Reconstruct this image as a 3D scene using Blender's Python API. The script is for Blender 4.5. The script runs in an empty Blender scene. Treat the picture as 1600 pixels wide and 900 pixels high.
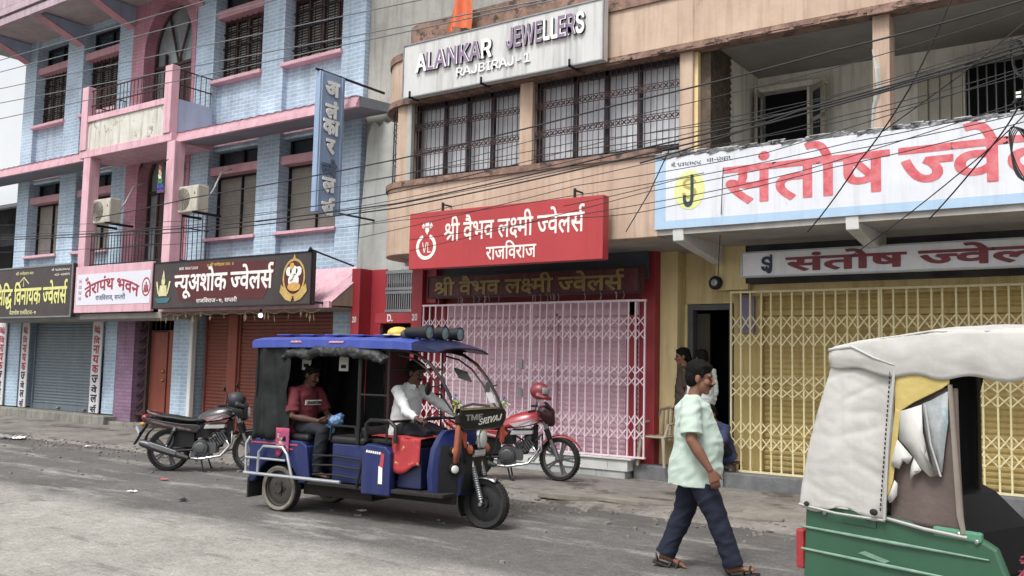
import bpy, bmesh, math, random
from math import sin, cos, pi, radians
from mathutils import Vector, Matrix, noise
R_ = random.Random(11)
scene = bpy.context.scene
COL = scene.collection
# ------------------------------------------------------------------ camera
CAM_H = 1.66
YAW, PITCH, ROLL = -0.61901, 0.083547, -0.022547      # solved from the street's vanishing points
F_PX = 1450.0
_f = Vector((sin(YAW)*cos(PITCH), cos(YAW)*cos(PITCH), sin(PITCH)))
_r = Vector((cos(YAW), -sin(YAW), 0))
_d = _f.cross(_r)
_r2 = _r*cos(ROLL) + _d*sin(ROLL)
_d2 = -_r*sin(ROLL) + _d*cos(ROLL)
cam_data = bpy.data.cameras.new('street_camera')
cam_data.sensor_width = 36.0
cam_data.lens = 36.0*F_PX/1600.0
cam_data.clip_start = 0.05
cam_data.clip_end = 900
cam = bpy.data.objects.new('street_camera', cam_data)
m3 = Matrix((_r2, -_d2, -_f)).transposed()
cam.matrix_world = Matrix.Translation((0, 0, CAM_H)) @ m3.to_4x4()
COL.objects.link(cam)
scene.camera = cam
# ------------------------------------------------------------------ sky, sun, exposure
SUN_EL, SUN_AZ = radians(58), radians(176)            # azimuth clockwise from +Y (behind the camera, to its left)
world = bpy.data.worlds.new('World')
scene.world = world
world.use_nodes = True
wn, wl = world.node_tree.nodes, world.node_tree.links
wn.clear()
sky = wn.new('ShaderNodeTexSky'); sky.sky_type = 'NISHITA'; sky.sun_disc = False
sky.sun_elevation = SUN_EL; sky.sun_rotation = SUN_AZ
sky.air_density = 1.0; sky.dust_density = 4.0; sky.ozone_density = 1.0
hs = wn.new('ShaderNodeHueSaturation'); hs.inputs['Saturation'].default_value = 0.12
hs.inputs['Value'].default_value = 1.5
bg = wn.new('ShaderNodeBackground'); bg.inputs['Strength'].default_value = 0.125
wo = wn.new('ShaderNodeOutputWorld')
wt = wn.new('ShaderNodeTexCoord'); wz = wn.new('ShaderNodeTexNoise'); wz.inputs['Scale'].default_value = 5; wz.inputs['Detail'].default_value = 6
wr = wn.new('ShaderNodeMapRange'); wr.inputs[1].default_value = 0.35; wr.inputs[2].default_value = 0.65; wr.inputs[3].default_value = 1.1; wr.inputs[4].default_value = 1.6   # cloud cover, brighter and darker grey
wl.new(wt.outputs['Generated'], wz.inputs['Vector']); wl.new(wz.outputs['Fac'], wr.inputs[0]); wl.new(wr.outputs[0], hs.inputs['Value'])
wl.new(sky.outputs[0], hs.inputs['Color']); wl.new(hs.outputs[0], bg.inputs['Color']); wl.new(bg.outputs[0], wo.inputs[0])
sun_d = bpy.data.lights.new('sun', 'SUN'); sun_d.energy = 1.7; sun_d.angle = radians(16); sun_d.color = (1, 0.97, 0.93)
sun = bpy.data.objects.new('sun', sun_d)
_sd = Vector((sin(SUN_AZ)*cos(SUN_EL), cos(SUN_AZ)*cos(SUN_EL), sin(SUN_EL)))
sun.rotation_euler = _sd.to_track_quat('Z', 'Y').to_euler()
sun.location = _sd*60
COL.objects.link(sun)
vs = scene.view_settings
vs.view_transform = 'Standard'; vs.look = 'None'; vs.exposure = 0.63; vs.gamma = 1.0; vs.use_curve_mapping = False

def at(px, py, Y):
    """the point of the plane y=Y that the survey pixel (px,py) of the 1600x900 photograph shows"""
    d = _r2*((px-800)/F_PX) + _d2*((py-450)/F_PX) + _f
    t = Y/d.y
    return Vector((d.x*t, Y, CAM_H + d.z*t))
# ------------------------------------------------------------------ materials
MATS = {}
def lin(c):
    return tuple(((x/12.92) if x <= 0.04045 else ((x+0.055)/1.055)**2.4) for x in c)
SAT, DIM = 0.84, 0.80          # paint seen through a phone's camera looks stronger than the pigment is
def hexc(s):
    c = lin(tuple(int(s[i:i+2], 16)/255 for i in (0, 2, 4)))
    g = 0.25*c[0]+0.62*c[1]+0.13*c[2]
    return tuple(DIM*(g+(x-g)*SAT) for x in c)
def M(name, col, rough=0.7, col2=None, ns=2.5, amt=0.5, bump=0.0, bs=60.0, metal=0.0, streak=None, st=0.5,
      patch=None, pt=0.55, ps=1.2, spec=0.35, alpha=1.0, emis=None, coat=0.0, sheen=0.0):
    """procedural paint/stone/cloth: colour varied by noise, optional vertical run-off streaks and worn patches"""
    if name in MATS: return MATS[name]
    if isinstance(col, str): col = hexc(col)
    if isinstance(col2, str): col2 = hexc(col2)
    if isinstance(streak, str): streak = hexc(streak)
    if isinstance(patch, str): patch = hexc(patch)
    m = bpy.data.materials.new(name); m.use_nodes = True
    nt = m.node_tree; n, l = nt.nodes, nt.links
    bs_ = n['Principled BSDF']
    if col2 is None: col2 = tuple(c*0.72 for c in col)
    tc = n.new('ShaderNodeTexCoord')
    no = n.new('ShaderNodeTexNoise'); no.inputs['Scale'].default_value = ns; no.inputs['Detail'].default_value = 6; no.inputs['Roughness'].default_value = 0.65
    l.new(tc.outputs['Object'], no.inputs['Vector'])
    mr = n.new('ShaderNodeMapRange'); mr.inputs[1].default_value = 0.36; mr.inputs[2].default_value = 0.68; mr.inputs[3].default_value = 0.0; mr.inputs[4].default_value = amt
    l.new(no.outputs['Fac'], mr.inputs[0])
    mx = n.new('ShaderNodeMix'); mx.data_type = 'RGBA'
    mx.inputs[6].default_value = (*col, 1); mx.inputs[7].default_value = (*col2, 1)
    l.new(mr.outputs[0], mx.inputs[0])
    out = mx.outputs[2]
    def overlay(out, colr, scale3, lo, hi, strength, detail=5):
        mp = n.new('ShaderNodeMapping'); mp.inputs['Scale'].default_value = scale3
        l.new(tc.outputs['Object'], mp.inputs[0])
        k = n.new('ShaderNodeTexNoise'); k.inputs['Scale'].default_value = 1.0; k.inputs['Detail'].default_value = detail; k.inputs['Roughness'].default_value = 0.7
        l.new(mp.outputs[0], k.inputs['Vector'])
        r = n.new('ShaderNodeMapRange'); r.inputs[1].default_value = lo; r.inputs[2].default_value = hi; r.inputs[4].default_value = strength
        l.new(k.outputs['Fac'], r.inputs[0])
        x = n.new('ShaderNodeMix'); x.data_type = 'RGBA'; x.inputs[7].default_value = (*colr, 1)
        l.new(r.outputs[0], x.inputs[0]); l.new(out, x.inputs[6])
        return x.outputs[2]
    if streak: out = overlay(out, streak, (7, 7, 0.5), 0.48, 0.72, st)
    if patch: out = overlay(out, patch, (ps, ps, ps), pt, pt+0.06, 0.9, 9)
    l.new(out, bs_.inputs['Base Color'])
    rr = n.new('ShaderNodeMapRange'); rr.inputs[3].default_value = max(0.02, rough-0.08); rr.inputs[4].default_value = min(1, rough+0.12)
    l.new(no.outputs['Fac'], rr.inputs[0]); l.new(rr.outputs[0], bs_.inputs['Roughness'])
    bs_.inputs['Metallic'].default_value = metal
    bs_.inputs['Specular IOR Level'].default_value = spec
    bs_.inputs['Alpha'].default_value = alpha
    if coat: bs_.inputs['Coat Weight'].default_value = coat; bs_.inputs['Coat Roughness'].default_value = 0.12
    if sheen: bs_.inputs['Sheen Weight'].default_value = sheen
    if emis:
        bs_.inputs['Emission Color'].default_value = (*col, 1); bs_.inputs['Emission Strength'].default_value = emis
    if bump:
        b = n.new('ShaderNodeTexNoise'); b.inputs['Scale'].default_value = bs; b.inputs['Detail'].default_value = 4
        l.new(tc.outputs['Object'], b.inputs['Vector'])
        bm_ = n.new('ShaderNodeBump'); bm_.inputs['Strength'].default_value = bump; bm_.inputs['Distance'].default_value = 0.02
        l.new(b.outputs['Fac'], bm_.inputs['Height']); l.new(bm_.outputs[0], bs_.inputs['Normal'])
    MATS[name] = m
    return m
def M_brick(name, c1, c2, mortar, bw=0.25, rh=0.085, ms=0.012, bump=0.5, patch=None):
    if name in MATS: return MATS[name]
    m = bpy.data.materials.new(name); m.use_nodes = True
    nt = m.node_tree; n, l = nt.nodes, nt.links
    b = n['Principled BSDF']; b.inputs['Roughness'].default_value = 0.72; b.inputs['Specular IOR Level'].default_value = 0.25
    tc = n.new('ShaderNodeTexCoord'); s = n.new('ShaderNodeSeparateXYZ'); c = n.new('ShaderNodeCombineXYZ'); a = n.new('ShaderNodeMath'); a.operation = 'ADD'
    l.new(tc.outputs['Object'], s.inputs[0]); l.new(s.outputs[0], a.inputs[0]); l.new(s.outputs[1], a.inputs[1])
    l.new(a.outputs[0], c.inputs[0]); l.new(s.outputs[2], c.inputs[1])
    nz = n.new('ShaderNodeTexNoise'); nz.inputs['Scale'].default_value = 1.3; nz.inputs['Detail'].default_value = 7
    l.new(tc.outputs['Object'], nz.inputs['Vector'])
    nd = n.new('ShaderNodeTexNoise'); nd.inputs['Scale'].default_value = 9; nd.inputs['Detail'].default_value = 3
    l.new(tc.outputs['Object'], nd.inputs['Vector'])
    va = n.new('ShaderNodeVectorMath'); va.operation = 'MULTIPLY_ADD'; va.inputs[1].default_value = (0.02, 0.02, 0); l.new(nd.outputs['Color'], va.inputs[0]); l.new(c.outputs[0], va.inputs[2])
    br = n.new('ShaderNodeTexBrick'); br.inputs['Scale'].default_value = 1.0
    br.inputs['Brick Width'].default_value = bw; br.inputs['Row Height'].default_value = rh; br.inputs['Mortar Size'].default_value = ms; br.inputs['Mortar Smooth'].default_value = 0.3; br.inputs['Bias'].default_value = 0.0
    br.inputs['Color1'].default_value = (*hexc(c1), 1); br.inputs['Color2'].default_value = (*hexc(c2), 1); br.inputs['Mortar'].default_value = (*hexc(mortar), 1)
    l.new(va.outputs[0], br.inputs['Vector'])
    mr = n.new('ShaderNodeMapRange'); mr.inputs[1].default_value = 0.35; mr.inputs[2].default_value = 0.7; mr.inputs[3].default_value = 0.78; mr.inputs[4].default_value = 1.08
    l.new(nz.outputs['Fac'], mr.inputs[0])
    mu = n.new('ShaderNodeMix'); mu.data_type = 'RGBA'; mu.blend_type = 'MULTIPLY'; mu.inputs[0].default_value = 1
    mp = n.new('ShaderNodeMapping'); mp.inputs['Scale'].default_value = (5, 5, .35); l.new(tc.outputs['Object'], mp.inputs[0])
    n2 = n.new('ShaderNodeTexNoise'); n2.inputs['Scale'].default_value = 1; n2.inputs['Detail'].default_value = 6; l.new(mp.outputs[0], n2.inputs['Vector'])
    r2 = n.new('ShaderNodeMapRange'); r2.inputs[1].default_value = .5; r2.inputs[2].default_value = .75; r2.inputs[3].default_value = 1; r2.inputs[4].default_value = .72; l.new(n2.outputs['Fac'], r2.inputs[0])
    m2 = n.new('ShaderNodeMath'); m2.operation = 'MULTIPLY'; l.new(mr.outputs[0], m2.inputs[0]); l.new(r2.outputs[0], m2.inputs[1])
    l.new(br.outputs['Color'], mu.inputs[6]); l.new(m2.outputs[0], mu.inputs[7]); l.new(mu.outputs[2], b.inputs['Base Color'])
    bu = n.new('ShaderNodeBump'); bu.inputs['Strength'].default_value = bump; bu.inputs['Distance'].default_value = 0.015; bu.invert = True
    l.new(br.outputs['Fac'], bu.inputs['Height']); l.new(bu.outputs[0], b.inputs['Normal'])
    MATS[name] = m
    return m
# ------------------------------------------------------------------ mesh building
class MB:
    def __init__(s): s.v, s.f, s.m, s.cur = [], [], [], 0
    def mat(s, i): s.cur = i; return s
    def add(s, vs, fs):
        o = len(s.v); s.v += [tuple(v) for v in vs]
        for f in fs: s.f.append(tuple(i+o for i in f)); s.m.append(s.cur)
        return s
    def box(s, x0, x1, y0, y1, z0, z1):
        return s.add([(x0,y0,z0),(x1,y0,z0),(x1,y1,z0),(x0,y1,z0),(x0,y0,z1),(x1,y0,z1),(x1,y1,z1),(x0,y1,z1)],
                     [(3,2,1,0),(4,5,6,7),(0,1,5,4),(1,2,6,5),(2,3,7,6),(3,0,4,7)])
    def obox(s, c, ax, ay, az):
        c, ax, ay, az = map(Vector, (c, ax, ay, az))
        vs = [c+ax*i+ay*j+az*k for k in (-1,1) for i,j in ((-1,-1),(1,-1),(1,1),(-1,1))]
        return s.add(vs, [(3,2,1,0),(4,5,6,7),(0,1,5,4),(1,2,6,5),(2,3,7,6),(3,0,4,7)])
    def bar(s, p, q, w, t, side=None):
        """flat bar from p to q, width w, thickness t along `side`"""
        p, q = Vector(p), Vector(q); d = (q-p); L = d.length; d.normalize()
        sd = Vector(side) if side else Vector((0,1,0))
        if abs(sd.dot(d)) > 0.95: sd = Vector((1,0,0))
        u = d.cross(sd).normalized(); n = u.cross(d).normalized()
        return s.obox((p+q)/2, d*(L/2), u*(w/2), n*(t/2))
    def loft(s, rings, caps=True, closed=False):
        n = len(rings[0]); vs = [p for r in rings for p in r]; fs = []
        k = len(rings)
        for i in range(k if closed else k-1):
            a, b = i*n, ((i+1) % k)*n
            for j in range(n):
                j2 = (j+1) % n
                fs.append((a+j, a+j2, b+j2, b+j))
        if caps and not closed:
            fs.append(tuple(range(n-1, -1, -1))); fs.append(tuple((k-1)*n+j for j in range(n)))
        return s.add(vs, fs)
    def tube(s, pts, r, seg=8, caps=True, side=None, closed=False, flat=1.0):
        """round (or elliptical) tube along pts; r a number, a list, or a list of (a,b)"""
        P = [Vector(p) for p in pts]; n = len(P); rings = []; u = None
        for i, p in enumerate(P):
            if closed: t = P[(i+1) % n]-P[i-1]
            else: t = (P[min(i+1, n-1)]-P[max(i-1, 0)])
            if t.length < 1e-9: t = Vector((0,0,1))
            t.normalize()
            if side is not None:
                sv = Vector(side); u = (sv - t*sv.dot(t))
                if u.length < 1e-3: u = t.orthogonal()
                u.normalize()
            elif u is None: u = t.orthogonal().normalized()
            else:
                u = u - t*u.dot(t)
                u = u.normalized() if u.length > 1e-6 else t.orthogonal().normalized()
            w = t.cross(u)
            ri = r[i] if isinstance(r, (list, tuple)) else r
            a, b = ri if isinstance(ri, (list, tuple)) else (ri, ri*flat)
            rings.append([p + u*(a*cos(2*pi*k/seg)) + w*(b*sin(2*pi*k/seg)) for k in range(seg)])
        return s.loft(rings, caps, closed)
    def cyl(s, p, q, r0, r1=None, seg=16): return s.tube([p, q], [r0, r0 if r1 is None else r1], seg)
    def lathe(s, prof, c=(0,0,0), axis='z', seg=24, closed=False):
        """prof: list of (radius, along); axis x/y/z"""
        c = Vector(c); rings = []
        for r, h in prof:
            ring = []
            for k in range(seg):
                a = 2*pi*k/seg; x, y = r*cos(a), r*sin(a)
                ring.append(c + (Vector((x,y,h)) if axis == 'z' else Vector((h,x,y)) if axis == 'x' else Vector((y,h,x))))
            rings.append(ring)
        return s.loft(rings, not closed, closed)
    def ell(s, c, r, seg=14, rng=9, ax=None):
        c = Vector(c); r = (r,r,r) if not isinstance(r, (list, tuple)) else r
        X, Y, Z = ax if ax else (Vector((1,0,0)), Vector((0,1,0)), Vector((0,0,1)))
        rings = []
        for i in range(1, rng):
            t = pi*i/rng
            rings.append([c + X*(r[0]*sin(t)*cos(2*pi*k/seg)) + Y*(r[1]*sin(t)*sin(2*pi*k/seg)) - Z*(r[2]*cos(t)) for k in range(seg)])
        o = len(s.v); s.loft(rings, False)
        base = len(s.v); s.v += [tuple(c-Z*r[2]), tuple(c+Z*r[2])]
        for k in range(seg):
            s.f.append((base, o+(k+1) % seg, o+k)); s.m.append(s.cur)
            q = o+(rng-2)*seg
            s.f.append((base+1, q+k, q+(k+1) % seg)); s.m.append(s.cur)
        return s
    def prism(s, poly, o, u, v, n, d):
        """2-D polygon extruded by d along n from origin o"""
        o, u, v, n = map(Vector, (o, u, v, n)); k = len(poly)
        a = [o+u*x+v*y for x, y in poly]; b = [p+n*d for p in a]
        return s.add(a+b, [tuple(range(k-1, -1, -1)), tuple(range(k, 2*k))]+[(i, (i+1) % k, k+(i+1) % k, k+i) for i in range(k)])
    def grid(s, fn, nu, nv):
        vs = [fn(i/nu, j/nv) for j in range(nv+1) for i in range(nu+1)]
        fs = [(j*(nu+1)+i, j*(nu+1)+i+1, (j+1)*(nu+1)+i+1, (j+1)*(nu+1)+i) for j in range(nv) for i in range(nu)]
        return s.add(vs, fs)
    def build(s, name, mats, parent=None, loc=None, smooth=None, bevel=0, solid=0, remesh=0, smoothit=0, disp=None, sub=0):
        me = bpy.data.meshes.new(name)
        me.from_pydata(s.v, [], s.f)
        if not isinstance(mats, (list, tuple)): mats = [mats]
        for m in mats: me.materials.append(m)
        if len(mats) > 1: me.polygons.foreach_set('material_index', s.m)
        bm = bmesh.new(); bm.from_mesh(me); bmesh.ops.recalc_face_normals(bm, faces=bm.faces); bm.to_mesh(me); bm.free()
        ob = bpy.data.objects.new(name, me); COL.objects.link(ob)
        if loc is not None: ob.location = loc
        if solid:
            k = ob.modifiers.new('solid', 'SOLIDIFY'); k.thickness = solid; k.offset = 0
        if bevel:
            k = ob.modifiers.new('bevel', 'BEVEL'); k.width = bevel; k.segments = 2; k.limit_method = 'ANGLE'; k.angle_limit = radians(40); k.use_clamp_overlap = True
        if remesh:
            k = ob.modifiers.new('remesh', 'REMESH'); k.mode = 'VOXEL'; k.voxel_size = remesh
            if smoothit:
                k = ob.modifiers.new('smooth', 'SMOOTH'); k.iterations = smoothit; k.factor = 0.5
        if sub:
            k = ob.modifiers.new('sub', 'SUBSURF'); k.levels = sub; k.render_levels = sub
        fold = None
        if disp:
            if callable(disp): disp, fold = None, disp
        if disp:
            tx = bpy.data.textures.new(name+'_folds', 'CLOUDS'); tx.noise_scale = disp[1]; tx.noise_depth = 2
            k = ob.modifiers.new('folds', 'DISPLACE'); k.texture = tx; k.strength = disp[0]; k.mid_level = 0.5; k.texture_coords = 'LOCAL'
        if remesh or sub or disp or fold:
            dg = bpy.context.evaluated_depsgraph_get()
            me2 = bpy.data.meshes.new_from_object(ob.evaluated_get(dg)); ob.modifiers.clear(); ob.data = me2; me = me2
            if fold:
                nn = [v.normal.copy() for v in me.vertices]
                for v, n_ in zip(me.vertices, nn): v.co += n_*fold(v.co)
            smooth = smooth or 180
        if smooth:
            me.polygons.foreach_set('use_smooth', [True]*len(me.polygons))
            if smooth < 180: me.set_sharp_from_angle(angle=radians(smooth))
        if parent: ob.parent = parent
        return ob
    def each(s, name, mats, parent=None, loc=None, **kw):
        """every separate piece of the builder as an object of its own"""
        p = list(range(len(s.v)))
        def find(i):
            while p[i] != i: p[i] = p[p[i]]; i = p[i]
            return i
        for f in s.f:
            for i in f[1:]: p[find(i)] = find(f[0])
        gr = {}
        for f, m in zip(s.f, s.m): gr.setdefault(find(f[0]), []).append((f, m))
        out = []
        for fs in gr.values():
            q = MB(); mp = {}
            for f, m in fs:
                for i in f:
                    if i not in mp: mp[i] = len(q.v); q.v.append(s.v[i])
                q.f.append(tuple(mp[i] for i in f)); q.m.append(m)
            out.append(q.build(name, mats, parent, loc, **kw))
        return out
# ------------------------------------------------------------------ things and tags
def tag(o, label=None, cat=None, group=None, kind=None):
    if label: o['label'] = label
    if cat: o['category'] = cat
    if group: o['group'] = group
    if kind: o['kind'] = kind
    return o
def thing(name, label, cat, loc=(0,0,0), rz=0, group=None):
    o = bpy.data.objects.new(name, None); o.empty_display_size = 0.2; COL.objects.link(o)
    o.location = loc; o.rotation_euler = (0, 0, rz)
    return tag(o, label, cat, group)
def off(root):
    """location that lets a first-level part of an unrotated thing keep world coordinates in its mesh"""
    return -Vector(root.location)
def copy_tree(o, parent=None):
    c = o.copy(); COL.objects.link(c)
    if parent is not None:
        c.parent = parent
    for k in o.children: copy_tree(k, c)
    return c
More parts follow.
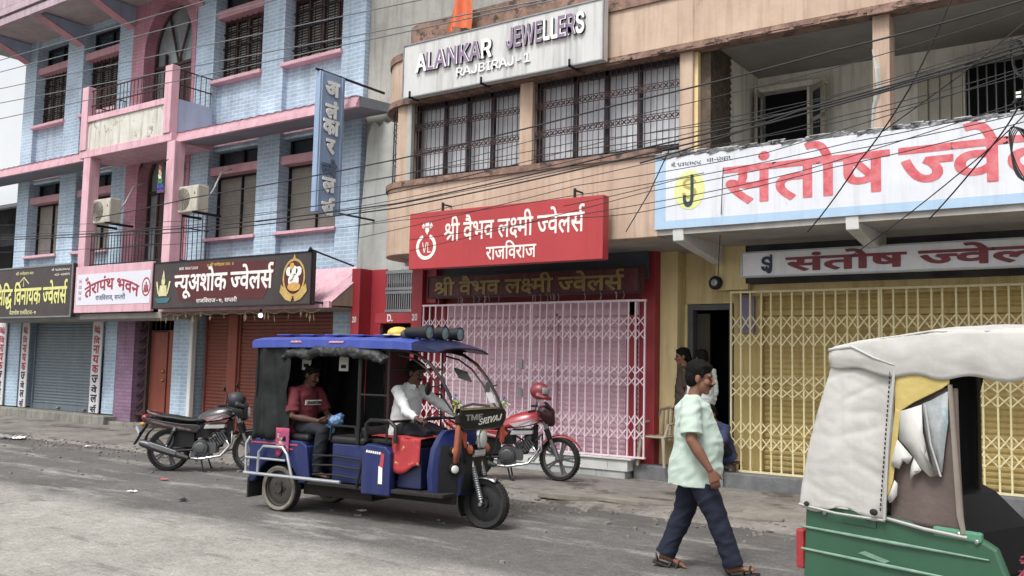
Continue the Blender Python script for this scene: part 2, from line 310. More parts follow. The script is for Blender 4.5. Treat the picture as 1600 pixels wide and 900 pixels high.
# ------------------------------------------------------------------ letter outlines for the shop signs
GLYPHS = {
'D60':'587,551 587,0 506,0 506,266 477,258 448,254 416,252 380,251 337,253 292,258 248,267 212,277 191,264 167,253 196,218 228,182 264,146 301,110 340,75 380,42 326,-12 289,21 254,54 220,87 189,120 160,151 133,181 109,209 89,234 73,256 55,284 46,305 41,323 40,340 44,358 55,376 75,389 104,393 127,390 148,382 165,368 181,350 199,372 210,398 215,428 217,458 216,486 212,512 207,534 201,551 0,551 0,622 691,622 691,551|369,322 406,323 440,326 472,331 506,339 506,551 281,551 288,532 293,511 297,486 298,458 296,419 288,385 277,356 262,333 297,327 333,323',
'D6':'-185,772 -181,794 -168,813 -151,826 -130,830 -109,826 -91,813 -79,794 -75,772 -79,750 -91,731 -109,718 -130,714 -151,718 -168,731 -181,750',
'D40':'481,551 481,0 400,0 400,328 291,328 254,327 223,325 200,322 172,313 150,299 132,274 126,237 130,205 142,173 163,142 191,111 227,77 271,40 217,-12 187,15 159,41 132,68 107,95 86,123 68,151 55,180 48,211 45,242 48,275 58,305 74,330 93,351 125,373 163,388 193,394 230,398 272,399 400,399 400,551 0,551 0,622 584,622 584,551',
'D79':'170,551 170,0 89,0 89,551 0,551 0,622 273,622 273,551|90,615 76,664 62,705 48,740 27,778 3,804 -24,818 -56,823 -77,822 -95,818 -111,814 -126,809 -150,882 -123,890 -92,894 -59,896 -25,893 7,885 34,870 60,850 84,820 106,784 126,737 146,681 165,615',
'D59':'593,622 593,551 489,551 489,0 408,0 408,191 376,175 341,160 301,150 254,146 216,149 182,160 152,175 128,194 106,223 91,258 84,285 80,318 79,358 79,551 0,551 0,622|408,551 205,551 408,287|189,240 219,223 262,217 288,219 313,225 337,234 360,245 159,507 159,369 160,332 162,304 166,282 172,266 179,252',
'D190':'0,622 587,622 587,551 0,551|572,370 435,370 400,371 378,373 400,352 420,329 436,303 452,262 458,218 453,176 438,141 414,114 384,95 348,84 310,80 275,83 242,94 209,110 177,135 147,169 117,212 88,264 59,327 31,401 102,426 133,344 165,276 198,222 232,184 268,161 306,153 335,157 358,170 374,193 379,227 371,270 348,310 327,335 301,357 273,377 302,441 572,441',
'D57':'571,551 467,551 467,0 387,0 387,165 358,148 324,132 297,124 267,120 233,118 198,120 166,127 137,139 99,164 70,198 57,224 49,254 46,286 52,339 72,383 104,418 146,444 196,459 255,464 270,464 288,462 307,461 326,459 342,457 354,454 349,381 329,385 306,388 282,390 259,391 221,388 188,379 162,364 136,331 127,287 135,243 158,212 193,194 235,188 268,191 298,198 324,210 359,234 387,260 387,551 0,551 0,622 571,622',
'D75':'-169,615 -183,664 -197,705 -210,740 -232,778 -256,804 -283,818 -315,823 -336,822 -354,818 -370,814 -385,809 -409,882 -382,890 -351,894 -318,896 -284,893 -252,885 -224,870 -199,850 -175,820 -154,784 -133,737 -113,681 -94,615',
'D54':'0,551 0,622 693,622 693,551 589,551 589,0 508,0 508,355 494,356 470,353 445,344 420,327 397,300 382,276 369,245 356,208 279,232 293,275 311,313 287,329 263,342 238,350 209,353 174,347 148,330 131,304 126,271 131,234 148,198 164,175 185,151 210,126 239,100 272,71 309,40 255,-12 217,21 182,53 149,84 119,114 94,145 73,176 57,207 48,240 45,275 51,323 70,362 97,390 131,410 168,422 204,426 246,422 284,412 320,394 354,370 396,401 444,420 499,426 508,426 508,551',
'D181':'-190,615 -209,651 -226,688 -236,726 -240,762 -235,803 -220,836 -196,862 -163,881 -127,892 -85,896 -54,894 -26,890 -1,882 21,872 -1,806 -18,814 -37,821 -57,826 -78,827 -113,821 -139,804 -155,779 -160,747 -157,714 -146,682 -130,650 -108,615',
'D284':'243,40 195,107 447,258 410,266 375,275 342,284 312,294 283,304 257,314 228,295 199,276 168,258 138,239 107,220 76,202 28,270 68,290 108,312 146,333 183,354 151,379 127,404 110,428 94,465 89,503 94,537 108,567 132,594 163,615 202,628 247,632 288,628 325,616 356,596 380,569 394,537 399,500 393,459 376,422 351,390 319,361 350,350 385,340 423,330 462,322 500,315 537,310 537,551 461,551 461,622 722,622 722,551 618,551 618,0 537,0 537,234|168,497 172,472 185,446 209,419 248,393 277,416 300,442 313,470 318,500 313,530 298,550 274,562 244,566 216,562 192,549 174,528',
'D68':'-185,615 -200,649 -211,682 -218,714 -220,748 -215,789 -201,824 -178,854 -146,878 -107,891 -61,896 -23,893 10,883 39,868 64,845 87,815 108,778 127,734 145,682 163,622 273,622 273,551 170,551 170,0 89,0 89,551 0,551 0,622 87,622 68,685 49,736 28,776 5,803 -23,820 -57,825 -92,819 -118,800 -134,771 -139,733 -136,701 -129,672 -118,644 -105,615',
'D76':'-179,615 -205,650 -228,674 -251,689 -272,698 -295,702 -320,703 -340,702 -361,697 -382,690 -402,682 -428,751 -404,760 -380,767 -354,772 -326,773 -284,768 -246,752 -214,726 -187,692 -183,694 -203,740 -222,774 -242,799 -263,815 -287,824 -316,827 -338,826 -356,823 -372,818 -386,813 -409,882 -382,890 -351,894 -318,896 -284,893 -252,885 -224,870 -199,850 -175,820 -154,784 -133,737 -113,681 -94,615',
'D49':'174,632 209,629 240,622 267,607 291,586 307,563 320,533 327,507 331,475 332,437 332,321 533,321 533,551 402,551 402,622 717,622 717,551 614,551 614,0 533,0 533,250 332,250 332,213 328,185 318,166 302,155 283,151 264,154 243,164 223,178 204,196 188,216 175,237 167,258 164,278 167,295 178,308 196,318 224,321 253,321 253,426 252,468 248,498 242,520 232,538 206,560 169,568 145,565 128,555 118,540 114,521 120,496 138,478 169,466 218,460 210,389 163,396 124,408 90,426 66,450 51,481 46,520 50,556 63,584 84,606 111,620 141,629',
'D219':'513,313 489,306 462,299 430,294 390,293 358,294 327,297 298,303 259,314 225,326 196,307 172,288 153,270 134,242 128,208 130,188 138,168 152,149 174,134 205,123 247,120 269,121 264,139 263,157 268,184 283,202 304,213 328,216 364,210 391,190 408,164 413,136 410,111 400,92 385,78 365,66 383,44 402,22 423,1 448,-24 390,-65 364,-34 338,-4 316,26 298,53 286,51 272,50 258,50 245,50 207,52 173,59 141,70 101,95 71,126 52,164 46,205 50,240 61,270 80,296 105,320 133,341 164,361 137,381 115,403 97,426 80,464 74,507 78,540 92,570 114,596 145,616 184,628 231,632 270,629 306,619 338,603 362,580 377,551 382,515 376,471 359,434 332,402 295,373 316,369 337,366 358,364 379,364 411,365 440,369 468,376 496,386|153,502 158,471 174,442 198,418 228,399 270,433 295,468 303,506 299,528 286,548 263,562 229,566 198,562 174,549 158,529',
'D50':'509,551 509,0 428,0 428,250 207,250 207,213 203,185 192,166 177,155 159,151 140,154 119,164 99,178 80,196 64,216 50,237 42,258 39,278 42,295 52,308 71,318 100,321 126,321 126,551 0,551 0,622 612,622 612,551|428,551 207,551 207,321 428,321',
'D52':'395,42 341,-12 302,21 265,54 230,87 197,120 166,151 138,181 113,209 92,234 75,256 57,284 46,305 42,323 40,340 44,358 55,376 75,389 104,393 127,390 148,382 165,368 181,349 215,372 238,399 252,431 256,468 255,491 251,514 246,534 239,551 0,551 0,622 424,622 424,551 320,551 329,525 334,494 336,458 334,423 326,392 314,365 288,330 254,300 227,284 198,268 167,254 199,219 233,183 272,146 312,110 353,75',
'D66':'170,551 170,0 89,0 89,551 0,551 0,622 273,622 273,551',
'D32':'653,551 653,0 572,0 572,370 435,370 400,371 378,373 400,352 420,329 436,303 452,262 458,218 453,176 438,141 414,114 384,95 348,84 310,80 275,83 242,94 209,110 177,135 147,169 117,212 88,264 59,327 31,401 102,426 133,344 165,276 198,222 232,184 268,161 306,153 335,157 358,170 374,193 379,227 371,270 348,310 327,335 301,357 273,377 302,441 572,441 572,551 0,551 0,622 757,622 757,551',
'D67':'89,551 0,551 0,622 80,622 69,645 60,669 55,695 53,724 59,773 79,814 111,849 154,875 206,891 266,896 356,888 440,862 516,820 585,763 648,695 704,615 620,615 515,731 402,801 283,824 240,821 203,811 174,794 144,760 134,714 136,686 144,662 154,640 165,622 273,622 273,551 170,551 170,0 89,0',
'D202':'0,622 373,622 373,551 0,551|204,298 204,244 200,220 190,202 174,192 153,188 128,193 102,209 77,232 56,260 42,290 37,318 40,339 50,355 69,366 98,369 385,369 385,298',
'D51':'595,622 595,551 491,551 491,0 410,0 410,179 379,162 343,146 316,138 286,134 253,132 197,139 148,159 108,192 75,237 52,291 38,353 76,363 106,375 130,390 152,418 160,457 157,484 148,509 136,532 123,551 0,551 0,622|129,301 152,258 180,228 215,209 259,203 306,208 346,224 380,247 410,274 410,551 211,551 227,516 237,481 240,445 228,381 191,333',
'D70':'-63,-245 -89,-254 -116,-262 -145,-266 -173,-268 -219,-264 -259,-250 -290,-228 -314,-200 -328,-165 -333,-126 -328,-90 -313,-58 -287,-29 -253,-7 -211,7 -162,11 -114,8 -70,-1 -31,-17 5,-38 38,-62 68,-90 96,-122 121,-154 145,-189 83,-228 47,-177 10,-135 -27,-101 -66,-77 -109,-62 -156,-57 -201,-62 -233,-76 -252,-99 -259,-128 -253,-160 -234,-181 -208,-192 -178,-196 -152,-195 -130,-190 -109,-184 -88,-175',
'D9':'470,218 465,175 450,141 424,114 392,95 354,84 312,80 257,87 206,108 159,144 115,196 71,267 29,356 100,382 129,316 160,260 193,214 228,180 265,160 305,153 340,157 367,170 385,193 391,227 386,262 370,293 347,321 318,347 290,343 260,341 255,411 296,415 328,423 352,435 373,461 380,494 374,525 356,546 331,558 302,562 267,560 235,552 204,540 171,525 146,594 175,608 210,620 252,629 298,632 346,628 386,615 418,593 441,565 454,532 459,495 452,447 429,407 392,375 402,365 412,355 450,351 486,350 516,351 543,353 568,357 594,363 594,551 521,551 521,622 779,622 779,551 675,551 675,0 594,0 594,290 570,285 547,282 523,280 498,279 479,280 455,282 466,251',
'D58':'122,189 90,193 64,206 46,227 40,255 44,280 58,299 78,310 104,314 122,312 142,306 164,295 191,276 222,290 250,309 273,335 291,366 301,402 305,443 302,478 292,508 276,532 242,558 199,566 172,563 153,552 142,537 138,516 140,500 148,484 162,467 186,454 221,444 270,440 253,370 196,378 149,394 112,418 87,447 71,480 66,517 70,549 82,577 102,600 129,618 163,628 204,632 235,630 264,622 292,610 318,594 340,572 358,546 373,516 381,480 384,440 380,395 369,353 350,312 324,276 292,246 254,221 284,194 313,165 341,134 368,103 392,73 414,43 350,-1 317,44 286,84 258,118 230,147 204,172 179,194 151,190|591,551 591,0 510,0 510,551 421,551 421,622 695,622 695,551',
'D25':'777,551 452,551 452,349 486,377 525,393 569,399 610,394 645,381 675,358 698,326 711,286 716,239 714,208 709,175 701,141 689,107 672,73 651,39 579,80 602,114 620,154 632,196 636,237 631,278 616,307 593,324 562,330 526,322 489,298 452,258 452,0 371,0 371,174 344,154 312,136 272,122 226,118 195,120 166,126 138,137 100,161 71,194 57,222 49,254 46,290 52,340 70,382 101,417 141,443 189,459 244,464 268,463 296,460 321,457 339,454 333,381 315,385 292,388 269,390 249,391 213,388 183,379 159,365 135,334 127,292 135,246 158,214 190,194 228,188 270,193 306,209 340,232 371,260 371,551 0,551 0,622 777,622',
'L1392':'482,351 482,270 163,270 163,351',
'D113':'512,270 506,199 490,143 462,101 426,72 383,55 334,49 295,52 258,60 224,74 194,94 165,123 140,158 116,203 96,256 78,319 62,392 49,477 38,573 118,588 127,494 140,410 154,336 173,272 195,219 222,178 252,147 289,129 330,123 366,128 393,141 412,164 423,195 430,232 432,275 431,308 426,340 420,370 404,410 382,441 355,461 322,468 300,465 283,454 272,439 269,418 272,400 280,384 296,368 320,356 355,347 401,342 384,272 324,281 276,297 239,321 213,350 198,383 193,420 197,453 208,482 228,506 253,524 285,535 322,539 359,535 392,523 422,504 449,478 471,446 488,408 502,366 509,320',
'L1375':'53,-175 96,102 196,102 120,-175',
'D203':'160,551 160,369 161,332 163,304 167,282 172,266 180,252 190,240 220,223 263,217 303,222 340,237 372,258 400,282 436,214 409,196 382,180 354,166 325,155 291,148 254,146 216,149 182,160 152,175 128,194 106,223 91,258 84,285 80,318 79,358 79,551 0,551 0,622 322,622 322,551',
'D105':'414,622 495,622 495,0 414,0|194,622 275,622 275,0 194,0',
'D27':'208,551 208,234 205,211 196,193 180,182 160,178 134,183 106,199 81,222 60,250 46,280 41,308 44,329 54,345 73,356 102,359 127,359 127,551 0,551 0,622 578,622 578,551 474,551 474,0 393,0 393,551',
'D39':'634,551 634,0 553,0 553,551 420,551 420,321 418,282 412,250 401,222 385,198 361,176 331,160 294,149 251,146 194,153 149,172 114,205 99,231 88,263 81,303 79,352 79,551 0,551 0,622 737,622 737,551|249,217 293,225 321,249 330,267 336,288 338,315 339,353 339,551 160,551 160,353 161,318 164,291 170,270 178,251 190,237 206,226 225,219',
'D44':'0,622 569,622 569,551 466,551 466,0 385,0 385,298 204,298 204,244 200,220 190,202 174,192 153,188 128,193 102,209 77,232 56,260 42,290 37,318 40,339 50,355 69,366 98,369 385,369 385,551 0,551',
'D7':'78,435 82,459 96,480 116,494 139,499 162,494 182,480 196,459 200,435 196,411 182,390 162,376 139,371 116,376 96,390 82,411|78,118 82,142 96,163 116,177 139,182 162,177 182,163 196,142 200,118 196,94 182,73 162,59 139,54 116,59 96,73 82,94',
'D531':'757,-138 688,-166 631,-8 609,-35 585,-60 558,-84 529,-107 497,-126 463,-142 426,-154 387,-162 345,-164 290,-160 244,-147 207,-126 180,-98 164,-66 159,-30 160,-13 164,4 171,22 181,38 142,51 108,68 80,89 58,115 44,147 40,185 44,221 57,252 78,280 107,300 139,313 177,317 223,310 260,290 286,260 294,221 292,201 286,179 274,157 257,138 198,176 213,194 218,215 216,229 209,242 196,251 175,254 152,249 131,233 117,210 112,181 117,152 131,131 153,115 180,104 210,97 241,93 274,103 312,106 333,106 351,104 345,36 334,37 323,37 287,33 260,20 244,1 238,-25 245,-56 266,-78 299,-91 338,-95 390,-90 438,-74 483,-48 524,-14 563,26 599,72 580,70 565,69 523,72 480,80 438,93 400,114 366,141 340,176 328,204 320,236 318,272 322,313 333,348 350,377 373,401 397,419 424,433 454,443 487,450 523,455 562,456 566,456 566,551 0,551 0,622 806,622 806,551 647,551 647,385 599,385 562,384 531,382 504,378 472,369 445,355 425,338 410,317 401,292 398,262 402,229 416,200 438,174 470,155 511,144 562,140 570,140 582,141 579,160 578,176 583,206 598,226 620,236 645,240 682,234 710,216 726,190 732,162 728,133 716,112 696,95 672,83',
'D30':'649,551 545,551 545,0 465,0 465,165 436,148 403,133 364,122 317,118 269,123 227,137 190,161 163,193 146,231 141,275 144,303 154,330 168,353 185,371 38,369 38,441 331,441 349,441 367,440 389,440 382,370 350,370 314,367 283,359 256,346 230,315 221,274 228,236 250,210 281,193 317,188 363,193 402,210 436,233 465,260 465,551 0,551 0,622 649,622',
'D46':'479,551 479,0 398,0 398,191 368,174 335,159 298,149 254,146 216,149 182,160 152,175 128,194 106,223 91,258 84,285 80,318 79,358 79,551 0,551 0,622 583,622 583,551|398,551 160,551 160,369 161,332 163,304 167,282 172,266 180,252 190,240 220,223 263,217 302,222 338,236 370,256 398,280',
'D41':'553,551 553,0 472,0 472,180 440,162 403,146 375,138 343,134 308,132 254,137 206,154 164,180 128,218 101,265 83,322 140,337 185,356 216,378 238,403 251,433 255,467 249,511 232,542 205,562 171,568 148,565 130,556 118,541 114,521 123,492 150,472 195,461 187,391 147,399 112,413 84,430 63,454 50,483 46,519 50,553 62,581 82,604 109,619 138,629 172,632 212,628 250,614 285,592 312,561 325,535 333,504 336,469 332,423 318,383 296,349 266,320 228,295 182,274 206,243 234,220 268,207 314,203 347,205 377,212 403,223 439,246 472,275 472,551 390,551 390,622 656,622 656,551',
'L1376':'136,-6 119,-4 104,2 90,13 79,27 72,42 70,60 72,77 79,92 90,106 104,117 119,124 136,125 153,124 169,117 183,106 193,92 200,77 202,60 200,42 193,27 183,13 169,2 153,-4',
'D115':'71,470 76,513 92,552 116,585 150,610 177,622 207,630 240,632 288,627 328,611 362,586 387,551 402,511 407,465 403,424 391,389 372,358 345,334 311,317 271,307 282,300 294,292 305,284 317,274 460,158 491,129 512,99 523,68 527,34 524,4 514,-24 500,-51 480,-79 416,-30 428,-15 437,0 442,16 444,34 442,53 436,69 423,85 404,103 166,300 133,330 108,359 91,386 76,427|151,464 157,426 175,396 202,377 237,371 274,378 302,398 320,429 326,467 320,504 302,534 275,554 240,561 204,554 176,534 157,504',
'D114':'273,0 240,2 207,8 176,18 147,32 122,51 101,74 85,102 75,134 72,171 74,202 82,233 94,266 114,301 132,327 154,356 180,388 382,632 444,579 233,324 206,290 185,260 170,236 158,202 154,168 162,124 187,96 224,79 268,74 302,76 334,82 366,91 398,104 431,121 465,142 501,68 469,51 435,35 399,20 360,9 318,2',
'D110':'428,127 424,92 410,62 388,35 357,14 320,2 277,-2 236,2 198,14 166,34 142,61 125,94 120,131 122,158 128,183 139,210 157,240 174,264 197,290 225,320 191,354 163,385 138,412 110,449 90,480 76,508 68,532 63,556 62,579 62,591 64,604 66,618 69,632 154,617 149,598 147,579 149,555 156,530 169,501 192,467 213,440 241,410 275,375 309,410 336,441 358,468 382,503 396,531 404,555 406,576 404,596 399,617 483,632 488,605 490,579 488,554 484,529 474,504 460,477 439,447 410,412 387,385 359,355 327,322 356,291 378,263 396,238 413,206 422,178 427,152|200,138 204,112 217,90 240,74 274,69 304,74 328,88 343,110 348,136 347,152 343,168 335,187 322,208 303,235 274,266 246,235 226,210 213,188 205,169 201,153',
'D108':'477,33 413,-12 351,76 293,150 239,208 213,205 187,204 155,208 128,222 110,242 104,270 108,296 122,314 142,325 168,329 187,327 206,321 228,310 255,291 282,304 307,322 329,346 346,374 357,406 360,442 356,478 346,508 328,531 290,554 243,561 209,559 178,553 146,542 110,526 84,595 122,612 162,623 204,630 247,632 282,630 316,623 346,611 374,595 398,573 417,548 431,517 440,481 443,440 439,395 427,354 408,316 382,283 352,255 316,233 346,202 375,169 404,133 432,97 456,64',
'D106':'275,121 238,124 203,132 172,146 143,166 120,189 100,218 86,249 78,284 75,321 78,359 86,393 100,424 120,452 143,475 171,494 202,509 237,517 274,520 312,517 347,509 378,494 407,475 430,452 450,424 464,392 473,357 476,319 473,282 465,247 450,216 431,188 408,165 380,146 348,132 313,124|273,192 306,196 335,208 360,229 379,256 390,287 394,322 390,358 380,388 362,414 338,433 310,445 277,449 244,445 216,433 191,412 172,385 161,354 157,318 161,283 171,253 189,227 213,208 241,196',
'D111':'477,-67 460,-36 441,0 422,37 404,76 387,114 371,150 358,182 348,208 331,207 312,207 270,210 228,218 189,232 154,253 125,282 103,321 92,352 86,388 84,428 86,460 90,493 98,528 109,564 124,599 143,632 227,611 210,579 194,547 182,516 172,484 166,451 164,417 168,374 180,339 199,312 227,292 263,280 308,276 326,277 322,298 320,313 325,342 342,362 365,373 391,377 426,371 453,352 470,327 475,298 471,270 460,248 441,232 418,221 433,186 452,143 468,112 484,80 500,48 517,17 533,-10 549,-35',
'D109':'90,594 119,608 155,620 183,627 214,631 248,632 297,628 339,616 372,596 397,568 412,536 417,498 410,452 391,414 358,384 400,362 428,332 444,297 450,257 447,224 436,195 418,168 395,144 365,124 329,108 359,77 388,44 417,9 442,-25 377,-67 354,-35 333,-5 312,22 292,47 273,70 254,91 224,88 193,87 162,91 135,104 117,125 111,152 116,178 129,197 150,208 175,212 196,210 218,204 243,190 274,167 316,180 344,200 361,227 367,260 360,292 340,319 308,338 264,346 230,342 193,340 189,411 226,412 257,416 281,422 308,434 326,451 335,472 338,495 332,525 314,546 286,558 252,562 218,560 184,552 150,540 115,525',
'D107':'275,632 320,628 357,615 388,594 411,567 424,535 429,499 425,461 412,424 397,399 378,373 353,346 322,318 285,288 241,256 362,160 396,129 418,99 429,68 433,34 430,4 420,-24 406,-51 386,-79 321,-30 333,-15 342,0 348,16 350,34 348,53 342,69 329,85 310,103 128,254 132,276 197,320 251,360 293,396 324,430 342,464 348,498 343,526 328,546 304,558 276,562 248,558 228,548 214,532 210,510 214,489 226,472 247,456 280,444 231,386 188,410 158,438 140,473 134,517 138,544 148,570 167,595 194,614 230,628',
'L2':'25,0 290,728 397,728 665,0 567,0 413,432 403,460 392,494 380,531 366,575 351,626 334,684 352,684 335,625 319,574 306,529 294,492 283,459 274,432 124,0|158,203 158,284 532,284 532,203',
'L281':'88,0 88,728 181,728 181,82 518,82 518,0',
'L300':'88,0 88,728 197,728 493,262 501,249 511,233 521,216 533,196 545,175 558,152 570,127 583,102 595,76 582,76 580,104 577,130 576,156 575,181 574,205 573,227 573,247 573,265 573,281 573,728 666,728 666,0 555,0 292,414 279,434 267,453 255,474 242,495 229,519 213,546 196,576 177,610 155,649 172,649 174,614 175,581 177,549 178,520 179,493 180,469 181,448 181,430 181,415 181,0',
'L271':'151,208 151,307 168,330 185,352 201,373 217,393 234,414 251,434 269,454 287,473 305,493 522,728 644,728 333,395 328,395|88,0 88,728 181,728 181,479 179,322 181,276 181,0|534,0 271,370 329,442 644,0',
'L384':'88,0 88,728 337,728 390,724 437,715 477,698 510,677 538,650 559,619 573,583 582,544 585,503 582,461 573,423 559,388 538,357 510,332 477,311 437,295 391,285 337,282 140,282 140,365 333,365 369,367 400,372 426,382 447,395 464,410 477,430 485,451 491,476 493,503 491,531 485,556 477,578 464,598 447,615 425,628 399,638 368,644 332,646 181,646 181,0|506,0 330,328 435,328 613,0',
'L266':'266,-10 206,-3 154,16 109,47 76,90 56,144 49,208 49,247 142,247 142,208 146,167 157,133 176,106 201,87 231,76 266,72 301,76 331,87 356,106 375,133 386,167 390,208 390,728 483,728 483,208 476,144 456,90 423,47 378,16 326,-3',
'L95':'88,0 88,728 531,728 531,646 181,646 181,408 507,408 507,326 181,326 181,82 536,82 536,0',
'L459':'224,0 25,728 120,728 235,281 241,257 247,233 253,209 258,184 264,159 269,134 274,108 279,83 284,56 272,56 277,83 282,108 288,134 293,159 298,184 304,209 310,233 316,257 322,281 440,728 545,728 662,281 668,257 675,233 681,209 686,184 692,159 697,134 703,108 708,83 713,56 700,56 705,83 710,108 715,134 721,159 726,184 732,209 738,233 744,257 750,281 864,728 960,728 761,0 653,0 528,461 520,492 512,524 504,559 497,596 490,637 482,681 502,681 495,639 488,600 481,564 474,530 465,496 457,461 332,0',
'L397':'321,-13 271,-10 225,-1 185,13 148,32 118,56 94,84 75,116 62,151 57,190 152,190 157,165 166,142 180,123 197,106 218,93 241,83 267,76 293,72 321,70 353,72 382,78 409,86 434,99 455,114 472,132 484,152 492,175 495,200 493,222 486,241 475,257 460,271 443,283 422,293 400,302 376,311 351,318 263,343 208,362 163,386 126,414 99,448 83,487 77,533 81,572 92,608 110,641 135,669 165,693 200,712 239,726 282,734 327,737 373,734 416,726 454,712 488,693 518,670 541,643 559,612 570,580 575,544 484,544 476,577 459,604 434,626 402,643 365,652 324,655 294,654 267,648 242,640 220,628 202,614 187,598 176,579 169,559 167,537 170,513 178,493 191,476 208,461 227,449 247,439 268,432 288,425 306,419 379,399 399,394 421,386 443,378 467,368 489,355 511,342 531,325 549,306 564,284 576,259 583,230 585,198 582,160 571,124 554,91 530,61 500,36 464,15 422,0 374,-10',
'L65':'88,0 88,728 346,728 394,725 436,716 472,701 501,682 526,659 545,632 559,602 566,569 569,535 567,505 562,479 553,457 541,438 526,422 509,409 490,397 471,389 450,382 450,375 473,372 496,364 519,352 540,335 559,315 575,291 587,262 595,230 598,194 595,159 586,125 572,95 553,68 526,45 494,25 454,11 408,3 354,0|181,82 352,82 403,85 443,97 473,115 492,138 504,165 508,195 506,219 500,241 490,262 476,281 458,298 438,312 413,322 386,328 356,330 181,330|181,408 341,408 366,410 390,415 412,424 431,435 448,450 462,467 472,487 479,509 480,533 477,562 466,589 447,613 421,631 387,642 344,646 181,646',
'L234':'45,0 45,82 174,82 174,646 45,646 45,728 396,728 396,646 267,646 267,82 396,82 396,0',
'L1360':'110,0 110,78 560,78 560,0|396,728 396,0 305,0 305,642 300,642 124,511 124,611 282,728',
'L456':'293,0 25,728 123,728 277,296 287,269 297,235 310,197 324,152 339,101 356,44 338,44 354,103 370,154 384,198 396,236 407,269 416,296 566,728 665,728 400,0',
'L411':'48,646 48,728 598,728 598,646 370,646 370,0 277,0 277,646',
'L292':'88,0 88,728 220,728 399,269 406,250 413,229 419,212 424,194 431,176 437,157 442,138 448,119 453,101 458,84 462,67 442,67 447,83 452,100 457,117 463,136 468,155 475,174 480,192 486,210 492,227 497,243 502,256 506,269 683,728 815,728 815,0 724,0 724,416 724,431 724,448 725,467 725,486 725,506 726,527 726,549 727,570 727,592 727,613 728,635 728,655 736,655 729,633 722,610 714,587 707,563 699,541 691,520 685,498 678,479 671,460 665,443 659,428 654,416 492,0 411,0 246,416 241,428 236,442 230,459 224,477 217,496 210,517 202,539 195,561 187,584 179,608 171,631 163,655 172,655 172,637 173,617 174,596 174,575 174,554 175,532 175,511 175,490 176,470 176,450 176,432 176,416 176,0',
'L137':'88,0 88,728 528,728 528,646 181,646 181,396 495,396 495,314 181,314 181,0',
'L375':'88,0 88,728 337,728 390,724 437,714 477,696 510,673 538,646 559,613 573,577 582,538 585,496 582,454 573,415 559,378 538,346 510,318 477,294 437,277 391,267 337,263 161,263 161,345 333,345 369,347 400,354 426,364 447,379 464,397 477,419 486,442 491,468 493,496 491,524 486,549 477,573 464,594 447,612 426,626 399,637 368,644 332,646 181,646 181,0',
'L321':'383,-10 323,-5 268,10 217,35 171,70 133,113 102,164 78,224 64,290 60,363 64,437 78,503 102,562 133,614 171,657 217,692 268,717 323,732 383,737 443,732 498,717 549,692 594,657 632,614 663,562 687,503 700,437 705,363 700,290 687,224 663,164 632,113 594,70 549,35 498,10 443,-5|383,76 425,80 464,91 500,109 533,135 561,167 584,206 601,252 611,305 615,363 611,422 601,475 584,521 561,561 533,593 500,618 464,637 425,647 383,651 341,647 301,637 265,618 232,593 204,560 181,521 164,475 153,422 150,363 153,305 164,252 181,207 204,167 232,135 265,109 301,91 341,80',
'L1374':'324,737 367,734 407,724 443,707 476,684 503,655 525,621 542,583 552,542 555,497 553,461 545,425 533,387 514,345 487,297 452,243 287,0 187,0 430,355 439,355 432,342 422,329 410,317 397,307 382,298 366,291 349,285 331,282 312,281 270,284 231,293 197,309 167,329 141,355 120,386 105,421 96,460 93,504 96,547 106,587 123,624 146,657 173,685 205,707 242,724 281,734|324,658 297,655 272,649 250,638 230,623 213,604 199,583 189,559 183,532 181,504 183,475 189,448 199,424 213,402 230,384 250,370 272,359 297,352 324,350 351,352 375,359 398,369 418,384 435,402 449,423 459,447 465,474 467,502 465,531 459,558 449,583 435,604 418,623 398,638 376,649 351,655',
'L1367':'324,-10 276,-7 233,2 193,17 159,36 129,60 105,88 88,121 78,155 74,193 76,223 83,251 93,278 106,303 124,325 144,344 166,360 190,371 216,378 216,382 183,395 155,414 132,441 114,473 104,507 101,544 104,580 113,613 129,644 151,670 177,693 208,712 244,726 282,734 324,737 365,734 403,726 438,712 469,693 496,670 518,644 534,613 543,580 546,544 543,507 532,473 515,441 492,414 464,395 432,382 432,378 457,371 481,360 503,344 523,325 541,303 555,278 565,251 572,223 574,193 570,155 560,121 542,88 518,60 488,36 453,17 414,2 371,-7|324,71 354,73 382,78 407,87 429,99 447,113 462,131 472,151 479,174 481,198 479,224 472,248 460,270 445,289 426,305 404,318 379,329 353,334 324,336 294,334 267,329 242,318 220,305 201,289 186,270 175,248 168,224 166,198 167,174 174,151 185,131 199,113 217,99 239,87 265,78 292,73|324,414 349,416 371,421 392,430 411,441 426,456 439,473 449,492 455,514 457,537 455,561 449,582 440,601 427,617 412,631 394,643 372,650 349,656 324,657 298,656 275,650 254,643 235,631 220,617 207,601 198,582 192,561 190,537 192,514 198,492 207,473 220,456 236,441 254,430 275,421 299,416',
'L1359':'324,-10 273,-5 227,10 186,34 151,68 122,110 99,162 83,221 73,289 69,363 73,438 83,505 100,565 123,616 152,659 187,693 228,718 273,732 324,737 375,732 421,718 462,693 497,659 526,616 549,565 566,505 576,438 579,363 576,289 566,221 549,162 526,110 498,68 463,34 422,10 376,-5|324,71 358,75 388,86 415,105 438,132 456,166 471,206 481,252 488,305 490,363 488,422 481,475 471,522 456,562 438,596 415,622 388,641 358,653 324,657 291,653 260,641 234,622 211,596 192,562 178,522 167,475 160,422 158,363 160,305 167,252 178,206 192,166 211,132 234,105 260,86 291,75',
'L1372':'59,148 59,224 349,728 440,728 157,235 157,229 589,229 589,148|402,0 402,170 402,206 402,454 490,454 490,0',
'L1366':'139,0 462,640 462,646 89,646 89,728 559,728 559,641 236,0',
